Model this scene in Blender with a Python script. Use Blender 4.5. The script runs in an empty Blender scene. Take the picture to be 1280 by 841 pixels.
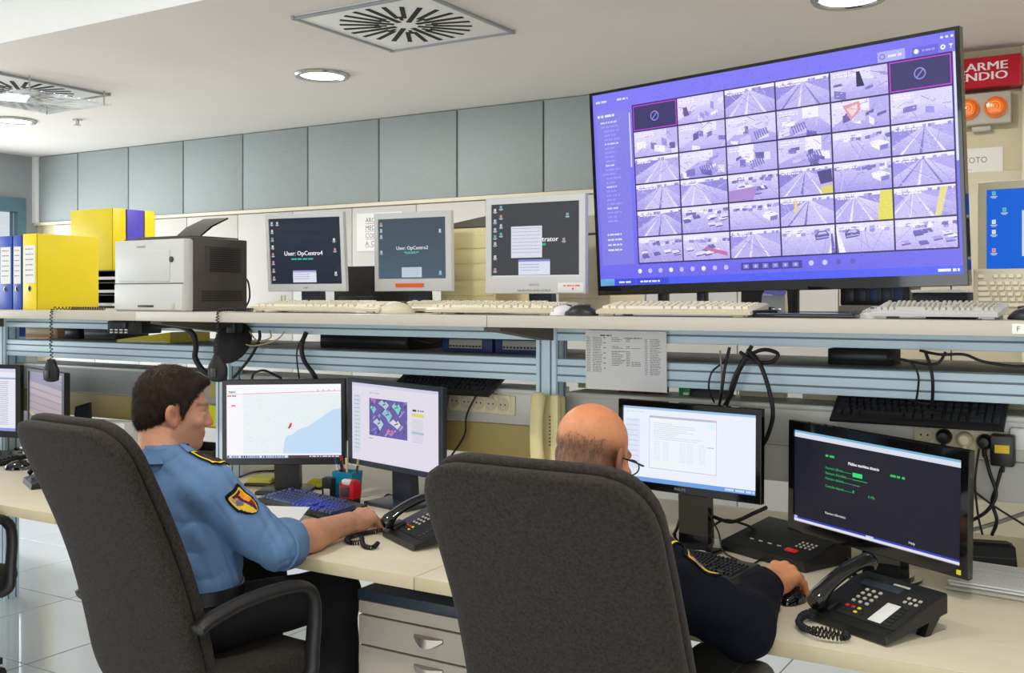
import bpy, bmesh, math, random
import numpy as np
from mathutils import Vector, Matrix, Euler
from mathutils.bvhtree import BVHTree
PI = math.pi
R = math.radians
S = bpy.context.scene
C = S.collection
random.seed(7)

# ------------------------------------------------------------ camera, world, light
YAW = 31.2          # the room's back wall runs along X; the camera looks 31 degrees left of its normal
FPX = 1290.0        # focal length in pixels of the 1280 x 841 frame
EYE = 1.5
HOR = 371.0         # row of the horizon
cam_d = bpy.data.cameras.new('camera')
cam = bpy.data.objects.new('camera', cam_d)
C.objects.link(cam)
cam.location = (0, 0, EYE)
cam.rotation_euler = (R(90), 0, R(YAW))
cam_d.sensor_width = 36
cam_d.lens = 36 * FPX / 1280
cam_d.shift_y = -(420.5 - HOR) / 1280
cam_d.clip_start = 0.05
S.camera = cam

w = bpy.data.worlds.new('daylight')
S.world = w
w.use_nodes = True
w.node_tree.nodes['Background'].inputs[0].default_value = (0.93, 0.97, 1.0, 1)
w.node_tree.nodes['Background'].inputs[1].default_value = 0.7
S.view_settings.view_transform = 'Standard'
S.view_settings.look = 'None'
S.view_settings.exposure = 0.12
S.view_settings.gamma = 1.0
S.view_settings.use_curve_mapping = False
LAMP_W = 17.0       # each downlight of the low ceiling
HIGH_LAMP_W = 21.0  # each unseen downlight added in the high ceiling to light the desks
WINDOW_W = 85.0    # daylight through the window in the left wall
FRONT_W = 100.0      # fill light from the added, unseen window behind the camera


def area_light(name, loc, rot, sx, sy, power, col=(1, 1, 1), shape='RECTANGLE', spread=180):
    d = bpy.data.lights.new(name, 'AREA')
    d.shape = shape
    d.size = sx
    if shape == 'RECTANGLE':
        d.size_y = sy
    d.energy = power
    d.color = col
    d.spread = R(spread)
    o = bpy.data.objects.new(name, d)
    o.location = loc
    o.rotation_euler = rot
    C.objects.link(o)
    return o


area_light('window_daylight', (-7.5, 2.7, 1.585), (R(90), 0, R(-90)), 4.46, 1.16, WINDOW_W, (0.9, 0.96, 1.0))
area_light('front_fill', (-0.9, -2.93, 1.35), (R(90), 0, 0), 6.1, 2.3, FRONT_W, (0.95, 0.98, 1.0))  # soft front fill, added behind the camera

# ------------------------------------------------------------ helpers
_ca, _sa = math.cos(R(YAW)), math.sin(R(YAW))


def at(u, v, X=None, Y=None, Z=None, D=None):
    """the point of a real plane (X, Y, Z = const, or a depth) that the photograph shows at (u, v)"""
    t = (u - 640) / FPX
    r = Vector((-_sa + _ca * t, _ca + _sa * t, (HOR - v) / FPX))
    if X is not None: s = X / r.x
    elif Y is not None: s = Y / r.y
    elif Z is not None: s = (Z - EYE) / r.z
    else: s = D
    return Vector((0, 0, EYE)) + r * s


def lin(c):
    return tuple(((x / 12.92) if x <= 0.04045 else ((x + 0.055) / 1.055) ** 2.4) for x in c[:3])


def rgb(r, g, b):
    return lin((r / 255, g / 255, b / 255))


M = {}


def mat(name, col, rough=0.5, metal=0.0, noise=0.0, nscale=30.0, bump=0.0, bscale=200.0, emit=0.0, coat=0.0,
        spec=0.5, stretch=None, trans=0.0, alpha=1.0, sheen=0.0, ecol=None):
    m = bpy.data.materials.new(name)
    m.use_nodes = True
    nt = m.node_tree
    N, L = nt.nodes, nt.links
    b = N['Principled BSDF']
    b.inputs['Base Color'].default_value = (*col, 1)
    b.inputs['Roughness'].default_value = rough
    b.inputs['Metallic'].default_value = metal
    b.inputs['Coat Weight'].default_value = coat
    b.inputs['Specular IOR Level'].default_value = spec
    b.inputs['Transmission Weight'].default_value = trans
    b.inputs['Alpha'].default_value = alpha
    b.inputs['Sheen Weight'].default_value = sheen
    if emit:
        b.inputs['Emission Color'].default_value = (*(ecol or col), 1)
        b.inputs['Emission Strength'].default_value = emit
    tc = N.new('ShaderNodeTexCoord')
    src = tc.outputs['Object']
    if stretch:
        mp = N.new('ShaderNodeMapping')
        mp.inputs['Scale'].default_value = stretch
        L.new(src, mp.inputs['Vector'])
        src = mp.outputs['Vector']
    if noise:
        n = N.new('ShaderNodeTexNoise')
        n.inputs['Scale'].default_value = nscale
        n.inputs['Detail'].default_value = 5
        L.new(src, n.inputs['Vector'])
        rmp = N.new('ShaderNodeMapRange')
        rmp.inputs['From Min'].default_value = 0.25
        rmp.inputs['From Max'].default_value = 0.75
        rmp.inputs['To Min'].default_value = 1 - noise
        rmp.inputs['To Max'].default_value = 1 + noise
        L.new(n.outputs['Fac'], rmp.inputs['Value'])
        mx = N.new('ShaderNodeMix')
        mx.data_type = 'RGBA'
        mx.blend_type = 'MULTIPLY'
        mx.inputs['Factor'].default_value = 1
        mx.inputs[6].default_value = (*col, 1)
        L.new(rmp.outputs['Result'], mx.inputs[7])
        L.new(mx.outputs[2], b.inputs['Base Color'])
    if bump:
        n2 = N.new('ShaderNodeTexNoise')
        n2.inputs['Scale'].default_value = bscale
        n2.inputs['Detail'].default_value = 3
        L.new(src, n2.inputs['Vector'])
        bp = N.new('ShaderNodeBump')
        bp.inputs['Strength'].default_value = bump
        bp.inputs['Distance'].default_value = 0.002
        L.new(n2.outputs['Fac'], bp.inputs['Height'])
        L.new(bp.outputs['Normal'], b.inputs['Normal'])
    M[name] = m
    return m


def attr_mat(name, rough=0.6, emit=0.0, grain=0.0, gscale=150.0, spec=0.5, bump=0.0, bscale=300.0, coat=0.0, base=1.0, sss=0.0, cellular=False):
    """colour comes from the mesh's own colour attribute (print on paper, screens, skin)"""
    m = bpy.data.materials.new(name)
    m.use_nodes = True
    nt = m.node_tree
    N, L = nt.nodes, nt.links
    b = N['Principled BSDF']
    b.inputs['Roughness'].default_value = rough
    b.inputs['Specular IOR Level'].default_value = spec
    b.inputs['Coat Weight'].default_value = coat
    a = N.new('ShaderNodeAttribute')
    a.attribute_name = 'Col'
    col = a.outputs['Color']
    tc = N.new('ShaderNodeTexCoord')
    if grain:
        n = N.new('ShaderNodeTexNoise')
        n.inputs['Scale'].default_value = gscale
        n.inputs['Detail'].default_value = 6
        L.new(tc.outputs['Object'], n.inputs['Vector'])
        r = N.new('ShaderNodeMapRange')
        r.inputs['From Min'].default_value = 0.3
        r.inputs['From Max'].default_value = 0.7
        r.inputs['To Min'].default_value = 1 - grain
        r.inputs['To Max'].default_value = 1 + grain
        L.new(n.outputs['Fac'], r.inputs['Value'])
        mx = N.new('ShaderNodeMix')
        mx.data_type = 'RGBA'
        mx.blend_type = 'MULTIPLY'
        mx.inputs['Factor'].default_value = 1
        L.new(col, mx.inputs[6])
        L.new(r.outputs['Result'], mx.inputs[7])
        col = mx.outputs[2]
    if emit:
        L.new(col, b.inputs['Emission Color'])
        b.inputs['Emission Strength'].default_value = emit
        b.inputs['Base Color'].default_value = (0.012, 0.012, 0.015, 1)
    else:
        L.new(col, b.inputs['Base Color'])
    if sss:
        b.inputs['Subsurface Weight'].default_value = sss
        b.inputs['Subsurface Radius'].default_value = (0.012, 0.005, 0.003)
        b.inputs['Subsurface Scale'].default_value = 0.6
    if bump:
        n2 = N.new('ShaderNodeTexNoise')
        n2.inputs['Scale'].default_value = bscale
        n2.inputs['Detail'].default_value = 4
        L.new(tc.outputs['Object'], n2.inputs['Vector'])
        bp = N.new('ShaderNodeBump')
        bp.inputs['Strength'].default_value = bump
        bp.inputs['Distance'].default_value = 0.002
        L.new(n2.outputs['Fac'], bp.inputs['Height'])
        L.new(bp.outputs['Normal'], b.inputs['Normal'])
    M[name] = m
    return m


def T(loc=(0, 0, 0), rot=(0, 0, 0), scale=None):
    m = Matrix.Translation(Vector(loc)) @ Euler(rot).to_matrix().to_4x4()
    if scale:
        m = m @ Matrix.Diagonal((*scale, 1))
    return m


class MB:
    def __init__(self):
        self.v, self.f = [], []

    def add(self, vs, fs, mx=None):
        o = len(self.v)
        self.v += [tuple(mx @ Vector(p)) if mx is not None else tuple(p) for p in vs]
        self.f += [tuple(i + o for i in f) for f in fs]
        return self

    def box(self, c, s, bev=0.0, rot=(0, 0, 0), mx=None, seg=2):
        m = T(c, rot)
        if mx is not None:
            m = mx @ m
        bm = bmesh.new()
        bmesh.ops.create_cube(bm, size=1, matrix=Matrix.Diagonal((*s, 1)))
        if bev:
            bmesh.ops.bevel(bm, geom=bm.edges[:], offset=min(bev, min(s) * 0.49), segments=seg, profile=0.5, affect='EDGES')
        bm.verts.ensure_lookup_table()
        bm.verts.index_update()
        self.add([v.co for v in bm.verts], [[v.index for v in f.verts] for f in bm.faces], m)
        bm.free()
        return self

    def span(self, a, b, bev=0.0, mx=None):
        a, b = Vector(a), Vector(b)
        return self.box((a + b) / 2, [abs(x) for x in (b - a)], bev, mx=mx)

    def cyl(self, p0, p1, r0, r1=None, n=16, mx=None):
        return self.tube([p0, p1], [r0, r0 if r1 is None else r1], n, mx)

    def tube(self, path, r, n=8, mx=None, sx=1.0):
        P = [Vector(p) for p in path]
        rs = r if isinstance(r, (list, tuple)) else [r] * len(P)
        tg = []
        for i in range(len(P)):
            d = P[min(i + 1, len(P) - 1)] - P[max(i - 1, 0)]
            tg.append(d.normalized() if d.length > 1e-9 else Vector((0, 0, 1)))
        up = Vector((0, 0, 1)) if abs(tg[0].z) < 0.9 else Vector((1, 0, 0))
        a = tg[0].cross(up).normalized()
        vs, fs = [], []
        for i, p in enumerate(P):
            a = (a - tg[i] * a.dot(tg[i])).normalized()
            b = tg[i].cross(a)
            for k in range(n):
                q = 2 * PI * k / n
                vs.append(p + (a * math.cos(q) * sx + b * math.sin(q)) * rs[i])
        for i in range(len(P) - 1):
            for k in range(n):
                k2 = (k + 1) % n
                fs.append((i * n + k, i * n + k2, (i + 1) * n + k2, (i + 1) * n + k))
        fs.append(tuple(range(n))[::-1])
        fs.append(tuple(range((len(P) - 1) * n, len(P) * n)))
        return self.add(vs, fs, mx)

    def lathe(self, prof, n=24, mx=None):
        vs, fs = [], []
        for r, z in prof:
            for k in range(n):
                q = 2 * PI * k / n
                vs.append((r * math.cos(q), r * math.sin(q), z))
        for i in range(len(prof) - 1):
            for k in range(n):
                k2 = (k + 1) % n
                fs.append((i * n + k, i * n + k2, (i + 1) * n + k2, (i + 1) * n + k))
        fs.append(tuple(range(n))[::-1])
        fs.append(tuple(range((len(prof) - 1) * n, len(prof) * n)))
        return self.add(vs, fs, mx)

    def prism(self, poly, z0, z1, mx=None):
        n = len(poly)
        vs = [(x, y, z0) for x, y in poly] + [(x, y, z1) for x, y in poly]
        fs = [tuple(range(n))[::-1], tuple(range(n, 2 * n))]
        fs += [(i, (i + 1) % n, n + (i + 1) % n, n + i) for i in range(n)]
        return self.add(vs, fs, mx)

    def loft(self, rings, mx=None, caps=True):
        n = len(rings[0])
        vs = [p for r in rings for p in r]
        fs = []
        for i in range(len(rings) - 1):
            for k in range(n):
                k2 = (k + 1) % n
                fs.append((i * n + k, i * n + k2, (i + 1) * n + k2, (i + 1) * n + k))
        if caps:
            fs.append(tuple(range(n))[::-1])
            fs.append(tuple(range((len(rings) - 1) * n, len(rings) * n)))
        return self.add(vs, fs, mx)

    def frame(self, w, h, bl, br, bt, bb, d, mx=None):
        """picture-frame ring in the XZ plane, front at y=0, back at y=d"""
        o = [(-w / 2, -h / 2), (w / 2, -h / 2), (w / 2, h / 2), (-w / 2, h / 2)]
        i = [(-w / 2 + bl, -h / 2 + bb), (w / 2 - br, -h / 2 + bb), (w / 2 - br, h / 2 - bt), (-w / 2 + bl, h / 2 - bt)]
        e = 0.002
        oi = [(x - math.copysign(e, x), z - math.copysign(e, z)) for x, z in o]
        vs = [(x, e, z) for x, z in o] + [(x, 0, z) for x, z in oi] + [(x, 0, z) for x, z in i] + [(x, d * 0.6, z) for x, z in i] + [(x, d, z) for x, z in o]
        fs = []
        for k in range(4):
            k2 = (k + 1) % 4
            for a in range(3):
                fs.append((a * 4 + k, a * 4 + k2, a * 4 + 4 + k2, a * 4 + 4 + k))
            fs.append((16 + k, 16 + k2, k2, k))
        return self.add(vs, fs, mx)

    def mesh(self, name, smooth=True, ang=35):
        me = bpy.data.meshes.new(name)
        me.from_pydata(self.v, [], self.f)
        me.update()
        bm = bmesh.new()
        bm.from_mesh(me)
        bmesh.ops.recalc_face_normals(bm, faces=bm.faces[:])
        bm.to_mesh(me)
        bm.free()
        if smooth:
            me.polygons.foreach_set('use_smooth', [True] * len(me.polygons))
            me.set_sharp_from_angle(angle=R(ang))
        return me

    def build(self, name, m, parent=None, smooth=True, ang=35, kind=None):
        me = self.mesh(name, smooth, ang)
        return link(name, me, m, parent, kind)


def link(name, me, m, parent=None, kind=None):
    if m is not None and not me.materials:
        me.materials.append(M[m] if isinstance(m, str) else m)
    o = bpy.data.objects.new(name, me)
    C.objects.link(o)
    if parent is not None:
        o.parent = parent
    if kind:
        o['kind'] = kind
    return o


def tag(o, label, cat, group=None):
    o['label'] = label
    o['category'] = cat
    if group:
        o['group'] = group
    return o


def thing(name, label, cat, loc=(0, 0, 0), rz=0.0, group=None, rot=None):
    o = bpy.data.objects.new(name, None)
    o.empty_display_size = 0.1
    C.objects.link(o)
    o.location = loc
    o.rotation_euler = rot or (0, 0, rz)
    return tag(o, label, cat, group)


def struct(name, mb, m, parent=None, smooth=False):
    o = mb.build(name, m, parent, smooth)
    if parent is None:
        o['kind'] = 'structure'
    return o


def dup(root, label, loc, rz=None, group=None):
    r = root.copy()
    C.objects.link(r)
    r.location = loc
    if rz is not None:
        r.rotation_euler = (0, 0, rz)
    r['label'] = label
    if group:
        r['group'] = group
    for ch in list(root.children):
        c = ch.copy()
        C.objects.link(c)
        c.parent = r
        for g in list(ch.children):
            d = g.copy()
            C.objects.link(d)
            d.parent = c
    return r


_tx = {}


def text_geo(s):
    if s not in _tx:
        cu = bpy.data.curves.new('t', 'FONT')
        cu.body = s
        cu.resolution_u = 2
        o = bpy.data.objects.new('t', cu)
        C.objects.link(o)
        dg = bpy.context.evaluated_depsgraph_get()
        me = bpy.data.meshes.new_from_object(o.evaluated_get(dg))
        vs = [(v.co.x, v.co.y) for v in me.vertices]
        fs = [tuple(p.vertices) for p in me.polygons]
        bpy.data.objects.remove(o)
        bpy.data.curves.remove(cu)
        bpy.data.meshes.remove(me)
        _tx[s] = (vs, fs, max([v[0] for v in vs] or [0.1]))
    return _tx[s]


class Pic:
    """flat print: coloured polygons on a W x H sheet, y down, drawn in order"""

    def __init__(self, W, H, bg):
        self.W, self.H = W, H
        self.v, self.f, self.c = [], [], []
        self.lay = 0
        self.clip = None
        self.rect(0, 0, W, H, bg)

    def poly(self, pts, c):
        if self.clip:
            x0, y0, x1, y1 = self.clip
            for ax, lim, sg in ((0, x0, 1), (0, x1, -1), (1, y0, 1), (1, y1, -1)):
                out = []
                for i in range(len(pts)):
                    a, b = pts[i - 1], pts[i]
                    da, db = (a[ax] - lim) * sg, (b[ax] - lim) * sg
                    if (da >= 0) != (db >= 0):
                        t = da / (da - db)
                        out.append((a[0] + (b[0] - a[0]) * t, a[1] + (b[1] - a[1]) * t))
                    if db >= 0:
                        out.append(b)
                pts = out
                if len(pts) < 3:
                    return
        o = len(self.v)
        self.v += [(x, y, self.lay) for x, y in pts]
        self.f.append(tuple(range(o, o + len(pts))))
        self.c.append(lin(c))

    def up(self):
        self.lay += 1

    def rect(self, x0, y0, x1, y1, c):
        self.poly([(x0, y0), (x1, y0), (x1, y1), (x0, y1)], c)

    def line(self, x0, y0, x1, y1, wd, c):
        dx, dy = x1 - x0, y1 - y0
        l = math.hypot(dx, dy) or 1
        nx, ny = -dy / l * wd / 2, dx / l * wd / 2
        self.poly([(x0 + nx, y0 + ny), (x1 + nx, y1 + ny), (x1 - nx, y1 - ny), (x0 - nx, y0 - ny)], c)

    def disc(self, x, y, r, c, n=16, sx=1.0):
        self.poly([(x + r * sx * math.cos(2 * PI * k / n), y + r * math.sin(2 * PI * k / n)) for k in range(n)], c)

    def ring(self, x, y, r, wd, c, n=20):
        for k in range(n):
            a, b = 2 * PI * k / n, 2 * PI * (k + 1) / n
            self.poly([(x + q * math.cos(p), y + q * math.sin(p)) for q, p in ((r, a), (r, b), (r - wd, b), (r - wd, a))], c)

    def text(self, s, x, y, size, c, align='l', bold=0.0, sx=1.0):
        vs, fs, wd = text_geo(s)
        off = 0 if align == 'l' else (-wd * size * sx / 2 if align == 'c' else -wd * size * sx)
        lay = self.lay
        for n_, dx in enumerate((0,) if not bold else (-bold, 0, bold)):
            self.lay = lay + 0.3 * n_
            o = len(self.v)
            self.v += [(x + off + p[0] * size * sx + dx, y - p[1] * size, self.lay) for p in vs]
            self.f += [tuple(i + o for i in f)[::-1] for f in fs]
            self.c += [lin(c)] * len(fs)
        self.lay = lay

    def scribble(self, x0, y, x1, hgt, c, rnd):
        """a line of print too small to read"""
        x = x0
        while x < x1:
            l = hgt * rnd.uniform(1.0, 4.5)
            self.rect(x, y, min(x + l, x1), y + hgt, c)
            x += l + hgt * rnd.uniform(0.4, 0.9)

    def build(self, name, m, w, h, parent=None, mx=None, step=0.00012):
        """w x h metres; print lies in the XZ plane facing -Y, centred on the origin (mx moves it)"""
        me = bpy.data.meshes.new(name)
        vs = [Vector(((x / self.W - 0.5) * w, -l * step, (0.5 - y / self.H) * h)) for x, y, l in self.v]
        if mx is not None:
            vs = [mx @ p for p in vs]
        me.from_pydata([tuple(p) for p in vs], [], self.f)
        ca = me.color_attributes.new('Col', 'FLOAT_COLOR', 'CORNER')
        buf = []
        for p in me.polygons:
            buf += [*self.c[p.index], 1.0] * p.loop_total
        ca.data.foreach_set('color', buf)
        me.update()
        return link(name, me, m, parent)


FLAT = Matrix.Rotation(R(-90), 4, 'X')      # turns a print from facing -Y to lying face up (text upright towards -Y)

# ------------------------------------------------------------ materials
mat('white_paint', rgb(238, 238, 234), 0.6, noise=0.02, nscale=3, bump=0.05)
mat('ceiling_paint', rgb(226, 220, 213), 0.75, noise=0.02, nscale=2, bump=0.05)
mat('grey_panel', rgb(154, 162, 161), 0.75, noise=0.07, nscale=120, bump=0.35, bscale=350)
mat('white_panel', rgb(200, 197, 191), 0.5, noise=0.015, nscale=4)
mat('beige_wall', rgb(206, 194, 160), 0.6, noise=0.03, nscale=3, bump=0.05)
mat('beige_panel', rgb(196, 186, 160), 0.5, noise=0.02, nscale=4)
mat('joint_dark', rgb(80, 84, 82), 0.8)
mat('beige_trim', rgb(222, 214, 190), 0.5)
mat('floor_tile', rgb(216, 222, 228), 0.06, noise=0.04, nscale=2.5, spec=0.6)
mat('grout', rgb(70, 70, 70), 0.8)
mat('teal_frame', rgb(84, 116, 126), 0.45)
mat('window_glass', (0.9, 0.95, 1.0), 0.02, trans=1.0, spec=0.5)
mat('acrylic', (0.93, 0.96, 1.0), 0.05, trans=1.0, alpha=0.55)
mat('lamp_disc', (1, 1, 1), 0.4, emit=3.0, ecol=(1, 0.98, 0.95))
mat('chrome', rgb(190, 190, 190), 0.22, metal=1.0)
mat('slot_black', rgb(22, 22, 22), 0.8)
mat('aluminium', rgb(212, 236, 248), 0.45, metal=0.05, noise=0.03, nscale=8, stretch=(1, 30, 30))
mat('groove', rgb(112, 128, 142), 0.6, metal=0.2)
mat('shelf_laminate', rgb(192, 185, 170), 0.42, noise=0.025, nscale=6, stretch=(0.6, 6, 6))
mat('desk_laminate', rgb(222, 212, 186), 0.4, noise=0.03, nscale=8, stretch=(0.5, 5, 5))
mat('desk_edge', rgb(200, 186, 150), 0.5)
mat('shelf_bracket', rgb(96, 90, 80), 0.6)
mat('beige_metal', rgb(172, 155, 92), 0.5, noise=0.03, nscale=5)
mat('grey_metal', rgb(150, 154, 156), 0.5, noise=0.03, nscale=5)
mat('duct', rgb(198, 197, 190), 0.42, metal=0.2)
mat('black_plastic', rgb(26, 26, 27), 0.38, noise=0.05, nscale=60)
mat('black_matte', rgb(18, 18, 19), 0.7)
mat('black_gloss', rgb(14, 14, 15), 0.08, coat=0.5)
mat('dark_bluegrey', rgb(44, 52, 64), 0.4)
mat('charcoal', rgb(58, 56, 52), 0.5)
mat('cable_black', rgb(20, 20, 21), 0.5)
mat('cable_grey', rgb(150, 148, 140), 0.5)
mat('cable_beige', rgb(196, 170, 130), 0.5)
mat('beige_plastic', rgb(208, 200, 174), 0.45, noise=0.02, nscale=20)
mat('key_beige', rgb(220, 212, 188), 0.5)
mat('cream_plastic', rgb(228, 214, 160), 0.4, noise=0.03, nscale=12)
mat('socket_cream', rgb(226, 216, 180), 0.4)
mat('silver_bezel', rgb(205, 206, 202), 0.38, metal=0.15)
mat('light_plastic', rgb(230, 230, 226), 0.4)
mat('printer_white', rgb(202, 202, 197), 0.42, noise=0.02, nscale=6)
mat('printer_dark', rgb(66, 60, 54), 0.5)
mat('binder_yellow', rgb(238, 214, 30), 0.4, noise=0.02, nscale=10)
mat('binder_blue', rgb(56, 84, 176), 0.4)
mat('binder_purple', rgb(84, 72, 190), 0.45)
mat('navy_plastic', rgb(44, 62, 112), 0.45)
mat('paper', rgb(228, 228, 224), 0.8)
mat('note_yellow', rgb(232, 220, 104), 0.7)
mat('note_bright', rgb(226, 222, 40), 0.7)
mat('pen_cup_blue', rgb(20, 132, 168), 0.35, trans=0.0)
mat('stamp_red', rgb(196, 30, 38), 0.3)
mat('cardboard', rgb(196, 150, 110), 0.8, noise=0.05)
mat('orange_tape', rgb(236, 96, 50), 0.5)
mat('sign_red', rgb(190, 22, 44), 0.35)
mat('sign_dark', rgb(120, 16, 26), 0.4)
mat('amber_lens', rgb(232, 112, 24), 0.15, emit=0.12, ecol=rgb(240, 110, 20), coat=0.5)
mat('amber_core', rgb(250, 160, 60), 0.3, emit=0.3)
mat('grey_plastic', rgb(186, 182, 168), 0.45)
mat('chair_fabric', rgb(51, 46, 41), 0.95, noise=0.5, nscale=150, bump=1.0, bscale=360, spec=0.15, sheen=0.06)
mat('chair_plastic', rgb(34, 32, 30), 0.42, noise=0.04)
mat('green_plastic', rgb(30, 150, 80), 0.4)
mat('red_plastic', rgb(210, 40, 36), 0.4)
mat('blue_led', rgb(30, 50, 165), 0.4, emit=0.06)
mat('shirt_blue', rgb(100, 132, 170), 0.85, spec=0.2, noise=0.07, nscale=22, bump=0.25, bscale=140)
mat('trouser_black', rgb(14, 13, 15), 0.9, noise=0.1, nscale=60)
mat('jumper_navy', rgb(11, 13, 25), 0.92, noise=0.12, nscale=200, bump=0.3, bscale=300, spec=0.2)
mat('shoe_black', rgb(15, 15, 15), 0.3)
mat('badge_yellow', rgb(238, 206, 40), 0.6)
mat('badge_dark', rgb(40, 26, 30), 0.8)
mat('key_dark', rgb(34, 34, 38), 0.45)
mat('key_lit', rgb(46, 54, 92), 0.4, emit=0.03, ecol=rgb(50, 70, 220))
mat('metal_handle', rgb(170, 164, 150), 0.3, metal=0.8)
mat('drawer_front', rgb(176, 166, 148), 0.5, noise=0.02)
attr_mat('print', 0.7, spec=0.3)
attr_mat('screen', 0.35, emit=0.93, spec=0.2)
attr_mat('tv_screen', 0.3, emit=0.96, grain=0.16, gscale=420, spec=0.4)

# ------------------------------------------------------------ the setting
XL, XR, YB, ZC = -7.56, 2.4, 5.12, 2.62
fl = struct('floor', MB().span((XL, -3.0, -0.06), (XR, YB, -0.008)), 'grout')
TS = 0.665
tile_me = MB().box((0, 0, -0.005), (TS - 0.006, TS - 0.006, 0.01), 0.0015, seg=1).mesh('floor_tile', smooth=False)
for i in range(-6, 10):
    for j in range(-8, 4):
        cx, cy = -3.88 + TS * (i + 0.5), 2.578 + TS * (j + 0.5)
        if XL + 0.2 < cx < XR:
            o = link('floor_tile', tile_me, 'floor_tile', fl)
            o.location = (cx, cy, 0)

struct('ceiling', MB().span((XL, 2.731, ZC), (XR, YB, ZC + 0.1)).span((XL, -3.0, 3.05), (XR, 2.83, 3.15)), 'ceiling_paint')
struct('trim_1', MB().span((XL, 2.73, ZC + 0.001), (XR, 2.75, 3.05)), 'white_paint')
wb = struct('wall_back', MB().span((XL - 0.1, YB, 0), (XR, YB + 0.1, 3.1)), 'beige_wall')
pw = 0.592
pm = MB().box((0, -0.011, 0), (pw - 0.012, 0.022, 0.52), 0.004).mesh('wall_panel')
x = -7.616 + pw / 2 + 0.02
while x < -0.9:
    o = link('wall_panel', pm, 'grey_panel', wb)
    o.location = (x - 0.02, YB, 2.355)
    x += pw
lw = 0.507
lm = MB().box((0, -0.012, 0), (lw - 0.006, 0.024, 1.96), 0.003).mesh('lower_panel')
lm2_ = lm.copy()
for k in range(-3, 11):
    o = link('lower_panel', lm if -5.80 + lw * (k + 0.5) < -1.3 else lm2_, 'white_panel' if -5.80 + lw * (k + 0.5) < -1.3 else 'beige_panel', wb)
    o.location = (-5.80 + lw * (k + 0.5), YB, 1.085)
struct('trim_2', MB().span((XL, YB - 0.035, 2.07), (-0.72, YB, 2.093), 0.003), 'beige_trim')
struct('trim_3', MB().span((XL, YB - 0.05, 2.09), (XL + 0.05, YB, ZC), 0.003), 'white_paint')
wl = MB().span((XL - 0.12, -3.0, 0), (XL, YB, 0.9)).span((XL - 0.12, -3.0, 2.28), (XL, YB, 3.1)).span((XL - 0.12, 5.0, 0.9), (XL, YB, 2.28)).span((XL - 0.12, -3.0, 0.9), (XL, 0.4, 2.28))
struct('wall_left', wl, 'grey_metal')
wn = struct('window_1', MB().span((XL - 0.08, 0.4, 0.9), (XL + 0.03, 5.0, 1.0)).span((XL - 0.08, 0.4, 2.17), (XL + 0.03, 5.0, 2.28)).span((XL - 0.08, 4.93, 1.0), (XL + 0.03, 5.0, 2.17)).span((XL - 0.08, 2.6, 1.0), (XL + 0.03, 2.68, 2.17)).span((XL - 0.08, 0.4, 1.0), (XL + 0.03, 0.47, 2.17)), 'teal_frame')
MB().span((XL - 0.03, 0.47, 1.0), (XL - 0.024, 4.93, 2.17)).build('pane', 'window_glass', wn, smooth=False)
struct('wall_right', MB().span((XR, -3.0, 0), (XR + 0.1, YB, 3.1)), 'white_paint')
WX0, WX1, WZ0, WZ1 = -4.0, 2.2, 0.15, 2.55  # unseen front wall and window, added to house the fill light
struct('wall_front', MB().span((XL, -3.12, 0), (WX0, -3.0, 3.1)).span((WX1, -3.12, 0), (XR, -3.0, 3.1)).span((WX0, -3.12, 0), (WX1, -3.0, WZ0)).span((WX0, -3.12, WZ1), (WX1, -3.0, 3.1)), 'white_paint')
wf = MB()
for k in range(5):
    xx = WX0 + (WX1 - WX0) * k / 4
    wf.span((xx - 0.03, -3.1, WZ0), (xx + 0.03, -3.0, WZ1))
wf.span((WX0, -3.1, WZ0), (WX1, -3.0, WZ0 + 0.06)).span((WX0, -3.1, WZ1 - 0.06), (WX1, -3.0, WZ1))
wn = struct('window_added', wf, 'teal_frame')
MB().span((WX0, -3.06, WZ0 + 0.05), (WX1, -3.054, WZ1 - 0.05)).build('pane', 'window_glass', wn, smooth=False)
struct('baseboard_back', MB().span((XL, YB - 0.03, 0), (XR, YB, 0.09), 0.004), 'grey_metal')


def downlight(x, y, z, label):
    t = thing('ceiling_light', label, 'ceiling light', (x, y, z), group='round ceiling downlights')
    MB().lathe([(0.108, 0.0), (0.138, 0.0), (0.14, -0.006), (0.132, -0.016), (0.112, -0.014), (0.108, -0.006)], 40).build('trim_ring', 'chrome', t)
    MB().lathe([(0.0005, -0.004), (0.11, -0.004), (0.11, -0.007), (0.0005, -0.007)], 40).build('diffuser', 'lamp_disc', t)
    area_light('downlight_lamp', (x, y, z - 0.02), (0, 0, 0), 0.2, 0.2, LAMP_W if z < 2.9 else HIGH_LAMP_W, (1.0, 0.975, 0.945), 'DISK')
    return t


downlight(-3.51, 3.95, ZC, 'round recessed downlight in the grey ceiling near the square air vent')
downlight(-6.08, 3.95, ZC, 'round downlight at the left edge of the ceiling near the hanging deflector')
downlight(-0.92, 3.95, ZC, 'round downlight in the ceiling above the large wall screen')
downlight(1.5, 3.95, ZC, 'round downlight in the ceiling at the far right corner')
for k, xx in enumerate((-4.6, -2.4, -0.1)):  # unseen row, placed to light the desks
    downlight(xx, 1.25, 3.05, ('unseen round downlight added in the high ceiling left of the officers', 'unseen round downlight added in the high ceiling above the blue-shirted officer', 'unseen round downlight added in the high ceiling above the desk end')[k])


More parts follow.
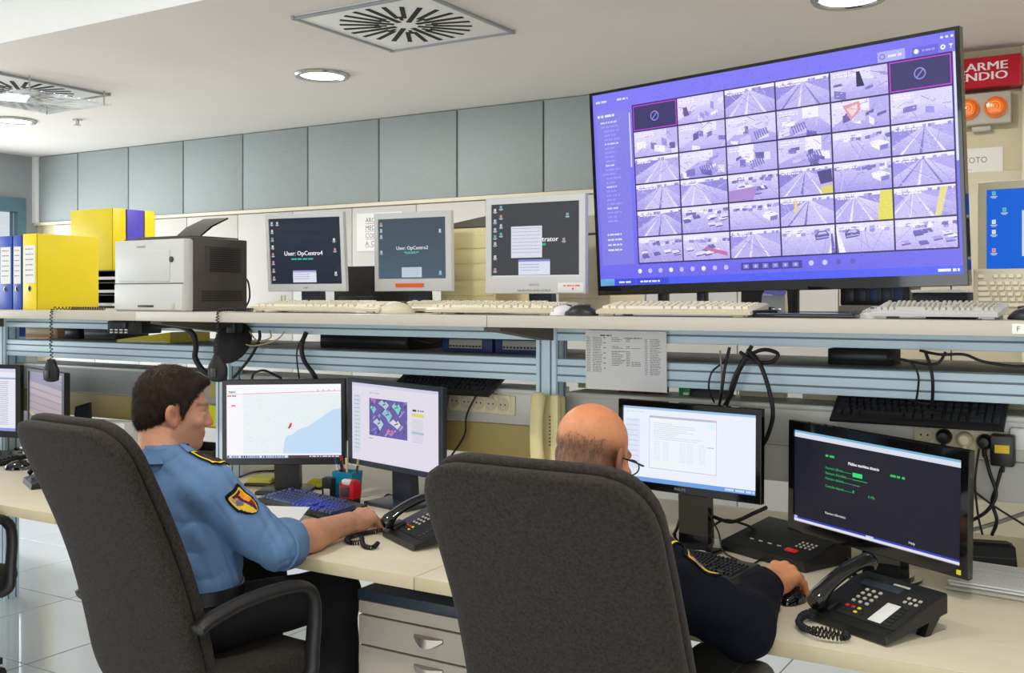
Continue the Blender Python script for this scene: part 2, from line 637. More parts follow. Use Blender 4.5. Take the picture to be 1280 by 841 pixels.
def vent(x, y, label):
    t = thing('ceiling_vent', label, 'air vent', (x, y, ZC), group='square swirl air vents')
    s = 0.325
    MB().box((0, 0, -0.004), (2 * s, 2 * s, 0.008), 0.002).build('face_plate', 'white_paint', t)
    fr = MB()
    for a in range(4):
        fr.box((0, s - 0.008, -0.008), (2 * s + 0.01, 0.016, 0.014), 0.003, mx=Matrix.Rotation(a * PI / 2, 4, 'Z'))
    fr.build('edge_frame', 'grey_metal', t)
    om = MB().box((0.19, 0, -0.0085), (0.16, 0.019, 0.003)).mesh('air_slot', False)
    im = MB().box((0.105, 0, -0.0085), (0.05, 0.014, 0.003)).mesh('air_slot', False)
    lm2 = MB().box((0.16, 0, -0.0085), (0.22, 0.021, 0.003)).mesh('air_slot', False)
    for k in range(24):
        o = link('air_slot', lm2 if k % 3 == 0 else om, 'slot_black', t)
        o.rotation_euler = (0, 0, k * PI / 12 + 0.06)
        if k % 3 == 1:
            o = link('air_slot', im, 'slot_black', t)
            o.rotation_euler = (0, 0, (k + 0.5) * PI / 12 + 0.06)
    return t


vent(-2.56, 3.39, 'square white air vent with radial slots in the ceiling above the wall panels')
vent(-5.16, 3.39, 'square air vent behind the clear deflector, at the left ceiling edge')
t = thing('air_deflector', 'clear hanging deflector sheet on thin rods below the left air vent', 'deflector', (-5.16, 3.39, ZC))
MB().box((0.12, 0.03, -0.075), (0.55, 0.5, 0.005), 0.001).build('clear_sheet', 'acrylic', t)
for sx, sy in ((1, 1), (1, -1), (-1, 1), (-1, -1)):
    MB().cyl((0.12 + sx * 0.25, 0.03 + sy * 0.22, -0.001), (0.12 + sx * 0.25, 0.03 + sy * 0.22, -0.085), 0.004, n=8).build('hanging_rod', 'chrome', t)
t = thing('fire_sprinkler', 'small chrome fire sprinkler in the ceiling beside the left downlight', 'sprinkler', (-5.72, 4.15, ZC))
MB().lathe([(0.03, 0), (0.03, -0.006), (0.012, -0.01), (0.01, -0.03), (0.022, -0.034), (0.022, -0.038), (0.001, -0.04)], 16).build('sprinkler_head', 'chrome', t)

# wall fittings to the right of the big screen
p = at(1277, 98, Y=5.04)
t = thing('alarm_sign', 'red illuminated fire alarm sign reading ALLARME INCENDIO on the back wall', 'sign', (p.x - 0.2, YB, 2.502))
MB().box((0, -0.05, 0), (0.4, 0.1, 0.135), 0.006).build('sign_housing', 'sign_red', t)
MB().box((0, -0.006, 0), (0.42, 0.012, 0.145), 0.003).build('back_plate', 'sign_dark', t)
sg = Pic(400, 165, (0.74, 0.09, 0.17))
sg.up()
sg.text('ALLARME', 352, 74, 66, (0.93, 0.9, 0.9), 'r', bold=1.6, sx=1.06)
sg.text('INCENDIO', 352, 130, 66, (0.93, 0.9, 0.9), 'r', bold=1.6, sx=1.06)
sg.build('lettering', 'print', 0.385, 0.128, t, T((0, -0.1012, 0)))
p = at(1262, 140, Y=5.05)
t = thing('beacon_panel', 'grey wall box with two amber alarm beacons under the red sign', 'alarm beacon', (p.x - 0.15, YB, 2.345))
MB().box((0, -0.035, 0), (0.31, 0.07, 0.142), 0.008).build('wall_box', 'grey_plastic', t)
for sx in (-0.02, 0.095):
    mx = T((sx, -0.07, 0.0), (R(90), 0, 0))
    MB().lathe([(0.048, 0), (0.048, 0.012), (0.043, 0.014), (0.042, 0.022), (0.034, 0.033), (0.0005, 0.037)], 28, mx).build('beacon', 'amber_lens', t)
    for r_ in (0.022, 0.01):
        pts = [(sx + r_ * math.cos(q / 12 * 2 * PI), -0.07 - 0.037 + (0.003 if r_ > 0.02 else 0), r_ * math.sin(q / 12 * 2 * PI)) for q in range(13)]
        MB().tube(pts, 0.0025, 6).build('lens_ring', 'amber_core', t)
MB().box((0.03, -0.02, -0.083), (0.08, 0.04, 0.03), 0.006).build('cable_gland', 'grey_plastic', t)
p = at(1253, 206, Y=5.09)
t = thing('wall_notice', 'white paper notice taped to the beige wall right of the big screen', 'notice', (p.x - 0.17, YB, p.z))
MB().box((0, -0.003, 0), (0.34, 0.004, 0.17)).build('paper_sheet', 'paper', t)
nt_ = Pic(340, 170, (0.9, 0.89, 0.86))
nt_.up()
nt_.text('ITE OXOTO', 180, 66, 40, (0.5, 0.5, 0.48), 'c', sx=0.9)
rr = random.Random(3)
for k in range(4):
    nt_.scribble(40, 95 + k * 15, rr.uniform(180, 310), 4, (0.7, 0.7, 0.68), rr)
nt_.build('notice_print', 'print', 0.335, 0.165, t, T((0, -0.0056, 0)))
x1 = at(1276, 150, Y=5.07).x
tag(MB().cyl((x1 + 0.02, 5.09, 1.0), (x1 + 0.02, 5.09, 2.615), 0.017, n=14).build('conduit_pipe', 'beige_trim'), 'beige vertical conduit pipe on the back wall right of the alarm beacons', 'pipe')
p = at(461, 290, Y=5.09)
t = thing('wall_notice', 'white sheet of contact lines on the wall behind the two left shelf monitors', 'notice', (p.x + 0.08, YB - 0.024, p.z))
MB().box((0, -0.002, 0), (0.36, 0.003, 0.24)).build('paper_sheet', 'paper', t)
nt_ = Pic(360, 240, (0.92, 0.91, 0.9))
nt_.up()
for k, s_ in enumerate(('ARCH', 'MED', 'COD.', 'A. CO')):
    nt_.text(s_, 70, 58 + k * 50, 44, (0.35, 0.36, 0.38), sx=0.9)
    nt_.line(70, 66 + k * 50, 330, 66 + k * 50, 3, (0.5, 0.5, 0.52))
nt_.build('notice_print', 'print', 0.355, 0.235, t, T((0, -0.0042, 0)))

# ------------------------------------------------------------ console: posts, rails, ducts, shelves, desks
POST = (-4.82, -3.27, -1.72, -0.17, 1.38)
YP = 3.1
cf = thing('console_rack', 'aluminium profile frame of posts and rails carrying the console shelf', 'frame', (0, 0, 0))


def post_mb():
    m = MB().box((0, 0, 0.70), (0.078, 0.078, 1.405), 0.003)
    return m


pm_ = post_mb().mesh('post')
gm_ = MB()
for s in (-0.02, 0.02):
    gm_.box((s, -0.0392, 0.7), (0.006, 0.002, 1.39)).box((0.0392, s, 0.7), (0.002, 0.006, 1.39)).box((-0.0392, s, 0.7), (0.002, 0.006, 1.39))
gm_ = gm_.mesh('groove', False)
for px in POST:
    o = link('post', pm_, 'aluminium', cf)
    o.location = (px, YP, 0)
    link('groove', gm_, 'groove', o)
for a, b in zip(POST[:-1], POST[1:]):
    for nm, z0, z1 in (('lower_rail', 1.212, 1.29), ('upper_rail', 1.352, 1.404)):
        o = MB().span((a + 0.04, YP - 0.03, z0), (b - 0.04, YP + 0.045, z1), 0.003).build(nm, 'aluminium', cf)
        g = MB()
        for q in ((0.3, 0.7) if nm == 'lower_rail' else (0.5,)):
            zz = z0 + (z1 - z0) * q
            g.span((a + 0.04, YP - 0.0312, zz - 0.003), (b - 0.04, YP - 0.029, zz + 0.003))
        g.build('groove', 'groove', o, smooth=False)
o = MB().span((-6.3, YP - 0.03, 1.212), (POST[0] - 0.04, YP + 0.045, 1.29), 0.003).build('lower_rail', 'aluminium', cf)
o = MB().span((-6.3, YP - 0.03, 1.352), (POST[0] - 0.04, YP + 0.045, 1.404), 0.003).build('upper_rail', 'aluminium', cf)
for a, b in zip(POST[:-1], POST[1:]):
    MB().span((a + 0.04, 3.058, 0.704), (b - 0.04, 3.62, 0.74), 0.002).build('rear_ledge', 'desk_laminate', cf)
for px in POST:     # cantilever brackets below the shelf
    MB().loft([[(px - 0.03, YP - 0.035, 1.352), (px + 0.03, YP - 0.035, 1.352), (px + 0.03, YP - 0.035, 1.405), (px - 0.03, YP - 0.035, 1.405)], [(px - 0.03, 2.72, 1.395), (px + 0.03, 2.72, 1.395), (px + 0.03, 2.72, 1.405), (px - 0.03, 2.72, 1.405)]]).build('bracket', 'shelf_bracket', cf)

ZS = 1.444      # console shelf top
SY0, SY1 = 2.65, 3.80
seams = (-6.4, -4.86, -3.303, -1.695, -0.14, 1.4)
lab = ('pale laminate console shelf at the far left, left of the yellow binders', 'pale laminate console shelf section carrying the binders and printer', 'pale laminate console shelf section under the left beige monitors', 'pale laminate console shelf section under the big screen', 'pale laminate console shelf section at the far right end')
for a, b, l in zip(seams[:-1], seams[1:], lab):
    t = thing('console_shelf', l, 'shelf', ((a + b) / 2, SY0, ZS), group='console shelf sections')
    MB().span((-(b - a) / 2 + 0.001, 0.003, -0.036), ((b - a) / 2 - 0.001, SY1 - SY0, 0), 0.002).build('shelf_top', 'shelf_laminate', t)
    MB().span((-(b - a) / 2 + 0.001, 0, -0.036), ((b - a) / 2 - 0.001, 0.003, -0.001), 0.001).build('edge_band', 'shelf_laminate', t)
lab = ('grey lower storage shelf behind the rail at the far left', 'grey lower storage shelf behind the rail between the two middle posts', 'grey lower storage shelf behind the rail under the big screen', 'grey lower storage shelf behind the rail at the right end')
for a, b, l in zip(POST[:-1], POST[1:], lab):
    tag(MB().span((a + 0.045, YP + 0.05, 1.268), (b - 0.045, 3.72, 1.288), 0.002).build('storage_shelf', 'grey_metal'), l, 'shelf', 'lower storage shelves')

YD = 3.12       # front of the cable ducts
lab = ('grey cable duct at left behind the officer in the blue shirt', 'grey cable duct with a row of five cream sockets', 'pale cable duct with sockets and black plugs at right', 'pale cable duct beyond the right post')
ducts = []
for i, (a, b, l) in enumerate(zip(POST[:-1], POST[1:], lab)):
    t = thing('cable_duct', l, 'cable duct', ((a + b) / 2, YD, 1.05), group='cable ducts')
    wd = b - a - 0.09
    MB().span((-wd / 2, 0, 0.0), (wd / 2, 0.2, 0.125), 0.004).build('duct_body', 'grey_metal' if i == 0 else 'duct', t)  # left duct gets a darker grey: its unlit look put into the colour
    MB().span((-wd / 2, -0.004, 0.108), (wd / 2, 0.0, 0.122), 0.001).build('duct_lip', 'duct', t)
    MB().span((-wd / 2, 0.012, -0.115), (wd / 2, 0.03, -0.004), 0.002).build('lower_panel', 'beige_metal' if i < 2 else 'white_panel', t)
    ducts.append(t)


def socket(duct, u, v, red=False, w=0.056, plug=None):
    p = at(u, v, Y=YD)
    x, z = p.x - duct.location.x, p.z - 1.05
    s = MB().box((x, -0.004, z), (w, 0.008, 0.07), 0.003).build('socket', 'socket_cream', duct)
    mx = T((x, -0.008, z), (R(90), 0, 0))
    MB().lathe([(0.0235, 0.0), (0.0235, 0.003), (0.02, 0.003), (0.019, 0.0008), (0.0005, 0.0008)], 24, mx).build('socket_ring', 'beige_plastic', s)
    MB().box((x - 0.009, -0.0088, z), (0.005, 0.002, 0.005)).box((x + 0.009, -0.0088, z), (0.005, 0.002, 0.005)).build('pin_hole', 'slot_black', s, smooth=False)
    if red:
        MB().box((x, -0.006, z + 0.045), (0.025, 0.006, 0.014), 0.002).build('red_tab', 'red_plastic', s)


for k in range(5):
    socket(ducts[1], 569.5 + 15.2 * k, 500.5 + 1.3 * k, red=(k == 3))
p = at(641, 507, Y=YD)
MB().box((p.x - ducts[1].location.x, -0.004, p.z - 1.05), (0.026, 0.008, 0.07), 0.003).build('blank_cover', 'socket_cream', ducts[1])
for u, v in ((1156, 543), (1180, 545.5), (1206, 549), (1231, 552), (1254, 555)):
    socket(ducts[2], u, v)
p = at(1276, 548, Y=YD)
tag(MB().box((p.x, YD - 0.012, p.z), (0.05, 0.02, 0.06), 0.004).build('wall_switch', 'light_plastic'), 'white switch plate at the right end of the socket duct', 'switch')

ZD = 0.74       # desk top
DY0, DY1 = 2.26, 3.056
dseams = (-6.4, -4.80, -3.235, -1.68, -0.13, 1.42)
lab = ('pale laminate desk at the far left outside the frame', 'pale laminate desk at left beyond the grey chair', 'pale laminate desk where the officer in the blue shirt works', 'pale laminate desk at right where the bald officer works', 'pale laminate desk at the right end')
for i, (a, b, l) in enumerate(zip(dseams[:-1], dseams[1:], lab)):
    t = thing('desk', l, 'desk', ((a + b) / 2, DY0, 0), group='desk sections')
    h2 = (b - a) / 2
    MB().span((-h2 + 0.0015, 0.003, ZD - 0.036), (h2 - 0.0015, DY1 - DY0, ZD), 0.002).build('desk_top', 'desk_laminate', t)
    MB().span((-h2 + 0.0015, 0, ZD - 0.036), (h2 - 0.0015, 0.003, ZD - 0.001), 0.001).build('edge_band', 'desk_edge', t)
    MB().span((-h2 + 0.06, 0.62, ZD - 0.075), (h2 - 0.06, 0.68, ZD - 0.037), 0.003).build('cross_rail', 'grey_metal', t)

# drawer pedestal
pl_, pr_ = -1.975, -1.50
t = thing('drawer_pedestal', 'beige drawer pedestal under the desk between the two chairs', 'drawer unit', ((pl_ + pr_) / 2, 2.38, 0))
hw = (pr_ - pl_) / 2
MB().span((-hw, 0.02, 0.06), (hw, 0.6, 0.605), 0.003).build('body', 'beige_metal', t)
MB().span((-hw - 0.002, 0.0, 0.605), (hw + 0.002, 0.6, 0.635), 0.003).build('top', 'dark_bluegrey', t)
for z0, z1, hz in ((0.565, 0.603, None), (0.475, 0.56, 0.525), (0.285, 0.47, 0.44), (0.07, 0.28, 0.24)):
    d = MB().span((-hw + 0.002, 0.0, z0), (hw - 0.002, 0.018, z1), 0.003).build('drawer', 'drawer_front', t)
    if hz:
        hx = 0.02
        m = MB()
        n = 12
        rings = []
        for k in range(n + 1):
            q = k / n
            xx = hx - 0.05 + 0.1 * q
            s = math.sin(PI * q)
            rings.append([(xx, -0.001, hz + 0.012), (xx, -0.004 - 0.018 * s, hz + 0.010), (xx, -0.005 - 0.02 * s, hz + 0.004 - 0.02 * s), (xx, -0.001, hz + 0.0 - 0.018 * s)])
        m.loft(rings).build('handle', 'metal_handle', d)

# ------------------------------------------------------------ monitors
def rand(k):
    return random.Random(k)


def icons(p, spots, rnd, s=22):
    for x, y in spots:
        c = rnd.choice(((0.9, 0.92, 0.95), (0.75, 0.85, 0.9), (0.4, 0.75, 0.75), (0.85, 0.6, 0.6)))
        p.rect(x, y, x + s, y + s * 1.1, c)
        p.rect(x + s * 0.3, y + s * 0.25, x + s * 0.75, y + s * 0.7, (0.35, 0.4, 0.5))
        p.rect(x - s * 0.4, y + s * 1.35, x + s * 1.4, y + s * 1.55, (0.85, 0.87, 0.9))
        p.rect(x - s * 0.1, y + s * 1.7, x + s * 1.1, y + s * 1.9, (0.75, 0.77, 0.8))


def monitor(label, cx, cy, z0, zc, yaw, w, h, pic, bz=(0.016, 0.016, 0.016, 0.022), body='black_plastic', tilt=0.0,
            depth=0.05, base=(0.24, 0.2), basemat=None, brand=None, brandcol=(0.6, 0.6, 0.6), led=None, group=None, bside=0, oval=False, neckw=0.09, roll=0.0):
    """z0 = what it stands on; zc = height of the middle of its face; yaw 0 faces the room (-Y)"""
    t = thing('computer_monitor', label, 'monitor', (cx, cy, z0), R(yaw), group)
    zz = zc - z0
    mx = T((0, 0, zz), (R(-tilt), R(-roll), 0))
    bl, br, bt, bb = bz
    f = MB().frame(w, h, bl, br, bt, bb, 0.022, mx).build('bezel', body, t)
    bs = MB()
    rings = []
    for y, k in ((0.012, 0.985), (depth * 0.55, 0.97), (depth * 0.75, 0.8), (depth, 0.62), (depth * 1.05, 0.5)):
        a, b = w / 2 * k, h / 2 * k
        rings.append([(-a, y, -b), (a, y, -b), (a, y, b), (-a, y, b)])
    bs.loft(rings, mx)
    bs.build('back_shell', body, t)
    sw, sh = w - bl - br, h - bt - bb
    pic.build('screen', 'screen', sw, sh, t, mx @ T(((bl - br) / 2, 0.006, (bb - bt) / 2)))
    if brand:
        b = Pic(400, 60, (0, 0, 0))
        b.v, b.f, b.c = [], [], []
        b.text(brand, 200, 45, 48, brandcol, 'c')
        b.build('brand_lettering', 'print', 0.1, 0.015, t, mx @ T((bside, -0.0006, -h / 2 + bb / 2 + 0.001)))
    if led:
        MB().box((w / 2 - br * 0.6 - 0.01, -0.0006, -h / 2 + bb / 2), (0.012, 0.002, 0.012), mx=mx).build('power_light', led, f, smooth=False)
    bm_ = basemat or body
    low = zz - h / 2 * 0.4
    MB().loft([[(-neckw / 2, depth * 0.9, 0.012), (neckw / 2, depth * 0.9, 0.012), (neckw / 2, depth + 0.035, 0.012), (-neckw / 2, depth + 0.035, 0.012)],
               [(-neckw / 2, depth * 0.8, low), (neckw / 2, depth * 0.8, low), (neckw / 2, depth + 0.02, low), (-neckw / 2, depth + 0.02, low)]]).build('neck', bm_, t)
    b = MB()
    bw, bd = base
    yc = depth + 0.0
    if oval:
        pts = [(bw / 2 * math.cos(2 * PI * k / 32), yc + bd / 2 * math.sin(2 * PI * k / 32)) for k in range(32)]
        b.prism(pts, 0.0005, 0.008)
        b.prism([(x * 0.8, yc + (y - yc) * 0.8) for x, y in pts], 0.008, 0.015)
    else:
        b.box((0, yc, 0.0075), (bw, bd, 0.014), 0.005)
    b.build('base', bm_, t)
    return t


BEIGE = (0.016, 0.016, 0.018, 0.030)
r = rand(1)
p = Pic(1280, 1024, (0.16, 0.19, 0.24))
for k in range(12):
    p.rect(0, k * 85, 1280, k * 85 + 86, (0.20 - 0.006 * k, 0.23 - 0.007 * k, 0.28 - 0.006 * k))
p.up()
icons(p, [(30, 50 + 122 * k) for k in range(8)] + [(130, 50), (1140, 330), (1150, 480), (1150, 840)], r, 34)
p.text('User: OpCentro4', 600, 580, 96, (0.97, 0.97, 0.98), 'c', bold=2)
p.scribble(380, 625, 780, 24, (0.2, 0.72, 0.68), r)
p.rect(400, 815, 820, 1000, (0.86, 0.86, 0.93))
p.up()
p.rect(400, 815, 820, 845, (0.62, 0.62, 0.85))
for k in range(3):
    p.scribble(415, 870 + k * 34, 700, 9, (0.6, 0.6, 0.68), r)
monitor('light grey square monitor showing User: OpCentro4, first on the shelf from the printer', -2.82, 3.07, ZS, 1.676, 7.3, 0.37, 0.31, p, BEIGE, 'silver_bezel', -4,
        brand='acer', brandcol=(0.3, 0.3, 0.32), basemat='dark_bluegrey')
p = Pic(1280, 1024, (0.28, 0.33, 0.38))
for k in range(12):
    p.rect(0, k * 85, 1280, k * 85 + 86, (0.27 + 0.004 * k, 0.31 + 0.008 * k, 0.36 + 0.009 * k))
p.up()
icons(p, [(30, 60 + 105 * k) for k in range(3)] + [(30, 540), (1150, 200), (1150, 900)], r, 34)
p.text('User: OpCentro2', 640, 530, 84, (0.92, 0.94, 0.95), 'c', bold=1)
p.scribble(490, 565, 780, 20, (0.3, 0.72, 0.66), r)
p.scribble(520, 592, 720, 10, (0.6, 0.66, 0.7), r)
p.rect(440, 830, 820, 1000, (0.74, 0.8, 0.84))
p.up()
for k in range(4):
    p.scribble(460, 850 + k * 34, 780, 8, (0.6, 0.68, 0.72), r)
t = monitor('light grey square monitor showing User: OpCentro2 with an orange strip below', -2.467, 3.304, ZS, 1.68, 2.1, 0.37, 0.315, p, (0.02, 0.026, 0.024, 0.05), 'silver_bezel', -1.2, basemat='dark_bluegrey')
tp = MB().box((-0.012, -0.0012, -0.134), (0.136, 0.002, 0.015), mx=T((0, 0, 0.236), (R(1.2), 0, 0))).build('orange_strip', 'orange_tape', t, smooth=False)
p = Pic(1280, 1024, (0.24, 0.245, 0.26))
p.up()
icons(p, [(30, 60), (30, 210), (30, 330), (30, 430), (30, 530), (120, 20), (120, 150), (120, 280), (120, 400), (30, 720), (30, 900), (1090, 160), (1040, 500)], r, 34)
p.rect(290, 320, 745, 760, (0.85, 0.85, 0.9))
p.text('trator', 745, 540, 96, (0.97, 0.97, 0.97), 'l', bold=2)
p.rect(745, 565, 800, 595, (0.2, 0.7, 0.5))
p.rect(400, 785, 860, 1000, (0.85, 0.86, 0.93))
p.rect(0, 1005, 1280, 1024, (0.85, 0.86, 0.86))
p.up()
p.rect(400, 785, 860, 815, (0.5, 0.52, 0.8))
for k in range(8):
    p.scribble(310, 345 + k * 48, 720, 9, (0.66, 0.66, 0.72), r)
for k in range(3):
    p.scribble(420, 850 + k * 40, 700, 9, (0.6, 0.6, 0.68), r)
t = monitor('light grey monitor nearest the big screen, showing two white windows over icons', -1.80, 3.12, ZS, 1.682, 0.5, 0.40, 0.342, p, (0.024, 0.024, 0.024, 0.06), 'silver_bezel', 0, brand='SANYO', brandcol=(0.5, 0.5, 0.52), basemat='dark_bluegrey')
mx3 = T((0, 0, 0.238))
m = MB()
for k in range(9):
    m.box((-0.06 + 0.015 * k, -0.002, -0.158), (0.011, 0.004, 0.006), 0.001, mx=mx3)
m.build('button_row', 'grey_plastic', t)
MB().box((0.145, -0.0015, -0.15), (0.10, 0.002, 0.034), 0.001, mx=mx3).build('paper_label', 'paper', t)
lb = Pic(100, 34, (0.9, 0.9, 0.86))
lb.v, lb.f, lb.c = [], [], []
lb.scribble(22, 8, 88, 5, (0.9, 0.45, 0.35), r)
lb.poly([(54, 18), (64, 18), (59, 28)], (0.9, 0.4, 0.3))
lb.build('label_print', 'print', 0.1, 0.034, t, mx3 @ T((0.145, -0.0029, -0.15)))
p = Pic(1280, 1024, (0.08, 0.38, 0.83))
p.up()
icons(p, [(60, 20), (180, 220), (60, 360), (60, 480), (60, 700)], r, 44)
p.rect(0, 985, 1280, 1024, (0.16, 0.4, 0.86))
p.rect(0, 985, 150, 1024, (0.25, 0.66, 0.35))
p.rect(400, 260, 1100, 800, (0.2, 0.22, 0.26))
p.up()
for a in ((400, 260, 1100, 290), (400, 770, 1100, 800), (400, 260, 425, 800)):
    p.rect(*a, (0.82, 0.84, 0.88))
q = at(1222.5, 300, D=3.27)
monitor('beige square monitor with a bright blue desktop at the right end of the shelf', q.x + 0.187, q.y - 0.03, ZS, 1.70, -8, 0.38, 0.325, p, (0.026, 0.026, 0.026, 0.03), 'beige_plastic', 0, basemat='beige_plastic')
# ------------------------------------------------------------ the big screen
tv = thing('large_screen', 'large black video wall screen showing rows of purple camera feeds', 'screen', (-1.013, 3.129, ZS), R(-9.4))
TW, TH = 1.24, 0.7045
TVC = 1.869 - ZS
TMX = T((0, 0, TVC), (R(2.7), R(-1.2), 0))
MB().frame(TW, TH, 0.0125, 0.0125, 0.010, 0.033, 0.03, TMX).build('bezel', 'black_gloss', tv)
rings = []
for y, k in ((0.02, 0.985), (0.045, 0.97), (0.06, 0.7), (0.09, 0.6), (0.095, 0.4)):
    rings.append([(-TW / 2 * k, y, -TH / 2 * k), (TW / 2 * k, y, -TH / 2 * k), (TW / 2 * k, y, TH / 2 * k), (-TW / 2 * k, y, TH / 2 * k)])
MB().loft(rings, TMX).build('back_shell', 'black_plastic', tv)
MB().box((0.0, 0.10, 0.2), (0.18, 0.06, 0.4), 0.01).build('neck', 'black_plastic', tv)
MB().box((0.0, 0.10, 0.006), (0.62, 0.26, 0.012), 0.005).build('base', 'black_gloss', tv)
for sx in (-0.37, -0.22):
    MB().box((sx, 0.06, 0.05), (0.03, 0.03, 0.1), 0.003).build('support_foot', 'black_plastic', tv)


def pur(l, tint=0.0):
    l = max(0.0, min(1.0, 0.22 + 0.78 * l))
    a, b = (0.17, 0.15, 0.42), (0.95, 0.93, 1.0)
    m_ = (0.60, 0.56, 0.88)
    if l < 0.55:
        k = l / 0.55
        return tuple(a[i] + (m_[i] - a[i]) * k for i in range(3))
    k = (l - 0.55) / 0.45
    return tuple(m_[i] + (b[i] - m_[i]) * k for i in range(3))


def feed(p, x0, y0, x1, y1, kind, seed):
    rn = random.Random(seed)
    W_, H_ = x1 - x0, y1 - y0
    P_ = lambda a, b: (x0 + a * W_, y0 + b * H_)
    p.clip = (x0, y0, x1, y1)
    def q(pts, l):
        p.lay += 0.04
        p.poly([P_(a, b) for a, b in pts], pur(l))
    if kind == 'off':
        p.rect(x0, y0, x1, y1, (0.78, 0.2, 0.86))
        p.up()
        p.rect(x0 + 3, y0 + 3, x1 - 3, y1 - 3, (0.20, 0.17, 0.40))
        p.up()
        cx, cy = (x0 + x1) / 2, (y0 + y1) / 2
        p.ring(cx, cy, 17, 3.5, (0.56, 0.54, 0.86))
        p.line(cx - 10, cy + 11, cx + 10, cy - 11, 3.5, (0.56, 0.54, 0.86))
        p.clip = None
        return
    base = rn.uniform(0.55, 0.72)
    for k in range(8):      # ground, brighter far away
        q([(0, k / 8), (1, k / 8), (1, (k + 1) / 8 + .01), (0, (k + 1) / 8 + .01)], base + 0.22 - 0.04 * k + rn.uniform(-.02, .02))
    if kind == 'room':
        vx, vy = rn.uniform(0.35, 0.65), rn.uniform(0.2, 0.4)
        q([(0, 0), (vx - 0.12, 0), (vx - 0.12, vy + 0.15), (0, 0.85)], rn.uniform(0.72, 0.92))
        q([(1, 0), (vx + 0.18, 0), (vx + 0.18, vy + 0.15), (1, 0.75)], rn.uniform(0.55, 0.85))
        q([(vx - 0.12, 0), (vx + 0.18, 0), (vx + 0.18, vy + 0.15), (vx - 0.12, vy + 0.15)], rn.uniform(0.8, 1))
        for k in range(7):
            a, b = rn.uniform(0, 0.9), rn.uniform(0.2, 0.85)
            ww, hh = rn.uniform(0.06, 0.25), rn.uniform(0.08, 0.3)
            s = rn.uniform(-0.12, 0.12)
            q([(a, b), (a + ww, b + s), (a + ww, b + hh + s), (a, b + hh)], rn.choice((0.1, 0.25, 0.45, 0.75, 0.9, 1.0)))
        for k in range(10):
            a, b = rn.uniform(0, 1), rn.uniform(0, 1)
            p.lay += 0.04
            p.line(*P_(a, b), *P_(a + rn.uniform(-.2, .2), b + rn.uniform(-.25, .25)), 1.6, pur(rn.choice((0.25, 0.4, 0.9))))
        a = rn.uniform(0.1, 0.6)
        for k in range(6 if rn.random() < 0.4 else 0):
            q([(a + k * 0.045, 0.6 - k * 0.02), (a + k * 0.045 + 0.03, 0.6 - k * 0.02), (a + k * 0.045 + 0.08, 0.9 - k * 0.03), (a + k * 0.045 + 0.05, 0.9 - k * 0.03)], 0.25)
    elif kind == 'road':
        vx = rn.uniform(0.3, 0.75)
        q([(0, 0), (1, 0), (1, 0.13), (0, 0.17)], 0.98)
        q([(0, 0.16), (vx - 0.04, 0.14), (-0.1, 0.8)], rn.uniform(0.3, 0.5))
        q([(1, 0.12), (vx + 0.05, 0.14), (1, 0.6)], rn.uniform(0.35, 0.6))
        q([(vx - 0.04, 0.15), (vx + 0.03, 0.15), (vx + 0.35, 1), (vx - 0.45, 1)], rn.uniform(0.6, 0.75))
        for s in (-0.42, -0.1, 0.28):
            q([(vx + s * 0.05, 0.16), (vx + s * 0.05 + 0.008, 0.16), (vx + s + 0.05, 1), (vx + s, 1)], rn.choice((0.95, 0.25, 0.9)))
        for k in range(9):
            a = rn.uniform(0, 1)
            q([(a, 0.06), (a + 0.06, 0.06), (a + 0.05, 0.17), (a, 0.17)], rn.uniform(0.3, 0.6))
        for k in range(5):
            p.lay += 0.04
            p.line(*P_(rn.uniform(0, 1), rn.uniform(0.1, .3)), *P_(rn.uniform(0, 1), 0.9), 1.5, pur(rn.choice((0.42, 0.75))))
    elif kind in ('lot', 'cars', 'truck'):
        q([(0, 0), (1, 0), (1, 0.1), (0, 0.2)], 0.9)
        for k in range(16):
            a = rn.uniform(0, 1)
            b = 0.12 + rn.uniform(0, 0.14)
            q([(a, b), (a + 0.09, b - 0.02), (a + 0.08, b + 0.1), (a, b + 0.1)], rn.choice((0.2, 0.4, 0.55, 1.0)))
        for k in range(7):
            a = rn.uniform(-0.2, 1)
            p.lay += 0.04
            p.line(*P_(a, 0.3), *P_(a + rn.uniform(-.4, .5), 1), 1.6, pur(rn.choice((0.45, 0.55, 0.8))))
        if kind == 'lot':
            for k in range(9):
                a, b = rn.uniform(0, 0.85), rn.uniform(0.3, 0.75)
                q([(a, b), (a + 0.14, b - 0.03), (a + 0.18, b + 0.08), (a + 0.03, b + 0.13)], rn.choice((0.15, 0.9, 1, 0.5)))
                q([(a + .03, b + .1), (a + 0.18, b + 0.07), (a + 0.18, b + 0.11), (a + 0.03, b + 0.15)], 0.1)
        if kind == 'truck':
            q([(0.66, 0.45), (0.8, 0.38), (0.98, 0.5), (0.96, 0.72), (0.82, 0.76), (0.68, 0.6)], 1.0)
            q([(0.82, 0.6), (0.97, 0.55), (0.96, 0.72), (0.82, 0.76)], 0.3)
        if kind == 'cars':
            cx = rn.choice((0.28, 0.76))
            q([(cx - 0.13, 0.34), (cx - 0.06, 0.2), (cx + 0.08, 0.18), (cx + 0.14, 0.32), (cx + 0.13, 0.46), (cx - 0.11, 0.52)], 0.08)
            q([(cx - 0.05, 0.24), (cx + 0.07, 0.22), (cx + 0.1, 0.3), (cx - 0.08, 0.33)], 0.7)
            q([(cx - 0.1, 0.42), (cx + 0.12, 0.38), (cx + 0.12, 0.42), (cx - 0.1, 0.46)], 0.6)
            e = 0.02 if cx < 0.5 else 0.98
            q([(e - 0.05, 0.1), (e, 0.1), (e + (0.14 if cx < 0.5 else -0.1), 1), (e - 0.02, 1)], 1.0)
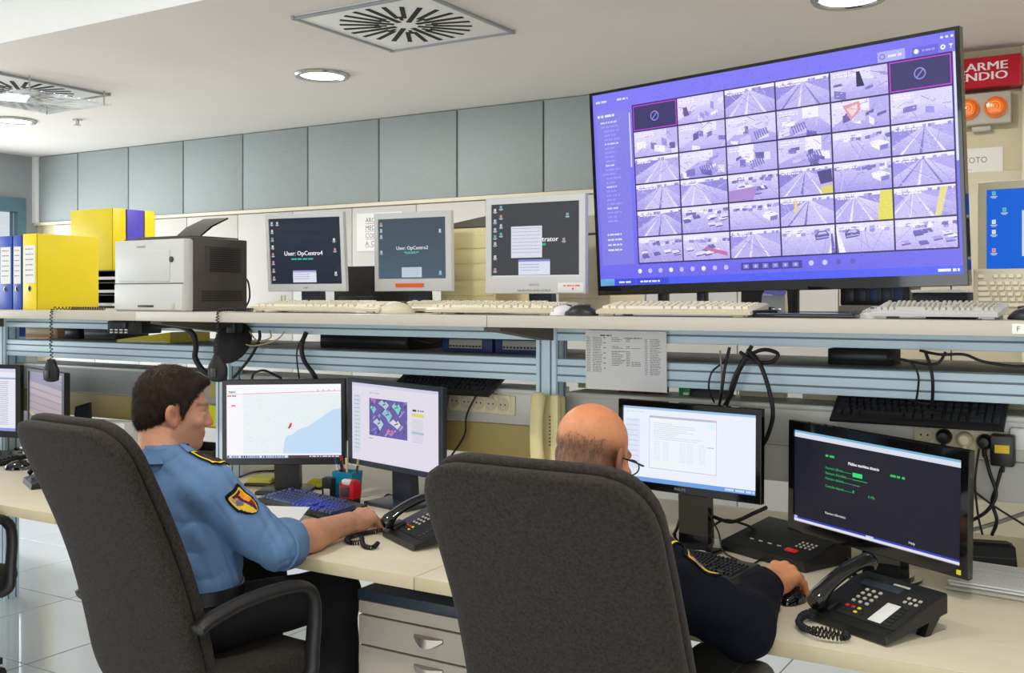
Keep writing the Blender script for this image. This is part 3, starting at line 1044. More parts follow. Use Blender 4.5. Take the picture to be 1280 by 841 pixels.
            q([(e - 0.05, 0.3), (e - 0.02, 0.3), (e + 0.02, 1), (e - 0.05, 1)], 0.12)
    for k in range(60):     # clutter
        a, b = rn.uniform(0, 1), rn.uniform(0.1, 1)
        s = rn.uniform(0.008, 0.03)
        q([(a, b), (a + s * 1.6, b), (a + s * 1.6, b + s), (a, b + s)], base + rn.uniform(-0.22, 0.22))
    for k in range(2):
        p.scribble(x0 + 8, y0 + 6 + k * 8, x0 + 8 + W_ * rn.uniform(0.3, 0.45), 4, pur(1.0), rn)
    p.clip = None


SWP, SHP = 1250, 672
p = Pic(SWP, SHP, (0.46, 0.44, 0.93))
for k in range(14):
    p.rect(0, k * 48, SWP, k * 48 + 49, (0.55 - 0.010 * k, 0.53 - 0.010 * k, 0.95 - 0.004 * k))
p.up()
sc = SWP / 0.98
fx0, fx1 = (0.141 - 0.01) * sc, (0.9815 - 0.01) * sc
fy0, fy1 = (0.094 - 0.014) * SHP / 0.94, (0.852 - 0.014) * SHP / 0.94
rs = rand(11)
p.rect(fx0 - 2, fy0 - 2, fx1 + 2, fy1 + 2, (0.16, 0.13, 0.34))
p.rect(12, 62, fx0 - 18, fy1, (0.50, 0.49, 0.89))
p.rect(fx0 - 16, 78, fx0 - 10, 265, (0.82, 0.82, 0.97))
p.rect(fx1 + 3, fy0, fx1 + 10, fy0 + 300, (0.84, 0.84, 0.98))
p.rect(0, SHP - 24, SWP, SHP, (0.30, 0.36, 0.94))
p.rect(0, SHP - 24, 60, SHP, (0.45, 0.78, 0.72))
p.rect(64, SHP - 22, 150, SHP - 2, (0.22, 0.26, 0.72))
p.rect(154, SHP - 22, 285, SHP - 2, (0.22, 0.26, 0.72))
p.rect(SWP - 120, 28, SWP - 46, 54, (0.40, 0.37, 0.85))
p.rect(SWP - 220, 24, SWP - 140, 54, (0.68, 0.67, 0.97))
p.rect(560, fy1 + 14, 770, fy1 + 38, (0.27, 0.25, 0.62))
p.up()
for k in range(2):
    p.scribble(14 + k * 90, 24, 60 + k * 90, 7, (0.85, 0.85, 1.0), rs)
p.scribble(18, 74, 90, 8, (0.9, 0.9, 1.0), rs)
for k in range(24):
    y_ = 98 + k * 15
    p.scribble(30 + (14 if k not in (0, 1, 12) else 0), y_, 60 + rs.uniform(20, 50), 6, (0.60, 0.60, 0.96) if k % 5 else (0.80, 0.80, 0.99), rs)
for k in range(4):
    p.scribble(40, 490 + k * 18, 100, 6, (0.85, 0.88, 1.0), rs)
p.scribble(80, SHP - 14, 130, 6, (0.9, 0.9, 1), rs)
p.scribble(170, SHP - 14, 250, 6, (0.9, 0.9, 1), rs)
p.scribble(SWP - 70, SHP - 16, SWP - 10, 8, (0.92, 0.92, 1), rs)
p.ring(SWP - 206, 39, 8, 2, (0.3, 0.28, 0.6))
p.scribble(SWP - 190, 36, SWP - 150, 7, (0.9, 0.9, 1), rs)
p.disc(SWP - 108, 40, 7, (0.95, 0.95, 1))
p.scribble(SWP - 92, 37, SWP - 56, 6, (0.6, 0.6, 0.95), rs)
p.ring(SWP - 34, 40, 7, 4, (0.97, 0.97, 1))
p.poly([(SWP - 18, 34), (SWP - 6, 34), (SWP - 11, 40), (SWP - 11, 47), (SWP - 13, 47), (SWP - 13, 40)], (0.97, 0.97, 1))
for k in range(3):
    p.rect(SWP - 40 + k * 14, 10, SWP - 33 + k * 14, 16, (0.95, 0.95, 1))
for k in range(6):
    p.rect(568 + k * 34, fy1 + 19, 588 + k * 34, fy1 + 33, (0.5, 0.5, 0.85))
    p.disc(578 + k * 34, fy1 + 26, 4, (0.85, 0.85, 1.0))
for k in range(9):
    p.disc(170 + k * 42, fy1 + 26, 8, (0.75, 0.74, 0.98) if k % 3 else (0.92, 0.92, 1))
for k in range(4):
    p.disc(800 + k * 44, fy1 + 24, 8, (0.36, 0.34, 0.75) if k > 1 else (0.8, 0.8, 1))
kinds = [['off', 'room', 'road', 'road', 'room', 'off'],
         ['room', 'room', 'room', 'room', 'room', 'room'],
         ['road', 'room', 'room', 'room', 'truck', 'road'],
         ['road', 'road', 'lot', 'road', 'truck', 'road'],
         ['road', 'lot', 'truck', 'road', 'road', 'road'],
         ['lot', 'lot', 'road', 'cars', 'cars', 'lot']]
cw, ch = (fx1 - fx0) / 6, (fy1 - fy0) / 6
lay0 = p.lay
for i in range(6):
    for j in range(6):
        a, b = fx0 + j * cw + 2.5, fy0 + i * ch + 2.5
        A, B = a + cw - 5, b + ch - 5
        p.lay = lay0
        feed(p, a, b, A, B, kinds[i][j], 100 * i + j + 5)
        p.clip = (a, b, A, B)
        p.lay = lay0 + 9
        Q = lambda pts, c: p.poly([(a + x * (A - a), b + y * (B - b)) for x, y in pts], c)
        if (i, j) == (4, 4):
            Q([(0.80, 0.02), (1, 0.0), (1, 1), (0.74, 1)], (0.88, 0.84, 0.36))
        if (i, j) == (4, 3):
            Q([(0.28, 0.1), (0.34, 0.1), (0.3, 0.6), (0.26, 0.5)], (0.88, 0.84, 0.46))
        if (i, j) == (3, 3):
            Q([(0.78, 0.75), (1, 0.7), (1, 1), (0.8, 1)], (0.86, 0.80, 0.42))
            Q([(0.72, 0.2), (0.98, 0.15), (1, 0.6), (0.78, 0.66)], (0.3, 0.27, 0.52))
        if (i, j) == (4, 5):
            Q([(0.76, 0.05), (0.88, 0.05), (0.76, 1), (0.66, 1)], (0.87, 0.84, 0.56))
        if (i, j) == (1, 4):
            Q([(0.2, 0.15), (0.5, 0.05), (0.52, 0.35), (0.34, 0.7)], (0.84, 0.60, 0.66))
            Q([(0.26, 0.25), (0.46, 0.15), (0.46, 0.36), (0.36, 0.55)], (0.98, 0.95, 0.95))
        if (i, j) == (0, 4):
            Q([(0.46, 0.1), (0.52, 0.1), (0.6, 0.62), (0.46, 0.62)], (0.16, 0.15, 0.3))
        if (i, j) == (0, 1):
            Q([(0.12, 0.4), (0.2, 0.36), (0.26, 0.7), (0.14, 0.74)], (0.40, 0.34, 0.52))
        if (i, j) == (3, 2):
            Q([(0, 0.6), (0.6, 0.5), (0.5, 1), (0, 1)], (0.66, 0.54, 0.80))
        if (i, j) == (5, 1):
            Q([(0.5, 0.5), (0.95, 0.75), (0.95, 0.9), (0.45, 0.6)], (0.74, 0.44, 0.66))
        p.clip = None
p.build('screen', 'tv_screen', TW - 0.025, TH - 0.043, tv, TMX @ T((0, 0.004, 0.0115)), step=0.00008)

# ------------------------------------------------------------ keyboards, mice
KEYB = {}


def keyboard(label, loc, rz, body, keys, w=0.45, d=0.16, group=None, tilt=3.0, lit=None, rot=None, h=0.018):
    t = thing('computer_keyboard', label, 'keyboard', loc, rz, group, rot)
    mx = T((0, 0, 0.0065), (R(tilt), 0, 0))
    b = MB()
    b.loft([[(-w / 2, 0, 0), (w / 2, 0, 0), (w / 2, d, 0), (-w / 2, d, 0)],
            [(-w / 2, -0.002, h * 0.5), (w / 2, -0.002, h * 0.5), (w / 2, d, h), (-w / 2, d, h)],
            [(-w / 2 + 0.006, 0.006, h * 0.75), (w / 2 - 0.006, 0.006, h * 0.75), (w / 2 - 0.006, d - 0.006, h * 1.2), (-w / 2 + 0.006, d - 0.006, h * 1.2)]], mx)
    for sx in (-1, 1):
        b.box((sx * w * 0.42, d - 0.02, 0.0035 + d * math.sin(R(tilt)) / 2), (0.03, 0.015, 0.007 + d * math.sin(R(tilt))), 0.002)
        b.box((sx * w * 0.42, 0.015, 0.004), (0.03, 0.012, 0.0078), 0.002)
    b.build('body', body, t)
    km, kl = MB(), MB()
    pitch = (w - 0.02) / 22.5
    py = (d - 0.03) / 6.3
    for row in range(6):
        y = 0.016 + py * (row + (0.3 if row == 5 else 0)) + py / 2
        z = h * 0.75 + (h * 0.45) * (y / d) + 0.003
        x = -w / 2 + 0.01
        cols = []
        if row == 0:
            cols = [1.25, 1.25, 1.25, 6.2, 1.25, 1.25, 1.25, 1.3, -.25, 1, 1, 1, -.25, 2, 1, 1]
        elif row == 5:
            cols = [1, -1, 1, 1, 1, 1, -.5, 1, 1, 1, 1, -.5, 1, 1, 1, 1, -.25, 1, 1, 1, -.25]
        elif row == 1:
            cols = [2.2] + [1] * 10 + [2.8] + [-1.25, 1, -1.25] + [1] * 4
        else:
            cols = [1.5 + 0.2 * (4 - row)] + [1] * 12 + [1.5 - 0.2 * (4 - row), -.25, 1, 1, 1, -.25, 1, 1, 1, 1]
        ci = 0
        for c_ in cols:
            if c_ < 0:
                x -= c_ * pitch
                continue
            if x + c_ * pitch > w / 2 - 0.004:
                break
            tgt = kl if (lit and lit(x + c_ * pitch / 2, y)) else km
            bw, bd_ = c_ * pitch - 0.003, py - 0.003
            tgt.loft([[(x + 0.0015, y - bd_ / 2, z - 0.004), (x + 0.0015 + bw, y - bd_ / 2, z - 0.004), (x + 0.0015 + bw, y + bd_ / 2, z - 0.004), (x + 0.0015, y + bd_ / 2, z - 0.004)],
                      [(x + 0.0035, y - bd_ / 2 + 0.002, z + 0.004), (x - 0.0005 + bw, y - bd_ / 2 + 0.002, z + 0.004), (x - 0.0005 + bw, y + bd_ / 2 - 0.001, z + 0.004), (x + 0.0035, y + bd_ / 2 - 0.001, z + 0.004)]], mx)
            x += c_ * pitch
    km.build('keys', keys, t, smooth=False, kind='stuff')
    if kl.v:
        kl.build('lit_keys', 'blue_led', t, smooth=False, kind='stuff')
    return t


def mouse(label, loc, rz, m, s=1.0):
    t = thing('computer_mouse', label, 'mouse', loc, rz)
    rings = []
    for k in range(11):
        q = k / 10
        y = (-0.055 + 0.11 * q) * s
        wv = 0.031 * s * math.sqrt(max(0.02, 1 - (2 * q - 1) ** 2 * 0.9))
        hv = 0.036 * s * math.sin(PI * min(1, max(0.03, q * 0.92 + 0.05))) ** 0.6
        rings.append([(wv * math.cos(a), y, 0.001 + max(0, hv * math.sin(a))) for a in [PI * j / 12 for j in range(13)]])
    MB().loft(rings).build('shell', m, t, ang=60)
    MB().tube([(0, 0.012 * s, 0.0355 * s), (0, 0.03 * s, 0.033 * s)], 0.004, 8).build('wheel', 'charcoal', t)
    return t


def shelf_kb(label, u0, u1, v, tilt=4, Y=2.70, **k):
    a, b = at(u0, v, Y=Y), at(u1, v, Y=Y)
    return keyboard(label, ((a.x + b.x) / 2, Y, ZS + 0.0005), k.pop('rz', 0), 'beige_plastic', 'key_beige', w=(b.x - a.x), tilt=tilt, **k)


shelf_kb('beige keyboard on the shelf in front of the OpCentro4 monitor', 309, 474, 384, group='beige keyboards along the shelf')
shelf_kb('beige keyboard on the shelf left of the two mice', 532, 692, 388, group='beige keyboards along the shelf')
shelf_kb('beige keyboard on the shelf under the left half of the big screen', 745, 938, 391, group='beige keyboards along the shelf')
keyboard('beige keyboard behind another keyboard below the OpCentro2 monitor', (-2.03, 2.905, ZS + 0.0005), R(4), 'beige_plastic', 'key_beige', group='beige keyboards along the shelf', tilt=4)
q = at(496, 386, Z=ZS)
mouse('white computer mouse beside the first beige keyboard', (at(496, 388, Y=2.75).x, 2.75, ZS), R(-60), 'beige_plastic', 1.1)
mouse('small white mouse left of the black mouse on the shelf', (at(705, 388, Y=2.74).x, 2.74, ZS), R(-30), 'light_plastic', 0.85)
mouse('black computer mouse on the shelf below the big screen corner', (at(727, 388, Y=2.71).x, 2.71, ZS), R(-70), 'black_plastic', 0.9)
keyboard('silver and grey keyboard on the shelf beneath the right corner of the big screen', (at(1168, 396, Y=2.76).x, 2.72, ZS + 0.0005), R(-3), 'silver_bezel', 'grey_plastic', w=0.30, tilt=5)
# beige keyboard stood on edge against the blue-desktop monitor
q = at(1219, 380, Y=3.16)
keyboard('beige keyboard standing upright on its edge in front of the blue desktop monitor', (q.x + 0.225, 3.13, ZS + 0.006), 0, 'beige_plastic', 'key_beige', tilt=0, rot=(R(82), 0, 0), d=0.125)

# ------------------------------------------------------------ binders, printer, boxes at the left of the shelf


def binder(label, x0, x1, y0, y1, h, m, z=ZS, spine='y', lbl=True, group=None, lblmat='paper', top=None):
    """spine='y': spine on the -Y face; 'x': spine on the +X face"""
    t = thing('ring_binder', label, 'binder', ((x0 + x1) / 2, (y0 + y1) / 2, z), 0, group)
    hx, hy = (x1 - x0) / 2, (y1 - y0) / 2
    c = MB()
    e = 0.003
    if spine == 'y':
        c.span((-hx, -hy, 0), (-hx + e, hy, h), 0.001).span((hx - e, -hy, 0), (hx, hy, h), 0.001).span((-hx, -hy, 0), (hx, -hy + e, h), 0.001)
        c.build('cover', m, t)
        MB().span((-hx + e, -hy + 0.012, 0.008), (hx - e, hy - 0.01, h - 0.008)).build('paper_block', 'paper', t, smooth=False)
        mx = T((0, -hy, 0))
        ww = hx * 2
    else:
        c.span((-hx, -hy, 0), (hx, -hy + e, h), 0.001).span((-hx, hy - e, 0), (hx, hy, h), 0.001).span((hx - e, -hy, 0), (hx, hy, h), 0.001)
        c.build('cover', m, t)
        MB().span((-hx + 0.01, -hy + e, 0.008), (hx - 0.012, hy - e, h - 0.008)).build('paper_block', 'paper', t, smooth=False)
        mx = T((hx, 0, 0), (0, 0, R(90)))
        ww = hy * 2
    if lbl:
        MB().box((0, -0.0008, h * 0.6), (ww * 0.78, 0.0016, h * 0.5), mx=mx).build('spine_label', lblmat, t, smooth=False)
        pr = Pic(60, 160, (1, 1, 1))
        pr.v, pr.f, pr.c = [], [], []
        rr_ = random.Random(len(label))
        for k in range(6):
            pr.scribble(8, 14 + k * 22, 50, 4, (0.55, 0.5, 0.5), rr_)
        pr.build('label_print', 'print', ww * 0.78, h * 0.5, t, mx @ T((0, -0.0018, h * 0.6)))
    MB().lathe([(0.0125, 0), (0.0125, 0.002), (0.009, 0.003), (0.0085, 0.001), (0.0005, 0.001)], 20, mx @ T((0, 0, h * 0.28), (R(90), 0, 0))).build('finger_ring', 'chrome', t)
    MB().lathe([(0.0083, 0.0005), (0.0083, 0.0018), (0.0005, 0.0018)], 16, mx @ T((0, 0, h * 0.28), (R(90), 0, 0))).build('finger_hole', 'slot_black', t)
    return t


binder('yellow lever arch binder on the shelf beside the blue binders', -4.165, -4.065, 2.75, 3.06, 0.33, 'binder_yellow')
binder('slim blue binder between the yellow binder and a wider blue binder', -4.235, -4.172, 2.75, 3.05, 0.325, 'binder_blue')
binder('wide blue lever arch binder second from the yellow one', -4.335, -4.242, 2.75, 3.05, 0.325, 'binder_blue')
binder('blue lever arch binder at the left edge of the photo', -4.435, -4.342, 2.75, 3.05, 0.325, 'binder_blue')
t = thing('paper_tray', 'dark stacked paper tray with loose sheets behind the printer', 'paper tray', (-4.53, 3.53, ZS))
for k in range(3):
    MB().span((-0.2, -0.17, k * 0.062), (0.2, 0.17, k * 0.062 + 0.006), 0.002).span((-0.2, 0.16, k * 0.062), (0.2, 0.17, k * 0.062 + 0.06), 0.002).span((-0.2, -0.17, k * 0.062), (-0.19, 0.17, k * 0.062 + 0.062), 0.002).span((0.19, 0.10, k * 0.062), (0.2, 0.17, k * 0.062 + 0.062), 0.002).build('tray', 'charcoal', t)
    MB().box((0.02, -0.01, k * 0.062 + 0.018 + 0.004 * k), (0.34, 0.30, 0.014), rot=(0, 0, 0.08 * (k - 1))).build('paper_sheets', 'paper', t, smooth=False)
MB().span((-0.2, -0.17, 0.185), (0.2, 0.17, 0.189)).build('tray', 'charcoal', t)
zt = ZS + 0.1895
binder('large yellow binder standing on the paper tray, nearest of its row', -4.70, -4.37, 3.37, 3.45, 0.31, 'binder_yellow', zt, 'x', False)
binder('purple spined binder between two yellow binders above the printer', -4.70, -4.37, 3.455, 3.56, 0.31, 'binder_purple', zt, 'x', False)
binder('yellow binder at the back of the row above the printer', -4.70, -4.37, 3.565, 3.63, 0.31, 'binder_yellow', zt, 'x', False)

t = thing('laser_printer', 'white and dark brown laser printer on the shelf right of the binders', 'printer', (-3.29, 2.70, ZS), R(0))
pw_, pd_, ph_ = 0.40, 0.33, 0.29
MB().span((-pw_ / 2, 0.0, 0.0), (pw_ / 2, 0.05, ph_ - 0.012), 0.008).build('front_panel', 'printer_white', t)
MB().span((-pw_ / 2 + 0.004, 0.04, 0.0), (pw_ / 2 - 0.002, pd_, ph_ - 0.004), 0.006).build('body', 'printer_dark', t)
MB().span((-pw_ / 2 + 0.03, -0.004, 0.115), (pw_ / 2 - 0.075, 0.002, 0.235), 0.003).build('front_door', 'printer_white', t)
MB().span((-pw_ / 2 + 0.002, -0.001, 0.106), (pw_ / 2 - 0.002, 0.001, 0.1095)).build('seam', 'charcoal', t, smooth=False)
tr = MB().span((-pw_ / 2 + 0.004, -0.003, 0.006), (pw_ / 2 - 0.004, 0.002, 0.104), 0.003).build('paper_drawer', 'printer_white', t)
MB().span((-0.055, -0.006, 0.016), (0.035, -0.001, 0.024), 0.002).build('drawer_handle', 'charcoal', tr)
MB().box((0.145, -0.004, 0.02), (0.018, 0.003, 0.022), 0.001).build('paper_gauge', 'grey_plastic', tr)
MB().lathe([(0.011, 0), (0.011, 0.004), (0.007, 0.005), (0.0005, 0.005)], 16, T((0.135, -0.0005, 0.2), (R(90), 0, 0))).build('power_button', 'charcoal', t)
lp = Pic(300, 60, (1, 1, 1))
lp.v, lp.f, lp.c = [], [], []
lp.text('Lexmark', 150, 42, 44, (0.5, 0.5, 0.48), 'c')
lp.build('brand_lettering', 'print', 0.1, 0.02, t, T((-0.04, -0.001, 0.252)))
g = MB()
for k in range(11):
    g.span((pw_ / 2 - 0.003, 0.13, 0.155 + 0.0085 * k), (pw_ / 2 + 0.0015, 0.29, 0.158 + 0.0085 * k))
for k in range(5):
    g.span((pw_ / 2 - 0.003, 0.09, 0.04 + 0.009 * k), (pw_ / 2 + 0.0015, 0.3, 0.0425 + 0.009 * k))
g.build('side_vent', 'slot_black', t, smooth=False)
MB().span((pw_ / 2 - 0.003, 0.11, 0.25), (pw_ / 2 + 0.003, 0.31, 0.256), 0.001).span((pw_ / 2 - 0.003, 0.11, 0.145), (pw_ / 2 + 0.003, 0.116, 0.25), 0.001).build('vent_frame', 'printer_dark', t)
MB().span((-pw_ / 2 + 0.06, 0.06, ph_ - 0.006), (pw_ / 2 - 0.03, pd_ - 0.02, ph_ + 0.004), 0.003).build('output_tray', 'charcoal', t)
t2 = MB().loft([[(0.02, 0.11, ph_), (0.16, 0.11, ph_), (0.16, 0.12, ph_), (0.02, 0.12, ph_)],
                [(0.02, 0.17, ph_ + 0.045), (0.16, 0.17, ph_ + 0.045), (0.16, 0.18, ph_ + 0.042), (0.02, 0.18, ph_ + 0.042)],
                [(0.02, 0.26, ph_ + 0.085), (0.16, 0.26, ph_ + 0.085), (0.16, 0.265, ph_ + 0.08), (0.02, 0.265, ph_ + 0.08)]]).build('paper_stop', 'black_gloss', t, ang=60)

# ------------------------------------------------------------ boxes behind and between the shelf monitors
q0, q1 = at(437, 345, Y=3.55), at(473, 345, Y=3.55)
t = thing('computer_case', 'black computer case on the shelf between the two OpCentro monitors', 'computer', ((q0.x + q1.x) / 2, 3.5, ZS))
MB().span((-0.13, 0, 0), (0.13, 0.25, 0.19), 0.006).build('case', 'black_matte', t)
MB().span((-0.10, -0.003, 0.02), (0.10, 0.001, 0.06), 0.002).build('front_cover', 'black_plastic', t)
a, b = at(567, 320, Y=3.5), at(608, 320, Y=3.5)
t = thing('computer_case', 'cream desktop computer case between the OpCentro2 monitor and the next one', 'computer', (a.x + 0.02, 3.46, ZS))
MB().span((-0.06, 0, 0), (0.21, 0.28, 0.335), 0.01).build('case', 'cream_plastic', t)
MB().span((-0.055, -0.006, 0.25), (0.205, 0.001, 0.30), 0.004).build('front_cover', 'cream_plastic', t)
for k, z_ in enumerate((0.19, 0.125, 0.06)):
    MB().span((-0.05, -0.004, z_), (0.2, 0.001, z_ + 0.055), 0.002).build('drive_bay', 'cream_plastic', t)
MB().loft([[(-0.06, 0, 0.336), (0.21, 0, 0.336), (0.21, 0.28, 0.336), (-0.06, 0.28, 0.336)], [(-0.06, 0.0, 0.345), (0.21, 0.0, 0.385), (0.21, 0.28, 0.385), (-0.06, 0.28, 0.345)]]).build('lid', 'shelf_bracket', t)
a = at(737, 330, Y=3.45)
t = thing('computer_case', 'beige computer case partly hidden behind the left edge of the big screen', 'computer', (a.x - 0.02, 3.42, ZS))
MB().span((-0.1, 0, 0), (0.12, 0.3, 0.36), 0.01).build('case', 'beige_plastic', t)
MB().span((-0.09, -0.004, 0.05), (0.11, 0.001, 0.29), 0.003).build('front_cover', 'beige_plastic', t)
MB().span((-0.09, -0.006, 0.285), (0.11, 0.0, 0.292), 0.001).build('seam', 'charcoal', t, smooth=False)

# small things on the right part of the shelf
q = at(1075, 378, Y=3.3)
t = thing('network_switch', 'black network switch with blue ports on the shelf below the big screen', 'network switch', (q.x + 0.03, 3.36, ZS))
MB().span((-0.105, 0, 0.03), (0.105, 0.2, 0.115), 0.004).build('case', 'black_plastic', t)
for k in range(5):
    MB().box((-0.075 + 0.037 * k, -0.001, 0.066), (0.028, 0.004, 0.05), 0.002).build('port', 'navy_plastic' if k in (2, 4) else 'dark_bluegrey', t)
MB().span((-0.11, -0.01, 0.0), (0.11, 0.2, 0.03), 0.004).build('stand', 'grey_plastic', t)
q = at(1186, 378, Y=3.12)
t = thing('flat_box', 'flat black box with pale top on the shelf at the screen corner', 'box', (q.x - 0.02, 3.1, ZS))
MB().span((-0.075, 0, 0), (0.07, 0.16, 0.068), 0.006).build('case', 'black_matte', t)
MB().span((-0.078, -0.002, 0.068), (0.073, 0.16, 0.076), 0.003).build('top', 'light_plastic', t)
q = at(1088, 387, Y=2.8)
t = thing('desk_calculator', 'small white calculator with round buttons on the shelf', 'calculator', (q.x, 2.78, ZS), R(-12), rot=None)
MB().loft([[(-0.035, 0, 0), (0.035, 0, 0), (0.035, 0.1, 0), (-0.035, 0.1, 0)], [(-0.035, 0, 0.012), (0.035, 0, 0.012), (0.035, 0.1, 0.03), (-0.035, 0.1, 0.03)]]).build('body', 'light_plastic', t)
for i in range(4):
    for j in range(4):
        MB().box((-0.022 + 0.0147 * i, 0.018 + 0.018 * j, 0.0165 + 0.0032 * j), (0.010, 0.010, 0.005), 0.002).build('button', 'charcoal' if j == 3 else 'grey_plastic', t)
q = at(1003, 389, Y=2.78)
t = thing('desk_tray', 'flat black glossy tray on the shelf below the middle of the big screen', 'tray', (q.x + 0.03, 2.72, ZS))
MB().span((-0.15, 0, 0), (0.12, 0.2, 0.012), 0.004).build('plate', 'black_gloss', t)
MB().span((-0.15, 0, 0.012), (-0.143, 0.2, 0.02), 0.002).span((0.113, 0, 0.012), (0.12, 0.2, 0.02), 0.002).build('rim', 'black_plastic', t)
q = at(957, 378, Y=2.86)
t = thing('radio_charger', 'small glossy black radio charger at the end of the beige keyboard', 'charger', (q.x, 2.93, ZS), R(10))
MB().loft([[(-0.035, 0, 0), (0.035, 0, 0), (0.035, 0.07, 0), (-0.035, 0.07, 0)], [(-0.032, 0.005, 0.06), (0.032, 0.005, 0.06), (0.032, 0.06, 0.075), (-0.032, 0.06, 0.075)]]).build('body', 'black_gloss', t)
for k in range(3):
    MB().box((-0.018 + 0.018 * k, -0.001, 0.02), (0.01, 0.004, 0.008), 0.001).build('button', 'chrome', t)
q = at(1108, 386, Y=2.9)
tag(MB().box((q.x + 0.17, 2.86, ZS + 0.004), (0.12, 0.05, 0.007), 0.001).build('phone_leaflet', 'charcoal'), 'thin dark folder lying on the shelf behind the silver keyboard', 'folder')
q = at(1268, 392, Y=2.75)
mouse('black mouse at the right edge of the shelf', (q.x + 0.03, 2.78, ZS), R(70), 'black_plastic', 0.9)
q = at(1274, 411, Y=2.65)
t = thing('shelf_label', 'small white sticker lettered F on the shelf edge at right', 'label', (q.x, 2.6495, q.z))
MB().box((0, -0.0005, 0), (0.03, 0.001, 0.024)).build('sticker', 'paper', t, smooth=False)
fp = Pic(30, 24, (0.93, 0.93, 0.9))
fp.up()
fp.text('F', 9, 18, 18, (0.3, 0.3, 0.3))
fp.build('letter', 'print', 0.029, 0.023, t, T((0, -0.0012, 0)))
# power adapter standing under the first monitor
q = at(354, 372, Y=2.95)
t = thing('usb_adapter', 'small black adapter with two prongs below the OpCentro4 monitor', 'adapter', (q.x, 2.95, ZS))
MB().box((0, 0, 0.02), (0.045, 0.04, 0.04), 0.006).build('body', 'black_plastic', t)
for s in (-0.009, 0.009):
    MB().cyl((s, 0, 0.04), (s, 0, 0.062), 0.003, n=8).build('prong', 'cable_beige', t)

# ------------------------------------------------------------ monitors on the desk
r = rand(21)
p = Pic(1680, 1050, (0.95, 0.96, 0.98))
p.up()
p.rect(0, 0, 1680, 40, (0.98, 0.98, 0.99))
p.rect(240, 130, 1680, 990, (0.90, 0.93, 0.94))
p.up()
for k in range(130):
    x, y = r.uniform(250, 1660), r.uniform(140, 960)
    p.rect(x, y, x + r.uniform(10, 40), y + r.uniform(3, 7), r.choice(((0.80, 0.86, 0.86), (0.83, 0.88, 0.83), (0.78, 0.84, 0.88), (0.86, 0.86, 0.8))))
for k in range(36):
    x, y = r.uniform(250, 1400), r.uniform(140, 900)
    p.line(x, y, x + r.uniform(-200, 260), y + r.uniform(-60, 160), 3, r.choice(((0.84, 0.88, 0.9), (0.88, 0.9, 0.84), (0.92, 0.93, 0.94))))
p.up()
p.poly([(820, 990), (850, 800), (880, 740), (960, 720), (1060, 640), (1200, 600), (1420, 450), (1560, 360), (1680, 350), (1680, 990)], (0.76, 0.85, 0.95))
p.rect(0, 130, 240, 990, (0.95, 0.95, 0.97))
p.rect(0, 990, 1680, 1012, (0.97, 0.97, 0.98))
p.up()
p.line(240, 132, 1680, 98, 8, (0.93, 0.52, 0.42))
p.line(0, 130, 240, 134, 5, (0.95, 0.6, 0.5))
p.text('nacc', 30, 118, 60, (0.36, 0.36, 0.4), bold=2)
p.rect(10, 150, 70, 172, (0.93, 0.5, 0.36))
p.rect(80, 150, 140, 170, (0.55, 0.55, 0.6))
p.rect(70, 290, 130, 312, (0.93, 0.48, 0.4))
p.rect(20, 320, 180, 326, (0.86, 0.86, 0.88))
for k in range(4):
    p.disc(1340 + k * 80, 90, 14, (0.93, 0.74, 0.7))
p.poly([(900, 620), (930, 560), (960, 545), (950, 600), (915, 640)], (0.80, 0.25, 0.25))
p.ring(925, 600, 52, 3, (0.92, 0.72, 0.72))
p.rect(0, 1012, 1680, 1050, (0.72, 0.78, 0.88))
p.up()
for k in range(26):
    p.rect(10 + k * 34, 1016, 30 + k * 34, 1046, r.choice(((0.2, 0.25, 0.32), (0.5, 0.6, 0.7), (0.9, 0.9, 0.92), (0.4, 0.5, 0.62))))
p.rect(900, 1012, 1680, 1050, (0.30, 0.25, 0.28))
p.up()
p.scribble(1210, 1020, 1640, 18, (0.8, 0.8, 0.85), r)
monitor('black monitor with a pale coastal map, in front of the officer in the blue shirt', -2.82, 2.952, ZD, 1.017, 26.4, 0.488, 0.329, p, (0.017, 0.017, 0.02, 0.026), 'black_plastic', 2.0, base=(0.2, 0.19), roll=1.0, neckw=0.1)
p = Pic(1680, 1050, (0.87, 0.85, 0.9))
p.up()
p.rect(0, 0, 1680, 46, (0.80, 0.8, 0.9))
p.rect(40, 160, 170, 960, (0.80, 0.84, 0.88))
p.rect(350, 190, 1090, 690, (0.40, 0.36, 0.62))
p.up()
p.clip = (350, 190, 1090, 690)
for k in range(60):
    x, y = r.uniform(330, 1060), r.uniform(180, 680)
    a, b = r.uniform(15, 70), r.uniform(8, 30)
    p.lay += 0.05
    c = r.choice(((0.42, 0.36, 0.70), (0.52, 0.44, 0.74), (0.30, 0.27, 0.48), (0.64, 0.60, 0.80), (0.36, 0.32, 0.60)))
    p.poly([(x, y), (x + a, y - a), (x + a + b, y - a + b), (x + b, y + b)], c)
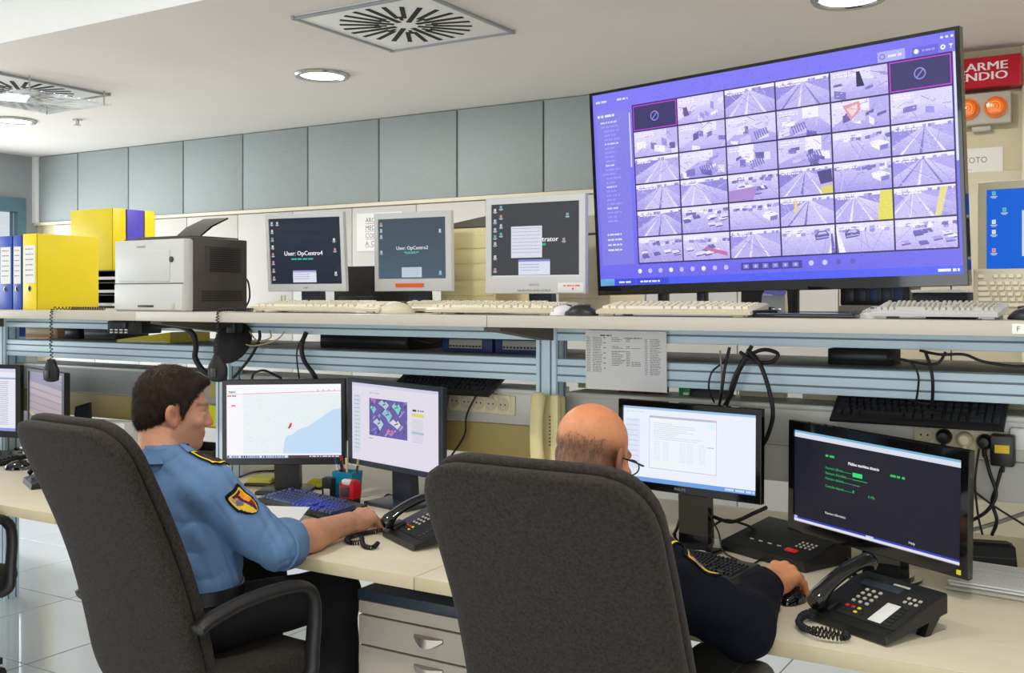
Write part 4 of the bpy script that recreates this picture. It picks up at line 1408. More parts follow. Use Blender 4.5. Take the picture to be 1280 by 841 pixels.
for (x, y, s, c) in ((420, 330, 60, (0.52, 0.80, 0.78)), (640, 260, 85, (0.66, 0.78, 0.82)), (700, 390, 95, (0.55, 0.76, 0.80)), (880, 280, 90, (0.52, 0.80, 0.78)), (540, 520, 95, (0.72, 0.80, 0.86)), (870, 500, 95, (0.86, 0.82, 0.86)), (760, 620, 80, (0.80, 0.48, 0.66)), (440, 215, 60, (0.76, 0.46, 0.70))):
    p.lay += 0.05
    j = [r.uniform(0.6, 1.25) for _ in range(8)]
    p.poly([(x - s * 1.1 * j[0], y - s * 0.1), (x - s * 0.45 * j[1], y - s * 0.75 * j[2]), (x + s * 0.2, y - s * 0.25), (x + s * 0.6 * j[3], y - s * 0.6), (x + s * 1.15 * j[4], y), (x + s * 0.35 * j[5], y + s * 0.95 * j[6]), (x - s * 0.2, y + s * 0.35)], c)
    p.lay += 0.05
    p.line(x - s * 0.3, y + s * 0.1, x + s * 0.4 * j[7], y - s * 0.15, s * 0.16, (0.35, 0.32, 0.5))
p.clip = None
p.lay = 4
for k in range(14):
    p.scribble(50, 180 + k * 54, 150, 10, (0.62, 0.66, 0.72), r)
    p.scribble(1180, 400 + k * 22, 1380, 8, (0.74, 0.74, 0.80), r)
p.rect(1170, 320, 1400, 362, (0.86, 0.82, 0.42))
p.rect(1170, 560, 1400, 590, (0.66, 0.74, 0.82))
p.rect(1190, 270, 1260, 296, (0.25, 0.25, 0.3))
p.scribble(1280, 270, 1400, 20, (0.5, 0.5, 0.55), r)
p.scribble(360, 110, 560, 22, (0.78, 0.76, 0.82), r)
p.scribble(340, 726, 420, 9, (0.4, 0.4, 0.5), r)
monitor('dark blue-grey monitor with a purple aerial image, beside the map monitor', -2.305, 2.974, ZD, 1.028, -9, 0.498, 0.323, p, (0.02, 0.02, 0.014, 0.02), 'dark_bluegrey', -1.5, base=(0.22, 0.19), roll=-1.3, led='blue_led', neckw=0.1)
p = Pic(1920, 1080, (0.91, 0.93, 0.98))
p.up()
p.rect(0, 0, 1920, 36, (0.62, 0.76, 0.90))
p.rect(0, 1020, 1920, 1080, (0.44, 0.62, 0.88))
p.rect(30, 180, 260, 900, (0.86, 0.89, 0.96))
p.rect(400, 120, 1380, 880, (0.72, 0.74, 0.8))
p.up()
p.rect(406, 150, 1374, 872, (0.93, 0.945, 0.975))
for k in range(9):
    p.scribble(50, 200 + 74 * k, 230, 10, (0.72, 0.76, 0.86), r)
p.scribble(1500, 1035, 1900, 28, (0.8, 0.88, 0.98), r)
p.scribble(40, 70, 330, 14, (0.82, 0.85, 0.9), r)
p.up()
for k in range(9):
    p.scribble(470, 220 + k * 28, 700 + r.uniform(0, 500), 8, (0.78, 0.80, 0.85), r)
for k in range(12):
    for x in (470, 610, 850, 960, 1130):
        p.scribble(x, 480 + k * 24, x + 90, 7, (0.82, 0.84, 0.88), r)
p.scribble(1240, 500, 1340, 12, (0.68, 0.7, 0.76), r)
p.rect(1300, 122, 1372, 146, (0.82, 0.72, 0.78))
p.rect(1250, 170, 1360, 250, (0.86, 0.95, 0.97))
monitor('black monitor with a white form window, beside the bald officer', -1.160, 2.925, ZD, 1.042, -7.8, 0.486, 0.2735, p, (0.017, 0.017, 0.019, 0.024), 'black_gloss', 0.7, base=(0.21, 0.17), brand='PHILIPS', brandcol=(0.55, 0.55, 0.56), led=None, neckw=0.1, bside=-0.02)
p = Pic(1920, 1080, (0.10, 0.10, 0.15))
p.up()
p.rect(0, 0, 1920, 30, (0.45, 0.70, 0.82))
p.rect(0, 30, 1920, 84, (0.84, 0.86, 0.92))
p.rect(0, 1030, 1920, 1052, (0.20, 0.26, 0.72))
p.rect(0, 1052, 1920, 1080, (0.88, 0.87, 0.92))
p.up()
G_ = (0.16, 0.78, 0.40)
p.text('Multius maritima situacio', 680, 292, 50, (0.93, 0.93, 0.95), bold=1.5, sx=0.72)
p.scribble(400, 226, 510, 24, G_, r)
p.scribble(1170, 300, 1330, 24, G_, r)
for k, (y, s_) in enumerate(((380, 'Numero difusio'), (440, 'Numero d\'incident'), (500, 'Numero sistema'), (590, 'Consulta disponi'))):
    p.text(s_, 400, y + 10, 42, G_, sx=0.8)
    p.line(610, y + 6, 730, y + 6, 6, (0.12, 0.6, 0.32))
p.rect(735, 368, 850, 416, (0.22, 0.86, 0.48))
p.line(735, 448, 910, 448, 6, G_)
p.line(735, 508, 820, 508, 6, G_)
p.rect(738, 570, 752, 600, G_)
p.text('0 Mb', 920, 616, 42, G_, sx=0.9)
p.text('Numero Informacio', 400, 912, 42, (0.93, 0.93, 0.95), sx=0.75)
p.text('Help', 1380, 1000, 40, (0.93, 0.93, 0.95), sx=0.9)
p.rect(0, 1020, 40, 1052, (0.7, 0.72, 0.9))
p.rect(900, 1032, 985, 1052, (0.8, 0.8, 0.95))
t = monitor('glossy black monitor with green text at the right end of the desk', -0.613, 2.873, ZD, 0.971, -24.9, 0.57, 0.323, p, (0.02, 0.022, 0.026, 0.032), 'black_gloss', -1.9, base=(0.21, 0.2), oval=True, roll=-2.2, led='note_bright', neckw=0.12)
p = Pic(1680, 1050, (0.90, 0.90, 0.94))
p.up()
p.rect(0, 150, 1680, 180, (0.62, 0.68, 0.8))
p.rect(0, 1000, 1680, 1050, (0.5, 0.6, 0.85))
for k in range(22):
    p.rect(0, 210 + k * 34, 1680, 212 + k * 34, (0.78, 0.8, 0.88))
    p.scribble(900, 218 + k * 34, 1500, 10, (0.6, 0.6, 0.66), r)
p.rect(0, 0, 1680, 60, (0.82, 0.84, 0.92))
monitor('black monitor with a white list at the left edge of the photo', -4.69, 2.87, ZD, 1.012, 12, 0.5, 0.34, p, (0.02, 0.028, 0.018, 0.03), 'black_plastic', 0, base=(0.24, 0.2))
p = Pic(1680, 1050, (0.60, 0.56, 0.60))
for k in range(11):
    c = r.choice(((0.66, 0.60, 0.62), (0.56, 0.52, 0.60), (0.62, 0.56, 0.56), (0.50, 0.48, 0.58)))
    p.lay += 0.2
    p.poly([(0, k * 110 - 60), (1680, k * 110 + 60), (1680, k * 110 + 150), (0, k * 110 + 40)], c)
p.lay += 0.5
for k in range(9):
    p.lay += 0.2
    p.poly([(0, 40 + k * 120), (1680, 130 + k * 118), (1680, 142 + k * 118), (0, 58 + k * 120)], (0.46, 0.46, 0.62))
p.lay += 0.5
p.poly([(0, 700), (1000, 860), (1000, 910), (0, 750)], (0.70, 0.64, 0.46))
monitor('black monitor with a dull striped screen behind the left chair', -4.14, 2.84, ZD, 1.02, -16, 0.47, 0.31, p, (0.014, 0.03, 0.014, 0.026), 'black_plastic', 0, base=(0.22, 0.19))

# ------------------------------------------------------------ phones


def helix(path, r, turns, n=14):
    """points of a coiled cord following a polyline"""
    P = [Vector(p) for p in path]
    L = [0.0]
    for a, b in zip(P[:-1], P[1:]):
        L.append(L[-1] + (b - a).length)
    out = []
    N_ = turns * n
    up = Vector((0.13, 0.21, 0.97))
    for i in range(N_ + 1):
        s = L[-1] * i / N_
        k = max(j for j in range(len(L)) if L[j] <= s + 1e-9)
        k = min(k, len(P) - 2)
        d = P[k + 1] - P[k]
        q = P[k] + d * ((s - L[k]) / max(d.length, 1e-6))
        tg = d.normalized()
        a = tg.cross(up).normalized()
        b = tg.cross(a)
        an = 2 * PI * i / n
        out.append(q + a * math.cos(an) * r + b * math.sin(an) * r)
    return out


def smooth_path(pts, n=6):
    P = [Vector(p) for p in pts]
    P = [P[0]] + P + [P[-1]]
    out = []
    for i in range(1, len(P) - 2):
        for k in range(n):
            t = k / n
            a, b, c, d = P[i - 1], P[i], P[i + 1], P[i + 2]
            out.append(0.5 * ((2 * b) + (c - a) * t + (2 * a - 5 * b + 4 * c - d) * t * t + (3 * b - a - 3 * c + d) * t ** 3))
    out.append(P[-2])
    return out


def desk_phone(label, loc, rz, label_card=True):
    t = thing('desk_phone', label, 'telephone', loc, rz, 'black office telephones')
    w, d, h0, h1 = 0.235, 0.205, 0.022, 0.088
    body = MB()

    def sec(x, ins):
        return [(x, 0 + ins, 0.004 + ins), (x, d - ins, 0.045), (x, d - ins, h1 - ins), (x, d * 0.8, h1 - 0.006 - ins), (x, 0.03, h0 + 0.010 - ins), (x, 0 + ins, h0 - ins)]
    body.loft([sec(-w / 2, 0.004), sec(-w / 2 + 0.005, 0), sec(w / 2 - 0.005, 0), sec(w / 2, 0.004)])
    body.build('body', 'black_plastic', t)
    sl = math.atan2(h1 - 0.006 - h0 - 0.010, d * 0.8 - 0.03)
    fm = T((0, 0.03, h0 + 0.0105), (sl, 0, 0))      # the sloping face: x across, y up the slope
    for s in (-1, 1):
        MB().loft([[(s * 0.10 - 0.012, 0.13, 0.0), (s * 0.10 + 0.012, 0.13, 0.0), (s * 0.10 + 0.012, 0.15, 0.0), (s * 0.10 - 0.012, 0.15, 0.0)],
                   [(s * 0.10 - 0.012, d - 0.05, 0.05), (s * 0.10 + 0.012, d - 0.05, 0.05), (s * 0.10 + 0.012, d - 0.01, 0.05), (s * 0.10 - 0.012, d - 0.01, 0.05)]]).build('stand_leg', 'black_plastic', t)
    MB().box((-0.02, 0.128, 0.002), (0.11, 0.022, 0.005), 0.002, mx=fm).build('display', 'dark_bluegrey', t)
    MB().box((0.02, 0.149, 0.001), (0.045, 0.006, 0.003), 0.001, mx=fm).build('maker_plate', 'grey_plastic', t)
    km = MB().box((0, 0, 0.0025), (0.0085, 0.0075, 0.005), 0.0015).mesh('dial_key')
    for i in range(3):
        for j in range(4):
            o = link('dial_key', km, 'grey_plastic', t)
            o.matrix_local = fm @ T((-0.042 + 0.019 * i, 0.052 + 0.0165 * j, 0))
    for i, m_ in enumerate(('red_plastic', 'red_plastic', 'note_bright', 'key_dark')):
        o = MB().box((-0.042 + 0.017 * i, 0.03, 0.002), (0.009, 0.007, 0.004), 0.0015, mx=fm).build('function_key', m_, t)
        MB().box((-0.042 + 0.017 * i, 0.015, 0.002), (0.009, 0.006, 0.004), 0.0015, mx=fm).build('function_key', 'key_dark' if i != 2 else 'note_bright', t)
    for i in range(3):
        for j in range(2):
            MB().box((0.066 + 0.015 * i, 0.098 + 0.016 * j, 0.002), (0.008, 0.008, 0.004), 0.0015, mx=fm).build('menu_key', 'grey_plastic', t)
    for i in range(6):
        MB().box((0.085, 0.008 + 0.0135 * i, 0.002), (0.018, 0.008, 0.004), 0.0015, mx=fm).build('line_key', 'key_dark', t)
    if label_card:
        MB().box((0.052, 0.042, 0.001), (0.036, 0.075, 0.002), 0.0005, mx=fm).build('name_card', 'paper', t)
    MB().box((0.03, 0.07, 0.0006), (0.165, 0.145, 0.0015), 0.0006, mx=fm).build('face_plate', 'black_matte', t)
    # handset on its cradle along the left side
    hm = T((-0.088, 0.03, h0 + 0.012), (sl, 0, 0))
    hs = MB()
    rings = []
    for q in np.linspace(0, 1, 15):
        y = -0.03 + 0.215 * q
        end = abs(2 * q - 1)
        z = 0.028 + 0.016 * (1 - end ** 2)
        ww = 0.023 + 0.004 * end ** 3
        th = 0.013 + 0.017 * max(0, end - 0.55) / 0.45
        if q in (0, 1):
            ww, th = ww * 0.7, th * 0.6
        rings.append([(ww * math.cos(a), y, z - (th - 0.013) * 0.6 + th * math.sin(a)) for a in [2 * PI * j / 16 for j in range(16)]])
    hs.loft(rings, hm)
    hs.build('handset', 'black_gloss', t, ang=60)
    MB().box((-0.088, 0.012, 0.003), (0.05, 0.045, 0.012), 0.005, mx=T((0, 0.03, h0 + 0.0105), (sl, 0, 0))).build('cradle', 'black_plastic', t)
    return t, fm, hm


ph1, _, _ = desk_phone('black desk phone beside the hand of the officer in the blue shirt', (-1.945, 2.53, ZD), R(-28), False)
ph2, _, _ = desk_phone('black desk phone with a white name card in front of the green-text monitor', (-0.565, 2.385, ZD), R(-28), True)


def cord(parent, pts_world, r=0.0055, turns=40, wire=0.0022, name='coiled_cord'):
    inv = parent.matrix_basis.inverted()
    pts = [inv @ Vector(p) for p in smooth_path(pts_world, 6)]
    return MB().tube(helix(pts, r, turns, 8), wire, 5).build(name, 'cable_black', parent, ang=80)


zc_ = ZD + 0.0085
cord(ph2, [at(1022, 762, Z=zc_ + 0.012), at(1010, 765, Z=zc_), at(1000, 772, Z=zc_), at(1004, 785, Z=zc_ ), at(1030, 787, Z=zc_), at(1058, 792, Z=zc_), at(1052, 797, Z=zc_ + 0.004), at(1020, 791, Z=zc_ + 0.008), at(998, 778, Z=zc_ + 0.006), at(1010, 768, Z=zc_ + 0.008), at(1018, 772, Z=zc_ + 0.008)], 0.006, 60)
cord(ph1, [at(479, 662, Z=zc_ + 0.006), at(470, 664, Z=zc_), at(448, 668, Z=zc_), at(434, 673, Z=zc_), at(438, 678, Z=zc_), at(452, 677, Z=zc_), at(452, 672, Z=zc_ + 0.012), at(455, 682, Z=zc_), at(466, 684, Z=zc_), at(472, 679, Z=zc_ + 0.004)], 0.006, 52)

# cream wall phone hanging on the post beside the bald officer
q = at(692, 530, Y=3.05)
t = thing('wall_phone', 'cream wall telephone handset hanging by the aluminium post', 'telephone', (q.x - 0.005, 3.06, 1.05))
MB().span((-0.03, -0.035, -0.12), (0.05, 0.0, 0.12), 0.012).build('wall_base', 'cream_plastic', t)
rings = []
for k in np.linspace(0, 1, 19):
    z = -0.125 + 0.255 * k
    e = abs(2 * k - 1)
    y = -0.075 - 0.012 * (1 - e * e)
    th = 0.013 + 0.018 * max(0, e - 0.5) / 0.5
    ww = 0.024 + 0.003 * e ** 2
    if k in (0, 1):
        th, ww = th * 0.55, ww * 0.7
    rings.append([(-0.022 + ww * math.cos(a), y + th * 0.5 + th * math.sin(a), z) for a in [2 * PI * j / 16 for j in range(16)]])
MB().loft(rings).build('handset', 'cream_plastic', t, ang=60)
MB().box((0.033, -0.045, 0.0), (0.032, 0.03, 0.25), 0.01).build('cradle', 'cream_plastic', t)
g = MB()
for k in range(9):
    g.box((0.012, -0.04, 0.05 - 0.012 * k), (0.012, 0.012, 0.004), 0.001)
g.build('key_strip', 'shelf_bracket', t)

# ------------------------------------------------------------ desk things, left work place
lit = lambda x, y: x > 0.02 and y < 0.1 and x < 0.2
t = keyboard('black keyboard with blue backlit keys under the map monitor', (-2.555, 2.712, ZD), R(-13), 'black_plastic', 'key_lit', w=0.45, d=0.165, tilt=3, lit=lambda x, y: -0.02 < x < 0.15 and 0.02 < y < 0.1)
a, b, c, d = at(318, 632, Z=ZD + 0.035), at(387, 634, Z=ZD + 0.037), at(372, 653, Z=ZD + 0.003), at(290, 645, Z=ZD + 0.003)
sh = MB()
sh.loft([[tuple(d), tuple(c), tuple(c + Vector((0, 0, 0.0012))), tuple(d + Vector((0, 0, 0.0012)))], [tuple(a), tuple(b), tuple(b + Vector((0, 0, 0.0012))), tuple(a + Vector((0, 0, 0.0012)))]])
tag(sh.build('paper_sheet', 'paper', smooth=False), 'white sheet of paper leaning on the front edge of the blue backlit keyboard', 'paper')
q = at(335, 604, Z=ZD)
t = thing('sticky_note_pad', 'pale yellow sticky note pad on a black base below the map monitor', 'notepad', (q.x, q.y - 0.03, ZD), R(24))
MB().box((0.04, 0, 0.006), (0.2, 0.1, 0.012), 0.003).build('holder', 'black_plastic', t)
for k in range(5):
    MB().box((0.004 * math.sin(k * 2.1), 0.003 * math.cos(k * 1.7), 0.014 + 0.004 * k), (0.098, 0.085, 0.0038), rot=(0, 0, 0.06 * math.sin(k * 3))).build('note_block', 'note_yellow', t, smooth=False)
q = at(395, 609, Z=ZD)
t = thing('sticky_note_pad', 'bright yellow sticky note pad in a dark tray left of the black stamp', 'notepad', (q.x, q.y, ZD), R(10))
MB().box((0, 0, 0.004), (0.09, 0.085, 0.008), 0.002).build('tray', 'black_plastic', t)
MB().loft([[(-0.035, -0.035, 0.008), (0.035, -0.035, 0.008), (0.035, 0.035, 0.008), (-0.035, 0.035, 0.008)], [(-0.035, -0.035, 0.012), (0.035, -0.035, 0.012), (0.035, 0.035, 0.03), (-0.035, 0.035, 0.03)]]).build('note_block', 'note_bright', t)
q = at(411, 626, Z=ZD)
t = thing('rubber_stamp', 'black self-inking stamp in front of the blue pen cup', 'stamp', (q.x, q.y, ZD), R(8))
MB().box((0, 0, 0.012), (0.05, 0.035, 0.024), 0.004).build('base', 'black_plastic', t)
MB().box((0, 0, 0.055), (0.046, 0.032, 0.066), 0.006).build('body', 'black_plastic', t)
MB().box((0.002, -0.0165, 0.035), (0.026, 0.003, 0.026), 0.001).build('maker_label', 'grey_plastic', t)
MB().box((0, 0, 0.088), (0.03, 0.022, 0.004), 0.001).build('cap', 'navy_plastic', t)
q = at(438, 630, Z=ZD)
t = thing('rubber_stamp', 'red self-inking stamp with a white top at the right of the blue pen cup', 'stamp', (q.x, q.y, ZD), R(-4))
MB().box((0, 0, 0.012), (0.066, 0.04, 0.024), 0.004).build('base', 'black_plastic', t)
MB().loft([[(-0.033, -0.02, 0.024), (0.033, -0.02, 0.024), (0.033, 0.02, 0.024), (-0.033, 0.02, 0.024)], [(-0.035, -0.022, 0.05), (0.035, -0.022, 0.05), (0.035, 0.022, 0.05), (-0.035, 0.022, 0.05)], [(-0.033, -0.02, 0.078), (0.033, -0.02, 0.078), (0.033, 0.02, 0.078), (-0.033, 0.02, 0.078)], [(-0.024, -0.014, 0.09), (0.024, -0.014, 0.09), (0.024, 0.014, 0.09), (-0.024, 0.014, 0.09)]]).build('body', 'stamp_red', t, ang=50)
MB().box((-0.006, -0.0225, 0.048), (0.04, 0.003, 0.034), 0.001).build('front_window', 'charcoal', t)
MB().box((-0.004, -0.012, 0.082), (0.044, 0.022, 0.022), 0.008).build('index_window', 'light_plastic', t)
q = at(431, 624, Z=ZD)
t = thing('pen_cup', 'blue plastic pen cup with pens below the aerial image monitor', 'pen holder', (q.x, q.y + 0.015, ZD), R(5))
pc = MB()
o_ = [(-0.045, -0.035), (0.045, -0.035), (0.045, 0.035), (-0.045, 0.035)]
pc.loft([[(x * 0.88, y * 0.88, 0) for x, y in o_], [(x, y, 0.105) for x, y in o_], [(x * 0.9, y * 0.88, 0.105) for x, y in o_], [(x * 0.8, y * 0.8, 0.006) for x, y in o_]])
pc.build('cup', 'pen_cup_blue', t)
for x, y, dx, dy, h, m_, lb_ in ((-0.02, 0.0, -0.035, 0.0, 0.145, 'light_plastic', 'white'), (-0.012, 0.01, -0.03, 0.01, 0.15, 'stamp_red', 'red and white'), (0.0, 0.0, -0.008, 0.005, 0.148, 'cream_plastic', 'cream'), (-0.005, -0.01, -0.018, 0, 0.14, 'black_plastic', 'black'), (0.024, 0.0, 0.026, 0.0, 0.148, 'charcoal', 'dark capped')):
    w_ = t.matrix_basis @ Vector((x, y, 0.008))
    e_ = t.matrix_basis @ Vector((x + dx, y + dy, h))
    pn = thing('pen', lb_ + ' pen standing in the blue pen cup', 'pen', w_, group='pens in the blue cup')
    dd = e_ - w_
    MB().tube([(0, 0, 0), dd * 0.08, dd], [0.0012, 0.0042, 0.0042], 8).build('barrel', m_, pn)
    MB().tube([dd * 0.86, dd * 1.03], [0.0052, 0.0052], 8).build('cap', 'cable_beige' if lb_ == 'dark capped' else ('navy_plastic' if lb_ == 'white' else m_), pn)

# things behind the left officer
q = at(262, 560, Z=ZD + 0.02)
t = thing('desk_tray', 'dark desk tray beside the map monitor, behind the officer in the blue shirt', 'tray', (at(258, 578, Z=ZD).x, at(258, 578, Z=ZD).y, ZD), R(4))
MB().span((-0.13, -0.09, 0), (0.13, 0.12, 0.012), 0.003).span((-0.13, -0.09, 0.01), (-0.12, 0.12, 0.075), 0.003).span((0.12, -0.09, 0.01), (0.13, 0.12, 0.075), 0.003).span((-0.13, -0.09, 0.01), (0.13, -0.08, 0.07), 0.003).span((-0.13, 0.11, 0.01), (0.13, 0.12, 0.075), 0.003).build('tray', 'charcoal', t)
q = at(263, 540, Y=3.09)
t = thing('sticky_note', 'bright yellow sticky note hanging behind the face of the officer in the blue shirt', 'note', (q.x + 0.01, 3.118, 0.99))
MB().box((0, -0.001, 0), (0.095, 0.002, 0.09)).build('note_sheet', 'note_bright', t, smooth=False)
q = at(266, 507, Y=3.09)
t = thing('intercom_box', 'grey wall intercom box with a dark window on the cable duct at left', 'intercom', (q.x + 0.03, 3.116, 1.115))
MB().box((0, -0.02, 0), (0.13, 0.04, 0.13), 0.006).build('case', 'grey_metal', t)
MB().box((-0.02, -0.0405, -0.01), (0.05, 0.003, 0.06), 0.001).build('window', 'beige_metal', t)
MB().box((0.0, -0.0405, 0.045), (0.06, 0.003, 0.012), 0.001).build('yellow_strip', 'note_bright', t)
q = at(100, 512, Y=3.0)
t = thing('phone_rest', 'small blue-grey stand on the desk behind the left chair', 'stand', (q.x, 3.0, ZD), R(20))
MB().loft([[(-0.04, -0.02, 0), (0.04, -0.02, 0), (0.04, 0.04, 0), (-0.04, 0.04, 0)], [(-0.025, 0.0, 0.26), (0.045, 0.0, 0.28), (0.045, 0.02, 0.28), (-0.025, 0.02, 0.26)]]).build('body', 'dark_bluegrey', t)
q = at(141, 517, Y=3.0)
t = thing('white_carton', 'white carton on the desk between the left chair and the officer in the blue shirt', 'carton', (q.x, 2.98, ZD), R(6))
MB().span((-0.09, 0, 0), (0.09, 0.09, 0.205), 0.003).build('carton', 'light_plastic', t)
MB().span((-0.0905, -0.001, 0.15), (0.0905, 0.002, 0.156), 0.0005).build('flap_edge', 'charcoal', t, smooth=False)
q = at(118, 514, Y=3.02)
t = thing('desk_clutter_tray', 'brown letter tray beside the white carton behind the left chair', 'tray', (-4.075, 3.03, ZD))
MB().span((-0.09, -0.02, 0), (0.085, 0.1, 0.015), 0.003).span((-0.09, 0.08, 0), (0.085, 0.1, 0.19), 0.003).span((-0.09, -0.02, 0.09), (0.085, 0.1, 0.1), 0.002).build('tray', 'shelf_bracket', t)

# far left desk: keyboard, mouse, phone
q = at(8, 578, Z=ZD)
keyboard('black keyboard on the far left desk', (q.x - 0.14, q.y - 0.11, ZD), R(4), 'black_plastic', 'key_dark', w=0.44, d=0.16)
q = at(24, 585, Z=ZD)
mouse('black mouse on the far left desk beside the keyboard', (q.x + 0.03, q.y - 0.02, ZD), R(-50), 'black_gloss', 1.1)
q = at(22, 604, Z=ZD)
t = thing('desk_phone_handset', 'black wedge shaped phone at the front of the far left desk', 'telephone', (q.x + 0.09, q.y - 0.02, ZD), R(-25))
MB().loft([[(-0.1, 0, 0), (0.1, 0, 0), (0.1, 0.18, 0), (-0.1, 0.18, 0)], [(-0.1, 0.004, 0.02), (0.1, 0.004, 0.02), (0.1, 0.18, 0.075), (-0.1, 0.18, 0.075)]]).build('body', 'black_plastic', t)
MB().tube([(-0.06, 0.01, 0.045), (-0.06, 0.03, 0.06), (-0.06, 0.15, 0.092), (-0.06, 0.17, 0.08)], [0.02, 0.016, 0.016, 0.02], 12).build('handset', 'black_gloss', t, ang=60)
q = at(30, 562, Z=ZD)
tag(MB().box((q.x + 0.02, q.y, ZD + 0.006), (0.1, 0.07, 0.012), 0.004).build('card_reader', 'black_plastic'), 'small flat black card reader below the striped left monitor', 'card reader')

# ------------------------------------------------------------ desk things, right work place
t = thing('intercom_console', 'flat black intercom console with a red button under the green-text monitor', 'intercom', (-0.925, 2.905, ZD), R(-25.5))
w_, d_ = 0.315, 0.2
MB().loft([[(-w_ / 2, 0.004, 0.004), (w_ / 2, 0.004, 0.004), (w_ / 2, d_, 0.004), (-w_ / 2, d_, 0.004)], [(-w_ / 2, 0, 0.03), (w_ / 2, 0, 0.03), (w_ / 2, d_, 0.075), (-w_ / 2, d_, 0.075)], [(-w_ / 2 + 0.006, 0.006, 0.035), (w_ / 2 - 0.006, 0.006, 0.035), (w_ / 2 - 0.006, d_, 0.08), (-w_ / 2 + 0.006, d_, 0.08)]]).build('case', 'black_plastic', t)
sl = math.atan2(0.045, d_)
fm = T((0, 0, 0.0345), (sl, 0, 0))
MB().box((0.085, 0.035, 0.003), (0.042, 0.018, 0.006), 0.003, mx=fm).build('red_button', 'red_plastic', t)
for i in range(4):
    for j in range(3):
        MB().box((0.075 + 0.016 * i, 0.068 + 0.014 * j, 0.002), (0.006, 0.006, 0.004), 0.001, mx=fm).build('key', 'grey_plastic', t)
for i in range(4):
    MB().box((-0.075 + 0.035 * i, 0.045, 0.0015), (0.014, 0.004, 0.003), 0.001, mx=fm).build('indicator', 'grey_plastic', t)
q = at(900, 712, Z=ZD)
kp = keyboard('small black keypad keyboard beside the arm of the bald officer', (-1.05, 2.64, ZD), R(-12), 'black_plastic', 'key_dark', w=0.29, d=0.15, tilt=2)
q = at(985, 735, Z=ZD)
q = at(1048, 702, Z=ZD)
t = thing('desk_puck', 'round black puck between the intercom console and the right desk phone', 'puck', (q.x, q.y, ZD), R(20))
MB().lathe([(0.032, 0), (0.036, 0.004), (0.034, 0.02), (0.028, 0.04), (0.018, 0.052), (0.0005, 0.056)], 24).build('dome', 'black_gloss', t, ang=60)
MB().lathe([(0.04, 0), (0.04, 0.005), (0.034, 0.006)], 24).build('base_ring', 'black_plastic', t)
# papers at the right end
a, b = at(1212, 738, Z=ZD + 0.02), at(1290, 705, Z=ZD + 0.02)
t = thing('paper_stack', 'stack of printed sheets in a pale folder at the right end of the desk', 'papers', (-0.265, 2.99, ZD), R(-6))
MB().box((0, 0, 0.005), (0.30, 0.26, 0.008), 0.002).build('folder', 'grey_plastic', t)
for k in range(4):
    MB().box((0.004 * math.sin(k * 2), 0.004 * math.cos(k * 3), 0.0115 + 0.004 * k), (0.285, 0.235, 0.0036), rot=(0, 0, 0.02 * math.sin(5 * k))).build('sheet', 'paper', t, smooth=False)
pp = Pic(285, 235, (0.86, 0.86, 0.85))
pp.up()
for k in range(14):
    pp.scribble(20, 20 + k * 14, 265, 3, (0.66, 0.66, 0.66), r)
pp.line(14, 60, 270, 58, 1.5, (0.5, 0.5, 0.5))
pp.line(14, 110, 270, 112, 1.5, (0.5, 0.5, 0.5))
pp.build('print', 'print', 0.284, 0.234, t, T((0, 0, 0.0258)) @ FLAT)
t = thing('power_brick', 'black power brick on the desk above the printed sheets', 'adapter', (-0.36, 3.20, ZD), R(15))
MB().loft([[(-0.07, -0.035, 0), (0.07, -0.035, 0), (0.07, 0.035, 0), (-0.07, 0.035, 0)], [(-0.065, -0.03, 0.06), (0.065, -0.03, 0.06), (0.065, 0.03, 0.06), (-0.065, 0.03, 0.06)], [(-0.05, -0.02, 0.068), (0.05, -0.02, 0.068), (0.05, 0.02, 0.068), (-0.05, 0.02, 0.068)]]).build('brick', 'black_matte', t)
MB().span((-0.066, -0.034, 0.028), (0.066, 0.034, 0.031)).build('seam', 'charcoal', t, smooth=False)

# ------------------------------------------------------------ below the shelf
q = at(165, 409, Y=2.9)
t = thing('radio_transceiver', 'black mobile radio transceiver mounted under the shelf below the printer', 'radio', (q.x, 2.86, 1.372), R(14))
MB().box((0.0, 0.07, 0), (0.17, 0.14, 0.055), 0.006).build('body', 'black_plastic', t)
MB().box((-0.025, -0.006, 0.010), (0.085, 0.014, 0.028), 0.003).build('display', 'dark_bluegrey', t)
g = MB()
for i in range(4):
    for j in range(2):
        g.box((-0.06 + 0.024 * i, -0.002, -0.01 - 0.011 * j), (0.014, 0.008, 0.006), 0.001)
g.build('buttons', 'light_plastic', t)
g = MB()
for i in range(6):
    g.box((0.05 + 0.006 * i, -0.002, 0.002), (0.003, 0.006, 0.04))
g.build('speaker_grille', 'charcoal', t, smooth=False)
MB().box((0.0, 0.06, 0.032), (0.13, 0.1, 0.01), 0.002).build('mount', 'shelf_bracket', t)
q = at(275, 420, Y=2.95)
t = thing('horn_speaker', 'black round horn speaker hanging below the shelf above the officer in the blue shirt', 'speaker', (q.x, 2.94, 1.40))
MB().lathe([(0.0005, 0), (0.035, -0.0), (0.06, -0.02), (0.088, -0.055), (0.093, -0.062), (0.085, -0.06), (0.04, -0.03), (0.0005, -0.028)], 28, T((0, 0.03, -0.06), (R(62), R(14), 0))).build('horn', 'black_matte', t, ang=50)
MB().box((0.04, 0.05, -0.02), (0.05, 0.05, 0.055), 0.008).build('mount', 'black_plastic', t)


